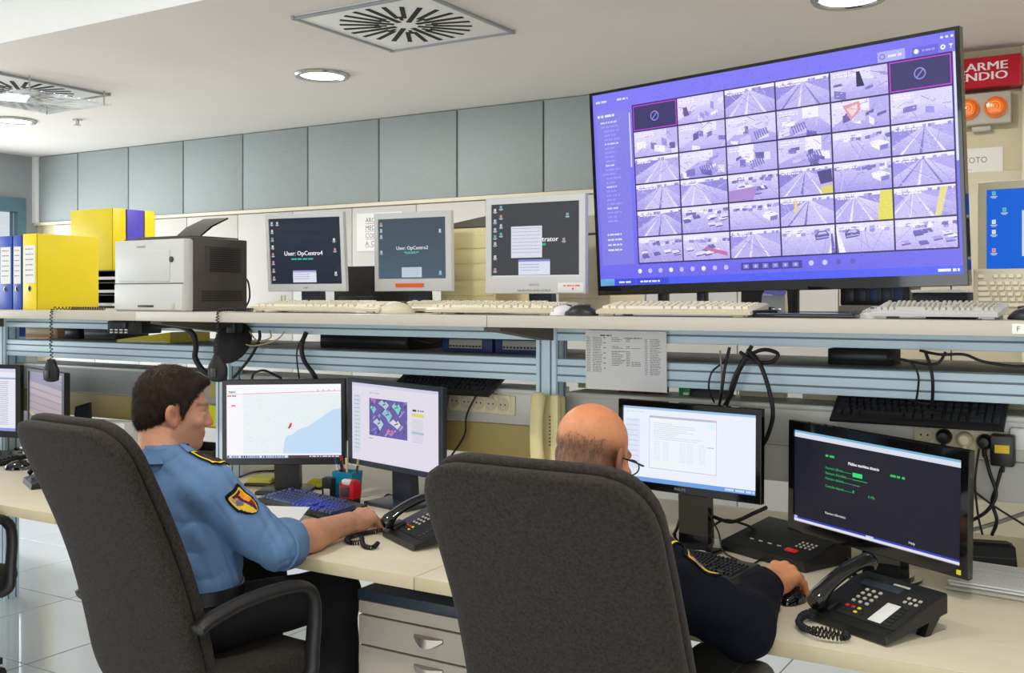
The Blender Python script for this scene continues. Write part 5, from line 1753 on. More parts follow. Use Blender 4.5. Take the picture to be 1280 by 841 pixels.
def mic(label, u, v0, v1, Y, xs, hook):
    """fist microphone hanging by a coiled cord that lies over the shelf edge"""
    c0 = at(u, v0, Y=Y)
    c1 = at(u, v1, Y=Y)
    t = thing('radio_microphone', label, 'microphone', (c0.x, Y, c1.z), 0, 'radio microphones on coiled cords')
    L_ = c0.z - c1.z
    rings = []
    for k in np.linspace(0, 1, 13):
        z = L_ * k
        ww = 0.036 * (0.72 + 0.6 * math.sin(PI * min(1, 0.15 + 0.62 * (1 - k)))) * (0.45 if k in (0,) else 1) * (1 - 0.55 * max(0, k - 0.55) / 0.45)
        th = 0.021 * (0.6 if k == 0 else 1) * (1 - 0.3 * k)
        rings.append([(ww * math.cos(a), th * math.sin(a), z) for a in [2 * PI * j / 16 for j in range(16)]])
    MB().loft(rings).build('body', 'black_matte', t, ang=60)
    MB().box((0.0, -0.0205, L_ * 0.35), (0.026, 0.004, 0.03), 0.002).build('grille', 'charcoal', t)
    inv = t.matrix_basis.inverted()
    edge = Vector((c0.x, Y, 0))
    pts = [(c0.x, Y, c0.z)] + [(c0.x + 0.003 * math.sin(k * 2), Y, c0.z + (ZS - 0.02 - c0.z) * k / 6) for k in range(1, 6)]
    pts += [(c0.x + 0.002, Y + 0.004, ZS + 0.004), (c0.x + 0.02, Y + 0.025, ZS + 0.0095)]
    pts += [(c0.x + hook * k / 5, Y + 0.045, ZS + 0.0095) for k in range(1, 6)]
    sp = [inv @ p_ for p_ in smooth_path(pts, 5)]
    MB().tube(helix(sp, 0.0055, xs, 8), 0.002, 5).build('coiled_cord', 'cable_black', t, ang=80)
    return t


mic('black radio microphone hanging on a coiled cord over the left monitors', 64, 449, 477, 2.635, 34, 0.28)
mic('black radio microphone hanging on a coiled cord above the face of the officer', 272, 444, 477, 2.635, 30, 0.13)

# storage shelf contents
for u, v0, w_, h_, d_, m_, nm, lb_, ct in ((8 + 15, 410, 0.11, 0.06, 0.2, 'binder_blue', 'document_box', 'blue document box on the lower storage shelf near the left post', 'box'),
                                          (60, 411, 0.27, 0.068, 0.2, 'cardboard', 'cardboard_box', 'flat brown cardboard box on the lower storage shelf at left', 'box'),
                                          (98, 412, 0.12, 0.06, 0.2, 'black_matte', 'video_recorder', 'small black box between the cardboard box and the wide dark recorder', 'recorder'),
                                          (133, 412, 0.24, 0.058, 0.2, 'charcoal', 'video_recorder', 'wide dark recorder beside the yellow folder on the lower storage shelf', 'recorder'),
                                          (461, 422, 0.46, 0.055, 0.25, 'black_matte', 'video_recorder', 'wide black recorder on the lower storage shelf above the aerial image monitor', 'recorder'),
                                          (1077, 440, 0.19, 0.05, 0.16, 'black_matte', 'video_recorder', 'small black box under the shelf above the black keyboard', 'recorder')):
    q = at(u, v0, Y=3.34)
    t = thing(nm, lb_, ct, (q.x, 3.30, 1.288))
    MB().span((-w_ / 2, 0, 0), (w_ / 2, d_, h_), 0.004).build('case', m_, t)
    MB().span((-w_ / 2 + 0.01, -0.002, h_ * 0.3), (w_ / 2 - 0.01, 0.001, h_ * 0.72), 0.001).build('front_plate' if m_ != 'cardboard' else 'packing_tape', 'black_plastic' if m_ != 'cardboard' else 'cable_beige', t)
q = at(203, 417, Y=3.3)
t = thing('yellow_folder', 'yellow folder lying on the lower storage shelf above the officer in the blue shirt', 'folder', (q.x, 3.2, 1.288), R(12))
MB().loft([[(-0.16, 0, 0.0), (0.14, 0, 0.0), (0.14, 0.3, 0), (-0.16, 0.3, 0)], [(-0.16, 0, 0.012), (0.14, 0, 0.05), (0.14, 0.3, 0.05), (-0.16, 0.3, 0.012)]]).build('cover', 'binder_yellow', t)
MB().span((-0.15, -0.002, 0.003), (0.13, 0.002, 0.01)).build('page_edges', 'paper', t, smooth=False)
for (u, lb_) in ((587, 'navy blue patch panel on the lower storage shelf, left one of two'), (655, 'navy blue patch panel on the lower storage shelf beside the middle post')):
    q = at(u, 427, Y=3.3)
    t = thing('patch_panel', lb_, 'patch panel', (q.x, 3.28, 1.288), 0, 'navy patch panels')
    MB().span((-0.115, 0, 0), (0.115, 0.15, 0.062), 0.005).build('case', 'navy_plastic', t)
    MB().span((-0.08, -0.003, 0.016), (0.07, 0.001, 0.05), 0.002).build('front_plate', 'grey_plastic', t)
    g = MB()
    for i in range(10):
        g.box((-0.072 + 0.0148 * i, -0.004, 0.024), (0.008, 0.003, 0.007))
    g.build('port_row', 'charcoal', t, smooth=False)

# keyboards lying on the ducts
q = at(556, 480, Y=3.14)
keyboard('black keyboard lying on the cable duct above the five cream sockets', (-2.16, 3.052, 1.143), 0, 'black_plastic', 'key_dark', w=0.44, d=0.15, tilt=2, rot=(R(25), 0, R(-1)))
a, b = at(1047, 518, Y=3.08), at(1256, 536, Y=3.08)
keyboard('black keyboard lying on the cable duct at right above the black plugs', ((a.x + b.x) / 2 - 0.005, 3.042, 1.133), 0, 'black_plastic', 'key_dark', w=0.46, d=0.16, tilt=2, rot=(R(29), 0, R(-1)))
# cream trunking boxes behind the rail
for u, lb_ in ((737, 'cream junction box behind the hanging list of numbers'), (945, 'cream junction box behind the cable bundle'), (1027, 'cream junction box left of the black keyboard on the duct'), (1268, 'cream junction box at the right end of the duct')):
    q = at(u, 500, Y=3.22)
    t = thing('junction_box', lb_, 'junction box', (q.x, 3.275, 1.1757), 0, 'cream junction boxes on the duct')
    MB().span((-0.075, 0, 0), (0.075, 0.04, 0.075), 0.003).build('case', 'socket_cream', t)
    for s in (-0.05, 0.0, 0.05):
        MB().lathe([(0.006, 0), (0.006, 0.002), (0.0005, 0.002)], 12, T((s, -0.0005, 0.04), (R(90), 0, 0))).build('screw_hole', 'slot_black', t)
q = at(770, 497, Y=3.2)
t = thing('green_clip', 'green plastic connector on the duct beside the hanging list of numbers', 'connector', (at(858, 494, Y=3.2).x, 3.2, 1.1757))
MB().box((0, 0, 0.016), (0.04, 0.04, 0.03), 0.004).build('body', 'green_plastic', t)
MB().box((0.008, -0.02, 0.008), (0.02, 0.012, 0.01), 0.002).build('tab', 'light_plastic', t)
t = thing('modem', 'black wedge shaped modem on the duct behind the form window monitor', 'modem', (at(885, 497, Y=3.2).x, 3.19, 1.1757))
MB().loft([[(-0.08, 0, 0), (0.07, 0, 0), (0.07, 0.08, 0), (-0.08, 0.08, 0)], [(-0.06, 0.01, 0.028), (0.02, 0.01, 0.045), (0.02, 0.07, 0.045), (-0.06, 0.07, 0.028)]]).build('body', 'black_plastic', t)
t = thing('dark_red_box', 'dark red box lying on the duct below the hanging list of numbers', 'box', (at(800, 497, Y=3.2).x, 3.19, 1.1757))
MB().box((0, 0.04, 0.022), (0.16, 0.07, 0.042), 0.004).build('case', 'sign_dark', t)
MB().box((0, 0.04, 0.046), (0.15, 0.06, 0.008), 0.002).build('lid', 'black_plastic', t)
# hanging list
tl, br_ = at(726, 413, Y=3.02), at(828, 492, Y=3.02)
w_, h_ = br_.x - tl.x, tl.z - br_.z
t = thing('paper_list', 'white printed list of numbers hanging from the shelf beside the middle post', 'list', ((tl.x + br_.x) / 2, 3.055, (tl.z + br_.z) / 2), 0)
MB().box((0, 0, 0), (w_, 0.0015, h_), rot=(R(1.5), 0, 0)).build('sheet', 'paper', t, smooth=False)
pl = Pic(420, 330, (0.9, 0.9, 0.9))
pl.up()
pl.scribble(80, 22, 140, 7, (0.3, 0.3, 0.32), r)
for k in range(21):
    y = 36 + 9.6 * k
    pl.scribble(6, y, 26, 3.4, (0.42, 0.42, 0.45), r)
    pl.scribble(38, y, 80 + r.uniform(0, 12), 3.4, (0.42, 0.42, 0.45), r)
    if k % 3 == 0:
        pl.rect(96, y, 108, y + 4, (0.3, 0.3, 0.32))
    if k not in (3, 4, 7) and k < 17:
        pl.scribble(140, y, 205 + r.uniform(-30, 10), 3.6, (0.4, 0.4, 0.43), r)
        pl.scribble(216, y, 236, 3.6, (0.4, 0.4, 0.43), r)
        if k in (6, 14, 15, 16):
            pl.scribble(244, y, 290, 3.6, (0.4, 0.4, 0.43), r)
    pl.scribble(312, y + 6, 326, 3.4, (0.42, 0.42, 0.45), r)
    pl.scribble(338, y + 6, 380 + r.uniform(0, 14), 3.4, (0.42, 0.42, 0.45), r)
pl.scribble(205, 36, 300, 5, (0.3, 0.3, 0.32), r)
pl.build('print', 'print', w_ - 0.002, h_ - 0.002, t, T((0, -0.001, 0), (R(1.5), 0, 0)))


# ------------------------------------------------------------ plugs and cables
def plug(u, v, m_, lb_):
    q = at(u, v, Y=YD - 0.02)
    t = thing('power_plug', lb_, 'plug', (q.x, YD - 0.010, q.z))
    MB().lathe([(0.021, 0), (0.022, 0.012), (0.018, 0.028), (0.012, 0.034), (0.0005, 0.035)], 20, T((0, 0, 0), (R(90), 0, 0))).build('body', m_, t)
    MB().tube([(0, -0.022, -0.008), (0, -0.022, -0.04)], [0.008, 0.005], 8).build('strain_relief', m_, t)
    return t


plug(1180, 545.5, 'black_plastic', 'black plug in the second socket of the right duct')
plug(1206, 549, 'socket_cream', 'cream plug in the third socket of the right duct')
plug(1231, 552, 'black_plastic', 'black plug with a cord in the fourth socket of the right duct')
q = at(1254, 562, Y=YD - 0.03)
t = thing('power_adapter', 'black plug-in power adapter with a yellow label in the last socket', 'adapter', (q.x, YD - 0.010, q.z))
MB().box((0, -0.025, 0), (0.06, 0.05, 0.085), 0.006).build('body', 'black_plastic', t)
MB().box((0, -0.0505, 0.005), (0.036, 0.002, 0.022), 0.0005).build('warning_label', 'badge_yellow', t)
MB().tube([(0, -0.03, -0.04), (0, -0.03, -0.06)], [0.007, 0.004], 8).build('strain_relief', 'black_plastic', t)


def cable(label, pts, r=0.004, m_='cable_black', group=None):
    o = MB().tube(smooth_path(pts, 7), r, 8).build('cable', m_, ang=80)
    tag(o, label, 'cable', group)
    return o


A_ = lambda u, v, y: at(u, v, Y=y)
G1 = 'black cables hanging behind the rails at right'
cable('thick black cable curving down from the shelf right of the cable bundle', [A_(935, 437, 3.02), A_(950, 455, 3.0), A_(962, 490, 3.0), A_(966, 520, 3.0), A_(958, 548, 3.02), A_(950, 560, 3.06)], 0.0065)
cable('black cable looped near the top of the right cable bundle', [A_(925, 440, 3.03), A_(945, 452, 3.02), A_(965, 452, 3.02), A_(972, 442, 3.02), A_(955, 437, 3.03), A_(938, 444, 3.03), A_(925, 462, 3.03), A_(915, 490, 3.03), A_(908, 506, 3.06)], 0.006)
cable('thin black cable leaning left in the right cable bundle', [A_(912, 440, 3.03), A_(905, 452, 3.03), A_(890, 465, 3.03), A_(886, 485, 3.03), A_(893, 503, 3.05)], 0.003)
cable('black cable going straight down in the right cable bundle', [A_(912, 434, 3.03), A_(906, 460, 3.02), A_(902, 490, 3.02), A_(899, 506, 3.05)], 0.005)
cable('black cable crossing the straight one in the right cable bundle', [A_(940, 432, 3.03), A_(928, 452, 3.025), A_(918, 472, 3.02), A_(910, 498, 3.03), A_(906, 506, 3.05)], 0.006)
cable('thin grey cable in the right cable bundle', [A_(900, 438, 3.03), A_(902, 470, 3.02), A_(900, 503, 3.05)], 0.003, 'cable_grey')
cable('black cord rising from the black keyboard on the right duct to the shelf', [A_(1157, 441, 3.03), A_(1163, 458, 3.02), A_(1166, 480, 3.02), A_(1165, 508, 3.06)], 0.0045)
cable('thin cord arching down to the black keyboard on the right duct', [A_(1110, 448, 3.03), A_(1135, 451, 3.02), A_(1148, 470, 3.02), A_(1145, 503, 3.05)], 0.003)
cable('black cable sagging between the shelf brackets at the upper right', [A_(1150, 438, 3.04), A_(1175, 443, 3.02), A_(1205, 443, 3.02), A_(1230, 452, 3.02), A_(1275, 458, 3.02), A_(1300, 450, 3.03)], 0.004)
cable('black cable running level along the lower rail at the far right', [A_(1112, 446, 3.04), A_(1150, 454, 3.03), A_(1172, 454, 3.02), A_(1182, 440, 3.03)], 0.004)
cable('looped cord lying on the right duct behind the keyboard', [A_(1175, 506, 3.1), A_(1150, 503, 3.09), A_(1128, 497, 3.09), A_(1113, 498, 3.09), A_(1110, 502, 3.1)], 0.003)
cable('cord from the black adapter down to the power brick', [A_(1252, 585, 3.09), A_(1245, 610, 3.09), A_(1240, 628, 3.1), A_(1246, 650, 3.1), A_(1240, 668, 3.16)], 0.005)
cable('black cord from the fourth socket down behind the monitor', [A_(1229, 560, 3.09), A_(1237, 590, 3.08), A_(1245, 618, 3.08), A_(1232, 640, 3.08), A_(1205, 655, 3.1)], 0.005)
cable('thin cord hanging beside the right edge of the green-text monitor', [A_(1224, 560, 3.09), A_(1219, 600, 3.08), A_(1222, 640, 3.08), A_(1228, 668, 3.1)], 0.003)
cable('grey cable crossing behind the printed sheets', [A_(1210, 664, 3.12), A_(1250, 652, 3.15), A_(1285, 640, 3.2)], 0.006, 'cable_grey')
cable('thin black cable crossing diagonally above the printed sheets', [A_(1215, 612, 3.09), A_(1245, 634, 3.09), A_(1290, 662, 3.12)], 0.003)
cable('thick black cable with tape winding down from the radio to the post', [A_(196, 407, 2.95), A_(222, 407, 2.95), A_(240, 416, 2.95), A_(245, 432, 2.97), A_(244, 447, 2.98), A_(254, 463, 2.99), A_(266, 469, 3.02)], 0.012)
cable('black cable slanting down right of the left post', [A_(324, 413, 3.03), A_(324, 425, 3.03), A_(312, 448, 3.02), A_(292, 472, 3.02)], 0.006)
cable('black cable bundle hanging over the map monitor', [A_(383, 415, 3.04), A_(377, 432, 3.02), A_(380, 450, 3.02), A_(391, 466, 3.02), A_(396, 475, 3.04)], 0.009)
cable('thin black cable beside the bundle over the map monitor', [A_(380, 418, 3.04), A_(371, 440, 3.02), A_(374, 473, 3.04)], 0.003)
cable('black cable arching on top of the map monitor', [A_(315, 473, 3.05), A_(318, 466, 3.04), A_(330, 463, 3.04), A_(342, 468, 3.05), A_(352, 473, 3.06)], 0.005)
cable('brown cable loop at the post beside the hanging horn speaker', [A_(300, 428, 3.02), A_(318, 432, 3.02), A_(345, 425, 3.03), A_(356, 414, 3.04)], 0.003, 'cable_beige')
cable('thin brown cable curving below the upper rail above the map monitor', [A_(312, 414, 3.04), A_(322, 426, 3.03), A_(338, 422, 3.03), A_(337, 413, 3.04)], 0.003, 'cable_beige')
cable('black cord hanging in front of the five cream sockets', [A_(600, 487, 3.10), A_(592, 500, 3.09), A_(583, 520, 3.09), A_(580, 545, 3.09), A_(560, 575, 3.08)], 0.0035)
cable('black cable on the lower storage shelf beside the left patch panel', [A_(520, 424, 3.26), A_(540, 428, 3.22), A_(558, 421, 3.24)], 0.005)
cable('mouse cord curling on the desk by the hand of the bald officer', [at(955, 697, Z=ZD + 0.004), at(930, 712, Z=ZD + 0.003), at(924, 722, Z=ZD + 0.003), at(940, 728, Z=ZD + 0.003), at(955, 727, Z=ZD + 0.003)], 0.0025)
cable('thin cord from the form window monitor to the keypad', [A_(885, 640, 2.93), at(898, 665, Z=ZD + 0.06), at(905, 690, Z=ZD + 0.008), at(935, 706, Z=ZD + 0.003), at(950, 726, Z=ZD + 0.003)], 0.0025)
cable('black cord drooping behind the neck of the form window monitor', [A_(852, 625, 3.0), A_(851, 645, 3.0), at(842, 668, Z=ZD + 0.01), at(830, 672, Z=ZD + 0.006)], 0.005)
cable('black cable tangle crossing behind the form window monitor', [A_(890, 645, 3.04), A_(915, 652, 3.04), A_(945, 640, 3.05), A_(958, 634, 3.08)], 0.006)
cable('second black cable behind the form window monitor', [A_(885, 662, 3.0), A_(905, 650, 3.04), A_(930, 655, 3.04), A_(945, 662, 3.05)], 0.004)
cable('cord lying on the desk under the map monitor', [at(300, 596, Z=ZD + 0.004), at(318, 590, Z=ZD + 0.004), at(345, 588, Z=ZD + 0.004)], 0.004)
cable('black cord from the backlit keyboard to the map monitor', [at(356, 622, Z=ZD + 0.006), at(360, 614, Z=ZD + 0.003), at(378, 609, Z=ZD + 0.003), at(392, 600, Z=ZD + 0.003), at(410, 598, Z=ZD + 0.003)], 0.003)
cable('small tangle of black cord behind the left desk phone', [at(487, 650, Z=ZD + 0.004), at(488, 636, Z=ZD + 0.004), at(478, 628, Z=ZD + 0.004), at(484, 618, Z=ZD + 0.004), at(498, 622, Z=ZD + 0.006), at(500, 630, Z=ZD + 0.004), at(490, 632, Z=ZD + 0.008)], 0.003)
cable('thin black cord behind the OpCentro4 monitor beside the printer', [A_(303, 345, 3.3), A_(310, 352, 3.3), A_(312, 372, 3.3), (A_(306, 385, 3.3).x, 3.3, ZS + 0.004)], 0.004)

# ------------------------------------------------------------ office chairs
def office_chair(label, loc, rz, wk=1.0):
    """faces +Y in its own frame"""
    t = thing('office_chair', label, 'office chair', loc, rz, 'grey fabric office chairs')

    def panel(z0, z1, y0, y1, W, th, top_r, bot_r, wrap, wb):
        rings = []
        n = 26
        for i in range(n + 1):
            s = i / n
            s = 0.5 - 0.5 * math.cos(PI * s)
            z = z0 + (z1 - z0) * s
            y = y0 + (y1 - y0) * s + 0.018 * math.sin(PI * s * 1.6 - 0.9)
            H = z1 - z0
            k = 1.0
            if z > z1 - top_r:
                q = (z - (z1 - top_r)) / top_r
                k = 1 - (1 - max(0.0, 1 - q ** 2.6) ** (1 / 2.6)) * (top_r / W) * 1.15
            if z < z0 + bot_r:
                q = (z0 + bot_r - z) / bot_r
                k = 1 - (1 - max(0.0, 1 - q ** 2.4) ** (1 / 2.4)) * (bot_r / W) * 1.1
            w_ = W * k * (wb + (1 - wb) * min(1, s * 1.7))
            e = 1.0
            if i == 0 or i == n:
                e = 0.25
            elif i == 1 or i == n - 1:
                e = 0.72
            ring = []
            for j in range(40):
                a = 2 * PI * j / 40
                ca, sa = math.cos(a), math.sin(a)
                px = w_ * math.copysign(abs(ca) ** 0.28, ca)
                py = th / 2 * e * math.copysign(abs(sa) ** 0.55, sa)
                ring.append((px, y + py + wrap * (px / W) ** 2, z))
            rings.append(ring)
        return MB().loft(rings)
    panel(0.42, 1.185, -0.18, -0.445, 0.250 * wk, 0.055, 0.12, 0.12, 0.02, 1.05).build('back_shell', 'chair_fabric', t, ang=70)
    panel(0.47, 1.200, -0.155, -0.415, 0.246 * wk, 0.052, 0.12, 0.12, 0.022, 1.05).build('back_cushion', 'chair_fabric', t, ang=70)
    rings = []
    for z, k in ((0.425, 0.90), (0.432, 0.97), (0.46, 1.0), (0.49, 0.99), (0.502, 0.93), (0.506, 0.8)):
        rings.append([(0.245 * k * math.copysign(abs(math.cos(a)) ** 0.4, math.cos(a)), 0.02 + 0.235 * k * math.copysign(abs(math.sin(a)) ** 0.4, math.sin(a)), z - 0.02 * max(0, math.sin(a)) ** 4) for a in [2 * PI * j / 48 for j in range(48)]])
    MB().loft(rings).build('seat', 'chair_fabric', t, ang=70)
    MB().box((0, 0, 0.405), (0.30, 0.30, 0.04), 0.012).build('seat_plate', 'chair_plastic', t)
    for s in (-1, 1):
        x = 0.262 * s
        pts = smooth_path([(x, -0.235, 0.655), (x, -0.20, 0.672), (x, -0.10, 0.693), (x, 0.02, 0.70), (x, 0.11, 0.692), (x, 0.155, 0.66), (x * 0.99, 0.168, 0.60), (x * 0.97, 0.165, 0.50), (x * 0.95, 0.16, 0.43), (x * 0.7, 0.14, 0.405), (x * 0.4, 0.12, 0.405)], 5)
        n = len(pts)
        rs = [0.012 if i == 0 else (0.018 if i < n * 0.5 else 0.0165) for i in range(n)]
        MB().tube(pts, rs, 12, sx=1.5).build('armrest', 'chair_plastic', t, ang=60)
    MB().loft([[(-0.05, -0.16, 0.40), (0.05, -0.16, 0.40), (0.05, -0.10, 0.40), (-0.05, -0.10, 0.40)], [(-0.05, -0.20, 0.40), (0.05, -0.20, 0.40), (0.05, -0.19, 0.44), (-0.05, -0.19, 0.44)], [(-0.045, -0.21, 0.47), (0.045, -0.21, 0.47), (0.045, -0.19, 0.47), (-0.045, -0.19, 0.47)]]).build('back_bracket', 'chair_plastic', t)
    MB().cyl((0, 0, 0.10), (0, 0, 0.39), 0.028, 0.022, 16).build('gas_column', 'black_gloss', t)
    for k in range(5):
        a = 2 * PI * k / 5 + 0.3
        d = Vector((math.cos(a), math.sin(a), 0))
        lg = MB().loft([[tuple(d * 0.03 + Vector((-d.y, d.x, 0)) * sx * 0.028 + Vector((0, 0, z))) for sx, z in ((-1, 0.085), (1, 0.085), (1, 0.135), (-1, 0.135))],
                        [tuple(d * 0.30 + Vector((-d.y, d.x, 0)) * sx * 0.018 + Vector((0, 0, z))) for sx, z in ((-1, 0.065), (1, 0.065), (1, 0.09), (-1, 0.09))]]).build('base_arm', 'chair_plastic', t)
        c = d * 0.285
        n_ = Vector((-d.y, d.x, 0))
        w_ = MB()
        for s in (-0.014, 0.014):
            w_.cyl(c + n_ * (s - 0.009) + Vector((0, 0, 0.029)), c + n_ * (s + 0.009) + Vector((0, 0, 0.029)), 0.028, n=16)
        w_.cyl(c + Vector((0, 0, 0.04)), c + Vector((0, 0, 0.07)), 0.008, n=8)
        w_.build('caster', 'chair_plastic', lg)
    return t


CH1 = (-2.27, 2.07)
CH2 = (-0.968, 2.085)
office_chair('grey fabric office chair of the officer in the light blue shirt, at left', (*CH1, 0), R(-5), 0.93)
office_chair('grey fabric office chair with its back to us, in front of the bald officer', (*CH2, 0), R(0))
office_chair('grey office chair at the far left desk, mostly outside the photo', (-3.80, 2.12, 0), R(3))


# ------------------------------------------------------------ figures: signed-distance bodies meshed by surface nets
class Field:
    def __init__(self, lo, hi, h):
        self.lo, self.h = np.array(lo, float), h
        n = np.ceil((np.array(hi) - self.lo) / h).astype(int) + 1
        self.ax = [self.lo[i] + h * np.arange(n[i]) for i in range(3)]
        self.F = np.full(tuple(n), 0.06, np.float32)

    def _win(self, lo, hi):
        s, g = [], []
        for i in range(3):
            a = max(0, int((lo[i] - self.lo[i]) / self.h))
            b = min(self.F.shape[i], int((hi[i] - self.lo[i]) / self.h) + 2)
            if b <= a:
                return None, None
            s.append(slice(a, b))
        g = np.meshgrid(*[self.ax[i][s[i]].astype(np.float32) for i in range(3)], indexing='ij', sparse=True)
        return tuple(s), g

    def put(self, lo, hi, fn, k, op='u'):
        m = 0.055
        s, g = self._win(np.array(lo) - m, np.array(hi) + m)
        if s is None:
            return
        d = fn(*g)
        A = self.F[s]
        if op == 'u':
            h = np.maximum(k - np.abs(A - d), 0) / k
            self.F[s] = np.minimum(A, d) - h * h * k * 0.25
        else:
            d = -d
            h = np.maximum(k - np.abs(A - d), 0) / k
            self.F[s] = np.maximum(A, d) + h * h * k * 0.25

    def cap(self, a, b, ra, rb=None, k=0.02, op='u', flat=None):
        a, b = np.array(a, float), np.array(b, float)
        rb = ra if rb is None else rb
        ab = b - a
        L2 = max(float(ab @ ab), 1e-9)

        def fn(x, y, z):
            px, py, pz = x - a[0], y - a[1], z - a[2]
            t = np.clip((px * ab[0] + py * ab[1] + pz * ab[2]) / L2, 0, 1)
            return np.sqrt((px - t * ab[0]) ** 2 + (py - t * ab[1]) ** 2 + (pz - t * ab[2]) ** 2) - (ra + (rb - ra) * t)
        r = max(ra, rb)
        self.put(np.minimum(a, b) - r, np.maximum(a, b) + r, fn, k, op)

    def ell(self, c, r, Rm=None, k=0.02, op='u'):
        c, r = np.array(c, float), np.array(r, float)
        Rm = np.eye(3) if Rm is None else np.array(Rm)

        def fn(x, y, z):
            px, py, pz = x - c[0], y - c[1], z - c[2]
            q = [Rm[0, i] * px + Rm[1, i] * py + Rm[2, i] * pz for i in range(3)]
            k0 = np.sqrt((q[0] / r[0]) ** 2 + (q[1] / r[1]) ** 2 + (q[2] / r[2]) ** 2)
            k1 = np.sqrt((q[0] / r[0] ** 2) ** 2 + (q[1] / r[1] ** 2) ** 2 + (q[2] / r[2] ** 2) ** 2)
            return k0 * (k0 - 1) / np.maximum(k1, 1e-6)
        self.put(c - r.max(), c + r.max(), fn, k, op)

    def cut(self, p, n, r):
        """slice off what lies beyond the plane through p, within r of p"""
        p, n = np.array(p, float), np.array(n, float)
        s, g = self._win(p - r, p + r)
        x, y, z = g
        d = (x - p[0]) * n[0] + (y - p[1]) * n[1] + (z - p[2]) * n[2]
        near = (x - p[0]) ** 2 + (y - p[1]) ** 2 + (z - p[2]) ** 2 < r * r
        self.F[s] = np.where(near, np.maximum(self.F[s], d), self.F[s]).astype(np.float32)

    def nets(self):
        F = self.F
        ins = (F < 0)
        n = [s - 1 for s in F.shape]
        cnt = np.zeros(n, np.uint8)
        C8 = [(i, j, k) for i in (0, 1) for j in (0, 1) for k in (0, 1)]
        for i, j, k in C8:
            cnt += ins[i:i + n[0], j:j + n[1], k:k + n[2]]
        act = np.argwhere((cnt > 0) & (cnt < 8))
        idx = np.full(n, -1, np.int32)
        idx[act[:, 0], act[:, 1], act[:, 2]] = np.arange(len(act))
        val = {c: F[act[:, 0] + c[0], act[:, 1] + c[1], act[:, 2] + c[2]].astype(np.float64) for c in C8}
        pos = np.zeros((len(act), 3))
        num = np.zeros(len(act))
        for c in C8:
            for ax in range(3):
                if c[ax] == 0:
                    d = list(c)
                    d[ax] = 1
                    f0, f1 = val[c], val[tuple(d)]
                    m = (f0 < 0) != (f1 < 0)
                    t = np.where(m, f0 / np.where(m, f0 - f1, 1), 0)
                    for q in range(3):
                        pos[:, q] += np.where(m, c[q] + (t if q == ax else 0), 0)
                    num += m
        pos /= num[:, None]
        V = self.lo + (act + pos) * self.h
        quads = []
        for ax in range(3):
            b, c = (ax + 1) % 3, (ax + 2) % 3
            sl0, sl1 = [slice(None)] * 3, [slice(None)] * 3
            sl0[ax], sl1[ax] = slice(0, -1), slice(1, None)
            A, B = ins[tuple(sl0)], ins[tuple(sl1)]
            for flip, msk in ((False, A & ~B), (True, ~A & B)):
                e = np.argwhere(msk)
                e = e[(e[:, b] > 0) & (e[:, c] > 0) & (e[:, b] < n[b]) & (e[:, c] < n[c])]
                def I(db, dc):
                    q = e.copy()
                    q[:, b] += db
                    q[:, c] += dc
                    return idx[q[:, 0], q[:, 1], q[:, 2]]
                Q = np.stack([I(-1, -1), I(0, -1), I(0, 0), I(-1, 0)], 1)
                quads.append(Q[:, ::-1] if flip else Q)
        Q = np.concatenate(quads)
        Q = Q[(Q >= 0).all(1)]
        return V, Q

    def build(self, name, m, parent, origin, colour=None, relax=1):
        V, Q = self.nets()
        if relax:       # one pass of neighbour averaging takes the grid's steps out
            for _ in range(relax):
                acc = np.zeros_like(V)
                cn = np.zeros(len(V))
                for a, b in ((0, 1), (1, 2), (2, 3), (3, 0)):
                    np.add.at(acc, Q[:, a], V[Q[:, b]])
                    np.add.at(acc, Q[:, b], V[Q[:, a]])
                    np.add.at(cn, Q[:, a], 1)
                    np.add.at(cn, Q[:, b], 1)
                V = V * 0.5 + 0.5 * acc / np.maximum(cn, 1)[:, None]
        me = bpy.data.meshes.new(name)
        Vl = V - np.array(origin)
        me.vertices.add(len(Vl))
        me.vertices.foreach_set('co', Vl.astype(np.float32).ravel())
        me.loops.add(Q.size)
        me.loops.foreach_set('vertex_index', Q.astype(np.int32).ravel())
        me.polygons.add(len(Q))
        me.polygons.foreach_set('loop_start', np.arange(0, Q.size, 4, dtype=np.int32))
        me.polygons.foreach_set('use_smooth', np.ones(len(Q), bool))
        me.update(calc_edges=True)
        me.validate()
        if colour is not None:
            ca = me.color_attributes.new('Col', 'FLOAT_COLOR', 'POINT')
            c = np.ones((len(V), 4), np.float32)
            c[:, :3] = colour(V)
            ca.data.foreach_set('color', c.ravel())
        return link(name, me, m, parent), V, Q


def basis(yaw, pitch, roll=0.0):
    """head frame: columns x right, y forward, z up; yaw to the right of +Y, pitch down, roll to the right"""
    m = Matrix.Rotation(-R(yaw), 3, 'Z') @ Matrix.Rotation(-R(pitch), 3, 'X') @ Matrix.Rotation(R(roll), 3, 'Y')
    return np.array(m)


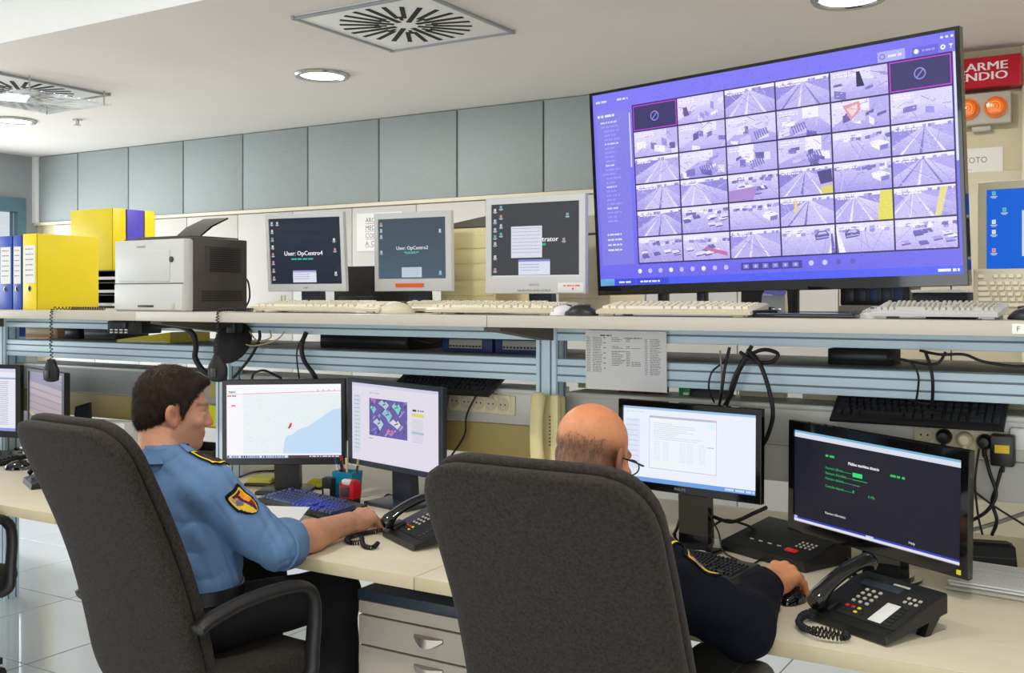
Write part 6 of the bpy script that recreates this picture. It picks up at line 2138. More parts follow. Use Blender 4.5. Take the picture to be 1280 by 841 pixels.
def head(f, c, B, neck, s=1.0, ears=True, skinny=1.0):
    c = np.array(c)
    P = lambda x, y, z: c + B @ (np.array([x, y, z]) * s)
    f.ell(P(0, -0.012, 0.04), np.array([0.074, 0.096, 0.080]) * s, B, 0.02)
    f.ell(P(0, 0.026, -0.028), np.array([0.060 * skinny, 0.070, 0.088]) * s, B, 0.025)
    f.ell(P(0, 0.040, -0.078), np.array([0.046, 0.046, 0.036]) * s, B, 0.025)
    f.cap(P(0, 0.074, -0.100), P(0, 0.074, -0.098), 0.017 * s, k=0.02)
    for q in (-1, 1):
        f.cap(P(q * 0.056, 0.0, -0.06), P(q * 0.022, 0.066, -0.1), 0.014 * s, k=0.02)      # jaw
        f.ell(P(q * 0.042, 0.068, -0.022), np.array([0.022, 0.02, 0.018]) * s, B, 0.02)      # cheek
    f.cap(P(-0.034, 0.083, 0.022), P(0.034, 0.083, 0.022), 0.013 * s, k=0.014)              # brow
    for q in (-1, 1):
        f.ell(P(q * 0.031, 0.103, 0.0), np.array([0.019, 0.02, 0.013]) * s, B, 0.012, 's')   # eye socket
        f.ell(P(q * 0.031, 0.079, 0.0), np.array([0.0145, 0.0135, 0.0125]) * s, B, 0.003)   # eyeball and lids
    f.cap(P(0, 0.090, 0.010), P(0, 0.109, -0.034), 0.0075 * s, 0.0105 * s, 0.009)            # nose
    for q in (-1, 1):
        f.ell(P(q * 0.011, 0.099, -0.037), np.array([0.008, 0.010, 0.0075]) * s, B, 0.006)
    f.cap(P(-0.019, 0.089, -0.061), P(0.019, 0.089, -0.061), 0.0072 * s, k=0.006)            # lips
    f.cap(P(-0.016, 0.088, -0.071), P(0.016, 0.088, -0.071), 0.0076 * s, k=0.006)
    if ears:
        for q in (-1, 1):
            tl = np.array(Matrix.Rotation(R(14) * 1, 3, 'X'))
            Re = B @ np.array(Matrix.Rotation(q * R(24), 3, 'Z')) @ tl
            f.ell(P(q * 0.080, -0.008, -0.006), np.array([0.008, 0.021, 0.033]) * s, Re, 0.006)
            f.ell(P(q * 0.087, -0.002, 0.000), np.array([0.007, 0.010, 0.019]) * s, Re, 0.004, 's')
            f.ell(P(q * 0.077, 0.004, -0.030), np.array([0.007, 0.010, 0.012]) * s, Re, 0.006)
    f.cap(P(0, -0.030, -0.055), neck, 0.056 * s, 0.062 * s, 0.03)
    f.cap(P(0, -0.050, -0.03), np.array(neck) + np.array([0, -0.02, 0]), 0.045 * s, 0.055 * s, 0.03)


def hand(f, wrist, d, n, thumb, curl=1.0, s=1.0, spread=1.0):
    """wrist point, d forward, n back of the hand, thumb = side of the thumb"""
    w_, d, n, t = [np.array(v, float) for v in (wrist, d, n, thumb)]
    d /= np.linalg.norm(d)
    n = n - d * (n @ d)
    n /= np.linalg.norm(n)
    t = t - d * (t @ d) - n * (t @ n)
    t /= np.linalg.norm(t)
    P = lambda a, b, c: w_ + (d * a + t * b + n * c) * s
    f.cap(P(-0.03, 0, 0), P(0.02, 0, 0.002), 0.026 * s, 0.024 * s, 0.012)
    kn = ((0.088, 0.027, 0.014), (0.093, 0.006, 0.018), (0.088, -0.014, 0.015), (0.079, -0.031, 0.008))
    ln = ((0.044, 0.026, 0.019), (0.048, 0.030, 0.020), (0.045, 0.028, 0.019), (0.036, 0.021, 0.017))
    for (a, b, c), (l1, l2, l3), i in zip(kn, ln, range(4)):
        f.cap(P(0.012, b * 0.55, 0.0), P(a, b, c - 0.004), 0.0155 * s, 0.0125 * s, 0.012)
        f.ell(P(a, b, c + 0.001), np.array([0.011, 0.011, 0.010]) * s, None, 0.006)
        ang = 0.25 + 0.10 * i * 0.3
        p = P(a, b, c - 0.003)
        sp = (0.10, 0.02, -0.06, -0.14)[i] * spread
        r = (0.0098, 0.0102, 0.0098, 0.0086)[i]
        for l, da, rr in ((l1, 0.28, 0.94), (l2, 0.55, 0.86), (l3, 0.45, 0.76)):
            ang += da * curl
            q = p + (d * math.cos(ang) * math.cos(sp) + t * math.sin(sp) - n * math.sin(ang)) * l * s
            f.cap(p, q, r * s, r * rr * s, 0.004)
            p, r = q, r * rr
    f.cap(P(0.018, 0.018, -0.008), P(0.05, 0.042, -0.014), 0.0175 * s, 0.0135 * s, 0.012)
    f.cap(P(0.05, 0.042, -0.014), P(0.082, 0.050, -0.022), 0.0125 * s, 0.011 * s, 0.006)
    f.cap(P(0.082, 0.050, -0.022), P(0.106, 0.046, -0.028), 0.0108 * s, 0.0085 * s, 0.004)
    f.ell(P(0.045, -0.022, -0.012), np.array([0.035, 0.014, 0.014]) * s, np.stack([d, t, n], 1), 0.012)


def limb(f, pts, rs, k=0.02):
    for a, b, ra, rb in zip(pts[:-1], pts[1:], rs[:-1], rs[1:]):
        f.cap(a, b, ra, rb, k)


def V3(*a):
    return np.array(a, float)


def torso(f, J, g, k=0.05):
    """g = added thickness"""
    C_, P_, N_ = V3(*J['chest']), V3(*J['pelvis']), V3(*J['neck'])
    f.ell(P_, (0.165 + g, 0.125 + g, 0.13 + g), None, k)
    f.ell((P_ + C_) / 2 + V3(0, 0.02, 0), (0.152 + g + J.get('belly', 0), 0.115 + g + J.get('belly', 0), 0.16 + g), None, k)
    f.ell(C_, (0.170 + g, 0.112 + g, 0.155 + g), None, k)
    L_, R_ = V3(*J['sl']), V3(*J['sr'])
    f.cap(L_, R_, 0.058 + g, None, k)
    for s_ in (L_, R_):
        f.cap(N_ + V3(0, -0.02, 0.0), s_ + (N_ - s_) * 0.15 + V3(0, 0, 0.005), 0.045 + g * 0.6, 0.046 + g, 0.04)


def person(name, label, J, B, hc, skin_col, cloth, colour_top, hands, s_head=1.0, skinny=1.0, sleeve=None, hair=None):
    root = thing(name, label, 'person', (J['pelvis'][0], J['pelvis'][1], 0))
    org = V3(J['pelvis'][0], J['pelvis'][1], 0)
    allp = np.array([V3(*J[k]) for k in ('kr', 'kl', 'ar', 'al', 'er', 'el', 'wr', 'wl', 'sr', 'sl', 'pelvis')] + [V3(*hc)])
    lo, hi = allp.min(0) - 0.16, allp.max(0) + 0.17
    hi[1] += 0.1
    lo[2] = -0.005
    f = Field(lo, hi, 0.0036)
    torso(f, J, 0.0)
    for q in ('r', 'l'):
        limb(f, [J['s' + q], J['e' + q], V3(*J['e' + q]) * 0.55 + V3(*J['w' + q]) * 0.45, J['w' + q]], [0.052, 0.045, 0.046, 0.033], 0.02)
        limb(f, [J['h' + q], J['k' + q], V3(*J['k' + q]) * 0.6 + V3(*J['a' + q]) * 0.4, J['a' + q]], [0.08, 0.055, 0.052, 0.036], 0.03)
        a_ = V3(*J['a' + q])
        f.cap(a_ + V3(0, -0.02, -0.045), a_ + V3(0.01, 0.15, -0.055), 0.034, 0.026, 0.02)
    head(f, hc, B, J['neck'], s_head, True, skinny)
    for hd in hands:
        hand(f, **hd)
    body, Vb, Qb = f.build('body', 'skin', root, org, skin_col)
    return root, org, body


def hair_strands(o, parent, n, length, width, m, flow, keep, seed=1, lift=0.12):
    """short hairs as thin blades lying along a surface"""
    me = o.data
    rnd = np.random.default_rng(seed)
    nv = len(me.vertices)
    co = np.empty(nv * 3, np.float32)
    me.vertices.foreach_get('co', co)
    co = co.reshape(-1, 3)
    no = np.empty(nv * 3, np.float32)
    me.vertices.foreach_get('normal', no)
    no = no.reshape(-1, 3)
    ok = np.flatnonzero(keep(co, rnd))
    if len(ok) == 0:
        return
    pick = rnd.choice(ok, n)
    p = co[pick] + rnd.normal(0, 0.0016, (n, 3))
    nn = no[pick]
    fl = flow(co[pick]) + rnd.normal(0, 0.28, (n, 3))
    fl -= nn * (fl * nn).sum(1, keepdims=True)
    fl /= np.linalg.norm(fl, axis=1, keepdims=True) + 1e-9
    sd = np.cross(nn, fl)
    L_ = length * rnd.uniform(0.5, 1.2, (n, 1))
    W_ = width * rnd.uniform(0.6, 1.2, (n, 1))
    a = p - sd * W_
    b = p + sd * W_
    mid = p + fl * L_ * 0.55 + nn * L_ * lift * 1.2
    tip = p + fl * L_ + nn * L_ * lift * 0.6
    V = np.stack([a, b, mid + sd * W_ * 0.7, mid - sd * W_ * 0.7, tip], 1).reshape(-1, 3)
    F = []
    for i in range(n):
        q = 5 * i
        F += [(q, q + 1, q + 2, q + 3), (q + 3, q + 2, q + 4)]
    mm = bpy.data.meshes.new('hair_strands')
    mm.from_pydata(V.tolist(), [], F)
    mm.polygons.foreach_set('use_smooth', [True] * len(mm.polygons))
    return link('hair_strands', mm, m, parent, 'stuff')


def decal(name, target, parent, org, centre, inward, adir, la, lb, na, nb, colour, off=0.0025, th=0.002):
    """a cloth badge that follows the garment: colour(a, b) in -1..1 gives its colour or None outside its outline"""
    me = target.data
    bv = BVHTree.FromPolygons([v.co for v in me.vertices], [p.vertices[:] for p in me.polygons])
    c = Vector(centre) - Vector(org)
    i_ = Vector(inward).normalized()
    a_ = (Vector(adir) - i_ * Vector(adir).dot(i_)).normalized()
    b_ = i_.cross(a_)
    pts, vs, fs, cs = {}, [], [], []

    def vert(i, j):
        if (i, j) not in pts:
            p = c + a_ * la * (2 * i / na - 1) + b_ * lb * (2 * j / nb - 1) - i_ * 0.12
            h = bv.ray_cast(p, i_, 0.3)
            if h[0] is None:
                return None
            pts[(i, j)] = len(vs)
            vs.append(tuple(h[0] - i_ * off))
        return pts[(i, j)]
    for i in range(na):
        for j in range(nb):
            col = colour((2 * i + 1) / na - 1, (2 * j + 1) / nb - 1)
            if col is None:
                continue
            q = [vert(i, j), vert(i + 1, j), vert(i + 1, j + 1), vert(i, j + 1)]
            if None in q:
                continue
            fs.append(q)
            cs.append(lin(col))
    if not fs:
        return
    m2 = bpy.data.meshes.new(name)
    m2.from_pydata(vs, [], fs)
    ca = m2.color_attributes.new('Col', 'FLOAT_COLOR', 'CORNER')
    buf = []
    for k in range(len(fs)):
        buf += [*cs[k], 1.0] * 4
    ca.data.foreach_set('color', buf)
    m2.polygons.foreach_set('use_smooth', [True] * len(fs))
    m2.update()
    o = link(name, m2, 'badge_cloth', parent)
    sm = o.modifiers.new('thickness', 'SOLIDIFY')
    sm.thickness = th
    sm.offset = 0
    return o


def shield(a, b):
    """shoulder badge: dark shield with yellow line, orange / red / yellow charges"""
    w_ = 0.95 * (1 - max(0, a) ** 2.2) ** 0.5 * (1 - 0.10 * max(0, -a) ** 6)
    if abs(a) > 0.98 or abs(b) > w_:
        return None
    e = min((w_ - abs(b)), 0.98 - abs(a) if a < 0 else 1)
    if e < 0.20:
        return (0.07, 0.07, 0.08)
    if e < 0.32:
        return (0.90, 0.72, 0.30)
    if a < -0.52:
        return (0.30, 0.18, 0.12) if abs(b) < 0.5 else (0.82, 0.62, 0.3)
    if abs(b + 0.3 * a - 0.05) < 0.14:
        return (0.34, 0.12, 0.30)
    if b < 0:
        return (0.93, 0.58, 0.12) if a < 0.25 else (0.55, 0.15, 0.14)
    if (a + 0.1) ** 2 + (b - 0.4) ** 2 < 0.05:
        return (0.42, 0.42, 0.46)
    return (0.86, 0.74, 0.18) if a > 0.05 else (0.72, 0.56, 0.42)


def slide(a, b):
    """shoulder slide: dark cloth edged in yellow"""
    e = min(1 - abs(a) * 1.0, (1 - abs(b)) * 0.55)
    if e < 0.05:
        return (0.08, 0.06, 0.07)
    if e < 0.16:
        return (0.90, 0.82, 0.20)
    return (0.20, 0.12, 0.13)


attr_mat('skin', 0.48, spec=0.4, bump=0.12, bscale=420, sss=0.12, grain=0.05, gscale=90)
attr_mat('badge_cloth', 0.8, spec=0.2)
mat('hair_brown', rgb(50, 38, 30), 0.8, spec=0.2, noise=0.35, nscale=60, bump=0.6, bscale=260)
mat('hair_brown_light', rgb(88, 66, 50), 0.7)
mat('hair_grey', rgb(118, 94, 78), 0.7)
mat('glasses_frame', rgb(20, 20, 24), 0.3)
mat('lens', (1, 1, 1), 0.02, trans=1.0)

# ---------------- officer in the light blue shirt
J1 = dict(pelvis=(-2.335, 2.045, 0.595), chest=(-2.365, 2.03, 0.85), neck=(-2.385, 2.02, 1.045), sr=(-2.215, 2.03, 0.955), sl=(-2.555, 2.02, 0.955),
          er=(-2.085, 2.155, 0.79), wr=(-2.13, 2.525, 0.786), el=(-2.68, 2.22, 0.80), wl=(-2.62, 2.41, 0.776),
          hr=(-2.25, 2.06, 0.585), hl=(-2.43, 2.06, 0.585), kr=(-2.125, 2.455, 0.585), kl=(-2.45, 2.47, 0.58), ar=(-2.11, 2.45, 0.09), al=(-2.45, 2.45, 0.09))
HC1 = at(217, 512, D=2.99)
HC1 = V3(*HC1)
B1 = basis(38, 5, 3)


def hl(V, c, B, s=1.0):
    return ((V - c) @ B) / s


def sk(base, V):
    c = np.empty((len(V), 3))
    c[:] = base
    return c


def mixc(c, m, col):
    m = np.clip(m, 0, 1)[:, None]
    return c * (1 - m) + np.array(col) * m


def face_colours(c, q, beard=0.35, brow=(0.03, 0.02, 0.015)):
    x, y, z = q[:, 0], q[:, 1], q[:, 2]
    ax = np.abs(x)
    front = np.clip((y - 0.05) / 0.02, 0, 1)
    red = lin((0.80, 0.44, 0.34))
    c = mixc(c, 0.5 * np.exp(-((ax - 0.082) / 0.012) ** 2 - ((z + 0.005) / 0.04) ** 2), red)
    c = mixc(c, 0.35 * np.exp(-(x / 0.016) ** 2 - ((z + 0.036) / 0.014) ** 2) * front, red)
    c = mixc(c, 0.55 * np.exp(-((y - 0.0) / 0.007) ** 2 - ((z + 0.001) / 0.014) ** 2) * (ax > 0.074), lin((0.42, 0.22, 0.17)))  # ear hollow darkened in the skin colour, standing in for shade
    lower = np.clip((-0.035 - z) / 0.03, 0, 1) * np.clip((y + 0.0) / 0.03, 0, 1) * (z > -0.13)
    c = mixc(c, beard * lower, lin((0.42, 0.32, 0.27)))
    c = mixc(c, 0.6 * np.exp(-((z + 0.066) / 0.008) ** 2 - (x / 0.024) ** 4) * (y > 0.075), lin((0.68, 0.38, 0.34)))
    c = mixc(c, 0.75 * np.exp(-((z - 0.025 - 0.002 * np.sin(ax * 60)) / 0.0055) ** 2 - ((ax - 0.034) / 0.02) ** 4) * (y > 0.06), brow)
    eye = np.exp(-((ax - 0.031) / 0.0115) ** 4 - ((z) / 0.0058) ** 4) * (y > 0.07)
    c = mixc(c, eye, lin((0.80, 0.78, 0.75)))
    c = mixc(c, np.exp(-((ax - 0.031) / 0.0055) ** 4 - (z / 0.0058) ** 4) * (y > 0.07), (0.012, 0.008, 0.006))
    lash = np.exp(-((ax - 0.031) / 0.0135) ** 4 - ((z - 0.0068) / 0.0022) ** 2) * (y > 0.07)
    return mixc(c, lash * 0.8, (0.02, 0.012, 0.01))


def skin1(V):
    c = sk(lin((0.80, 0.58, 0.46)), V)
    q = hl(V, HC1, B1)
    hm = (np.linalg.norm(V - HC1, axis=1) < 0.2)
    c[hm] = face_colours(c[hm], q[hm] / 0.965, 0.28)
    arm = V[:, 2] < 0.86
    n_ = np.sin(V[:, 0] * 130) * np.sin(V[:, 1] * 117 + 1) * 0.5 + 0.5
    c = mixc(c, arm * n_ * 0.12, lin((0.60, 0.38, 0.27)))
    return c


hd1 = [dict(wrist=J1['wr'], d=(-0.10, 1.0, -0.02), n=(0.12, 0, 1), thumb=(-1, 0, -0.1), curl=0.95, s=1.1, spread=1.2),
       dict(wrist=J1['wl'], d=(0.35, 0.95, -0.03), n=(0, 0, 1), thumb=(1, -0.3, 0), curl=0.8)]
man1, org1, body1 = person('person', 'man in a light blue uniform shirt with dark hair, leaning on the left desk', J1, B1, HC1, skin1, None, None, hd1, s_head=0.965)


def fold(f, amp, fn):
    g = np.meshgrid(*[a.astype(np.float32) for a in f.ax], indexing='ij', sparse=True)
    f.F += (amp * fn(*g)).astype(np.float32)


def garment_bounds(J, keys, pad):
    a = np.array([V3(*J[k]) for k in keys])
    return a.min(0) - pad, a.max(0) + pad


# shirt
lo, hi = garment_bounds(J1, ('pelvis', 'neck', 'sr', 'sl', 'er', 'el'), 0.17)
lo[2] = 0.55
hi[2] = 1.085
f = Field(lo, hi, 0.0045)
torso(f, dict(J1, belly=0.012), 0.016)
for q in ('r', 'l'):
    s_, e_, w_ = [V3(*J1[k + q]) for k in 'sew']
    f.cap(s_, e_, 0.070, 0.062, 0.03)
    f.cap(s_ * 0.6 + e_ * 0.4, s_ * 0.3 + e_ * 0.7 + V3(0, 0, -0.012), 0.067, 0.064, 0.02)
    dr = (w_ - e_) / np.linalg.norm(w_ - e_)
    f.cap(e_, e_ + dr * 0.04, 0.062, 0.060, 0.015)
    f.cut(e_ + dr * 0.03, dr, 0.13)
fold(f, 0.0028, lambda x, y, z: np.sin(60 * z + 25 * x + 18 * np.sin(9 * y)) * np.sin(31 * y + 14 * x + 3))
fold(f, 0.0034, lambda x, y, z: (1 - np.abs(np.sin(31 * z - 21 * y + 9 * x + 2.2 * np.sin(17 * x + 9 * z)))) ** 3 * (0.5 + 0.5 * np.sin(19 * y + 23 * x + 11 * z)))
fold(f, 0.003, lambda x, y, z: (1 - np.abs(np.sin(44 * z + 29 * y + 2 * np.sin(21 * y + 14 * x)))) ** 4 * (0.5 + 0.5 * np.sin(27 * z - 18 * x + 1)))
f.cut(V3(-2.34, 2.05, 0.662), (0, 0, -1), 0.42)
shirt1, _, _ = f.build('shirt', 'shirt_blue', man1, org1)
# rolled cuffs
for q in ('r', 'l'):
    e_, w_, s_ = [V3(*J1[k + q]) for k in 'ews']
    dr = (w_ - e_) / np.linalg.norm(w_ - e_)
    a, b = e_ + dr * 0.005, e_ + dr * 0.062
    path = [Vector(a + (b - a) * k) for k in (0, 0.02, 0.5, 0.97, 1.0, 1.0, 0.85)]
    tb = MB()
    tb.tube(path, [0.062, 0.0715, 0.0735, 0.0725, 0.0715, 0.064, 0.058], 28)
    tb.v = [(x + 0.002 * math.sin(40 * z + 30 * y) - org1[0], y - org1[1], z + 0.0025 * math.sin(50 * x + 35 * y) + 0.004) for x, y, z in tb.v]
    tb.build('rolled_cuff', 'shirt_blue', man1, ang=70)


def collar(parent, org, J, hc, m, r0=0.070, h=0.05, lean=(0, 0, 0), open_=0.0):
    n_ = V3(*J['neck'])
    rings = []
    for k, (dz, rr) in enumerate(((-0.02, 1.10), (0.0, 1.05), (h * 0.6, 0.98), (h, 0.96), (h + 0.004, 1.0), (h * 0.6, 1.08), (h * 0.05, 1.22), (h * 0.0, 1.2))):
        ring = []
        for j in range(36):
            a = 2 * PI * j / 36
            fr = max(0, math.sin(a)) ** 2
            ring.append((n_[0] - org[0] + r0 * rr * math.cos(a) + lean[0] * dz / h, n_[1] - org[1] - 0.005 + r0 * rr * 1.04 * math.sin(a) + lean[1] * dz / h, n_[2] + dz - 0.02 * fr))
        rings.append(ring)
    return MB().loft(rings, caps=False).build('collar', m, parent, ang=60)


collar(man1, org1, dict(J1, neck=(-2.388, 2.012, 1.034)), HC1, 'shirt_blue', 0.0715, 0.036)
# trousers
lo, hi = garment_bounds(J1, ('pelvis', 'kr', 'kl', 'ar', 'al'), 0.17)
lo[2] = 0.06
hi[2] = 0.70


def trousers(J, root, org, m):
    lo, hi = garment_bounds(J, ('pelvis', 'kr', 'kl', 'ar', 'al'), 0.17)
    lo[2] = 0.055
    hi[2] = 0.69
    f = Field(lo, hi, 0.006)
    P_ = V3(*J['pelvis'])
    f.ell(P_ + V3(0, 0, -0.005), (0.176, 0.137, 0.115), None, 0.04)
    for q in ('r', 'l'):
        limb(f, [J['h' + q], J['k' + q]], [0.092, 0.072], 0.04)
        limb(f, [J['k' + q], V3(*J['a' + q]) + V3(0, 0, -0.01)], [0.070, 0.062], 0.03)
    fold(f, 0.003, lambda x, y, z: np.sin(40 * z + 30 * y + 10 * x) * np.sin(25 * x + 12 * z))
    f.build('trousers', m, root, org)
    for q in ('r', 'l'):
        a = V3(*J['a' + q]) - org
        rings = []
        for yy, ww, hh in ((-0.075, 0.022, 0.05), (-0.065, 0.034, 0.085), (-0.02, 0.038, 0.095), (0.05, 0.042, 0.075), (0.12, 0.048, 0.055), (0.18, 0.042, 0.042), (0.205, 0.022, 0.026)):
            rings.append([(a[0] + ww * math.cos(t_), a[1] + yy, 0.001 + max(0.0, hh * (0.5 + 0.5 * math.sin(t_)) if math.sin(t_) > -0.7 else 0.0)) for t_ in [2 * PI * j / 20 for j in range(20)]])
        MB().loft(rings).build('shoe', 'shoe_black', root, ang=60)


trousers(J1, man1, org1, 'trouser_black')
# belt
P_ = V3(*J1['pelvis']) - org1
rings = []
for dz, rr in ((-0.02, 1.0), (-0.018, 1.03), (0.018, 1.03), (0.02, 1.0)):
    rings.append([(P_[0] + 0.178 * rr * math.cos(a), P_[1] + 0.146 * rr * math.sin(a), P_[2] + 0.075 + dz) for a in [2 * PI * j / 40 for j in range(40)]])
MB().loft(rings, caps=False).build('belt', 'shoe_black', man1, ang=60)
# tie hanging forward
rings = []
for k in range(9):
    q = k / 8
    ww = 0.018 + 0.022 * q if q < 0.92 else 0.012
    yy = 2.15 + 0.075 * math.sin(q * PI * 0.8) + 0.01 * q
    zz = 1.03 - 0.32 * q
    xx = -2.37 + 0.11 * q
    rings.append([(xx - ww - org1[0], yy - org1[1], zz), (xx - org1[0], yy - 0.006 - org1[1], zz), (xx + ww - org1[0], yy - org1[1], zz), (xx - org1[0], yy + 0.008 - org1[1], zz)])
MB().loft(rings).build('necktie', 'trouser_black', man1, ang=60)

# hair
P1 = lambda x, y, z: HC1 + B1 @ V3(x, y, z)
f = Field(HC1 - 0.17, HC1 + 0.17, 0.003)
f.ell(P1(0, -0.014, 0.044), (0.0785, 0.1005, 0.086), B1, 0.01)
f.ell(P1(0, -0.055, -0.02), (0.064, 0.056, 0.060), B1, 0.03)
f.ell(P1(0.0, 0.063, 0.087), (0.050, 0.028, 0.017), B1, 0.02)
for q in (-1, 1):
    f.cap(P1(q * 0.070, 0.024, 0.03), P1(q * 0.068, 0.024, -0.01), 0.007, 0.004, 0.01)
g = np.meshgrid(*[a for a in f.ax], indexing='ij')
Q = np.stack([a.ravel() for a in g], 1)
q = (Q - HC1) @ B1
zl = np.interp(q[:, 1], [-0.14, -0.05, -0.03, -0.018, 0.012, 0.016, 0.034, 0.040, 0.060, 0.082, 0.12], [-0.082, -0.078, -0.05, 0.028, 0.030, -0.014, -0.012, 0.03, 0.056, 0.078, 0.09])
cut = ((zl - q[:, 2]) * 0.7 + 0.0025 * np.sin(q[:, 0] * 300) * np.sin(q[:, 1] * 260)).reshape(f.F.shape)
rough = 0.0012 * (np.sin(q[:, 0] * 210 + q[:, 1] * 60) * np.sin(q[:, 1] * 170 + q[:, 2] * 150)).reshape(f.F.shape)
f.F = np.maximum(f.F + rough, cut).astype(np.float32)
hair1, _, _ = f.build('hair', 'hair_brown', man1, org1, relax=1)
fwd = B1 @ V3(0, 1, 0)
upv = B1 @ V3(0, 0, 1)


def flow1(co):
    qq = (co + org1 - HC1) @ B1
    top = np.clip(qq[:, 2:3] / 0.08, -0.3, 1)
    return np.where(qq[:, 1:2] > -0.03, 1, 0.1) * top * fwd - (1.15 - top) * upv


hair_strands(hair1, hair1, 14000, 0.016, 0.0007, 'hair_brown', flow1, lambda co, r_: np.ones(len(co), bool), 3, 0.10)


def crown(co, r_):
    qq = (co + org1 - HC1) @ B1
    d = np.exp(-((qq[:, 1] + 0.045) / 0.03) ** 2 - ((qq[:, 0] - 0.0) / 0.035) ** 2) * (qq[:, 2] > 0.08)
    return r_.random(len(co)) < d


hair_strands(hair1, hair1, 900, 0.016, 0.0006, 'hair_brown_light', flow1, crown, 5, 0.10)

# badges
s_, e_ = V3(*J1['sr']), V3(*J1['er'])
arm = (e_ - s_) / np.linalg.norm(e_ - s_)
decal('shoulder_badge', shirt1, man1, org1, s_ + arm * 0.045 + V3(0.05, 0.0, 0.0), (-0.92, -0.12, -0.36), arm, 0.045, 0.033, 44, 34, shield, 0.003)
decal('shoulder_strap', shirt1, man1, org1, s_ + V3(-0.055, 0.01, 0.06), (0.15, 0, -1), (1, 0, 0), 0.075, 0.026, 24, 10, lambda a, b: (0.40, 0.53, 0.70) if (abs(b) < 0.97 and (a > -0.85 or abs(b) < 0.6)) else None, 0.004, 0.004)
decal('rank_slide', shirt1, man1, org1, s_ + V3(-0.015, 0.012, 0.06), (0.1, 0, -1), (1, 0, 0), 0.046, 0.030, 34, 22, slide, 0.0065, 0.003)
hb = BVHTree.FromPolygons([v.co for v in shirt1.data.vertices], [p.vertices[:] for p in shirt1.data.polygons]).ray_cast(Vector(s_ + V3(-0.105, 0.01, 0.2) - org1), Vector((0, 0, -1)))
if hb[0]:
    MB().lathe([(0.006, 0.0), (0.006, 0.0045), (0.0045, 0.0058), (0.0005, 0.0052)], 14, T(hb[0] + Vector((0, 0, 0.003)))).build('strap_button', 'dark_bluegrey', man1)

# ---------------- bald officer in the navy jumper
J2 = dict(pelvis=(-1.02, 2.06, 0.595), chest=(-1.04, 2.06, 0.82), neck=(-1.07, 2.09, 0.99), sr=(-0.885, 2.08, 0.885), sl=(-1.235, 2.075, 0.895),
          er=(-0.742, 2.19, 0.786), wr=(-0.778, 2.478, 0.80), el=(-1.34, 2.26, 0.802), wl=(-1.20, 2.47, 0.78),
          hr=(-0.93, 2.07, 0.585), hl=(-1.115, 2.07, 0.585), kr=(-0.88, 2.41, 0.58), kl=(-1.15, 2.43, 0.58), ar=(-0.88, 2.43, 0.09), al=(-1.16, 2.44, 0.09))
HC2 = V3(*at(741, 571, D=2.37))
B2 = basis(9, 17, 0)


def skin2(V):
    c = sk(lin((0.83, 0.56, 0.39)), V)
    q = hl(V, HC2, B2)
    hm = (np.linalg.norm(V - HC2, axis=1) < 0.2)
    h = face_colours(c[hm], q[hm], 0.35, (0.05, 0.035, 0.03))
    x, y, z = q[hm].T
    h = mixc(h, 0.55 * np.clip((z - 0.06) / 0.04, 0, 1), lin((0.85, 0.52, 0.32)))
    line = np.interp(y, [-0.11, -0.06, 0.0, 0.03, 0.05], [0.036, 0.046, 0.044, 0.034, -0.2]) + 0.006 * np.sin(x * 90)
    stub = np.clip((line - z) / 0.03, 0, 1) * np.clip((0.045 - y) / 0.02, 0, 1) * np.clip((z + 0.09) / 0.02, 0, 1)
    h = mixc(h, 0.62 * stub, lin((0.36, 0.29, 0.25)))
    c[hm] = h
    return c


hd2 = [dict(wrist=J2['wr'], d=(0.24, 1.0, 0.03), n=(0.10, 0, 1), thumb=(-1, 0.2, -0.15), curl=0.95, s=1.12, spread=0.8),
       dict(wrist=J2['wl'], d=(0.25, 0.95, -0.03), n=(0, 0, 1), thumb=(1, -0.3, 0), curl=0.8)]
man2, org2, body2 = person('person', 'bald man with glasses in a navy uniform jumper, working at the right desk', J2, B2, HC2, skin2, None, None, hd2)
lo, hi = garment_bounds(J2, ('pelvis', 'neck', 'sr', 'sl', 'er', 'el', 'wr', 'wl'), 0.17)
lo[2] = 0.56
hi[2] = 1.03
f = Field(lo, hi, 0.0048)
torso(f, dict(J2, belly=0.025), 0.022)
for q in ('r', 'l'):
    s_, e_, w_ = [V3(*J2[k + q]) for k in 'sew']
    f.cap(s_, e_, 0.068, 0.066, 0.03)
    f.cap(s_ * 0.4 + e_ * 0.6, e_ + V3(0, 0, -0.012), 0.066, 0.066, 0.02)
    dr = (w_ - e_) / np.linalg.norm(w_ - e_)
    f.cap(e_ + V3(0.006, 0, -0.006), w_ - dr * 0.045, 0.070, 0.050, 0.02)
    f.cap(w_ - dr * 0.04, w_ - dr * 0.012, 0.047, 0.043, 0.008)
fold(f, 0.005, lambda x, y, z: (1 - np.abs(np.sin(24 * z - 22 * y + 8 * x + 2 * np.sin(15 * x)))) ** 3 * (0.5 + 0.5 * np.sin(21 * y + 17 * x)))
fold(f, 0.0025, lambda x, y, z: np.sin(55 * z + 32 * y + 12 * np.sin(11 * x)) * np.sin(28 * y + 16 * x + 1) + 0.5 * np.sin(80 * (z + y * 0.5)))
jumper2, _, _ = f.build('jumper', 'jumper_navy', man2, org2)
collar(man2, org2, J2, HC2, 'shirt_blue', 0.072, 0.04)
trousers(J2, man2, org2, 'trouser_black')


def keep2(co, r_):
    V = co + org2
    q = hl(V, HC2, B2)
    x, y, z = q.T
    line = np.interp(y, [-0.11, -0.06, 0.0, 0.03, 0.05], [0.040, 0.046, 0.036, 0.026, -0.2])
    m = (np.linalg.norm(V - HC2, axis=1) < 0.16) & (z > -0.085) & (y < 0.04) & (np.abs(x) < 0.079)
    p = np.clip((line - z) / 0.022, 0, 1) * np.where(y < -0.055, 1.0, 0.5)
    return m & (r_.random(len(co)) < p)


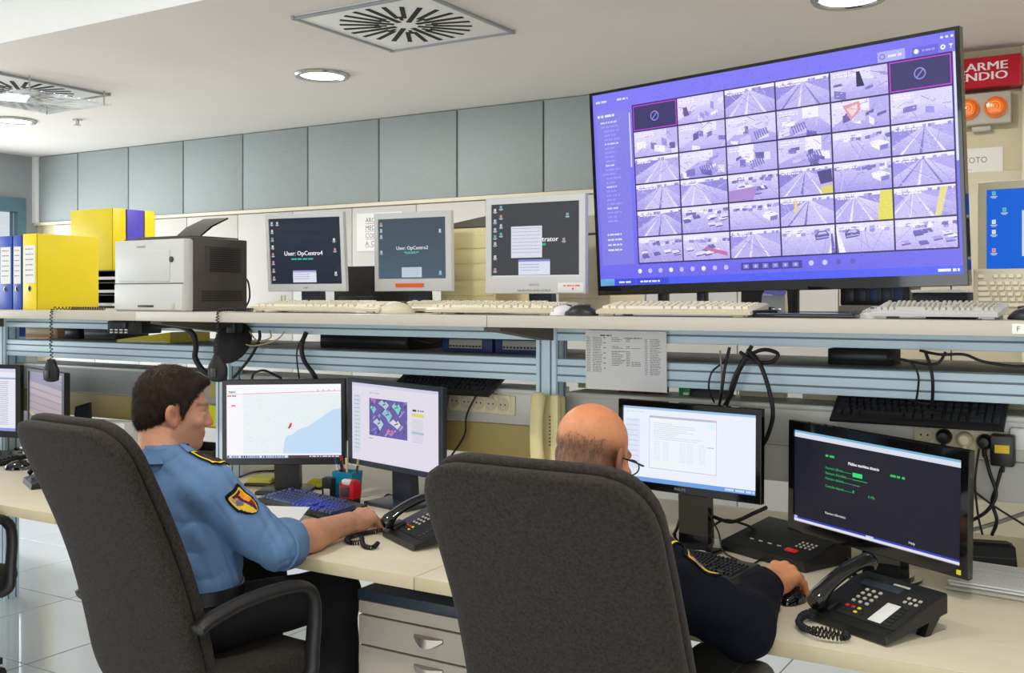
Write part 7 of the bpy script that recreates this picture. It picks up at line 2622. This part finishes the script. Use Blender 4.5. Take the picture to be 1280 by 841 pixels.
hair_strands(body2, man2, 5200, 0.008, 0.00045, 'hair_grey', lambda co: -(B2 @ V3(0, 0, 1)) + 0.5 * ((co + org2 - HC2) @ B2)[:, 0:1] * 0 - 0.2 * (B2 @ V3(0, 1, 0)), keep2, 9, 0.16).name = 'hair'
# glasses
P2 = lambda x, y, z: Vector(HC2 + B2 @ V3(x, y, z) - org2)
gl = MB()
for q in (-1, 1):
    gl.tube([P2(q * 0.0785, -0.012, -0.006), P2(q * 0.0795, 0.0, 0.006), P2(q * 0.078, 0.05, 0.006), P2(q * 0.071, 0.106, 0.005), P2(q * 0.062, 0.108, 0.006)], 0.0021, 8)
    gl.tube([P2(q * 0.034 + 0.026 * math.cos(2 * PI * j / 20), 0.110 - 0.004 * abs(math.cos(2 * PI * j / 20)) * (1 if q * math.cos(2 * PI * j / 20) > 0 else 0), -0.002 + 0.018 * math.sin(2 * PI * j / 20)) for j in range(21)], 0.0017, 6)
gl.tube([P2(-0.009, 0.111, 0.003), P2(0, 0.113, 0.006), P2(0.009, 0.111, 0.003)], 0.0017, 6)
gf = gl.build('glasses', 'glasses_frame', man2, ang=70)
for q in (-1, 1):
    MB().loft([[P2(q * 0.034 + 0.025 * math.cos(2 * PI * j / 20), yy, -0.002 + 0.017 * math.sin(2 * PI * j / 20)) for j in range(20)] for yy in (0.1085, 0.1095)]).build('lens', 'lens', gf)
s_, e_ = V3(*J2['sr']), V3(*J2['er'])
arm = (e_ - s_) / np.linalg.norm(e_ - s_)
decal('shoulder_badge', jumper2, man2, org2, V3(*at(873, 702, D=2.25)), (-0.74, -0.24, -0.62), arm, 0.052, 0.040, 44, 34, shield, 0.003)
decal('rank_slide', jumper2, man2, org2, s_ + V3(-0.012, 0.012, 0.06), (-0.1, 0, -1), (1, 0, 0), 0.046, 0.030, 34, 22, slide, 0.0045, 0.003)
mw = V3(*J2['wr']) + V3(0.045, 0.085, 0)
mouse('black mouse under the right hand of the bald officer', (mw[0], mw[1], ZD), R(-14), 'black_gloss', 0.9)
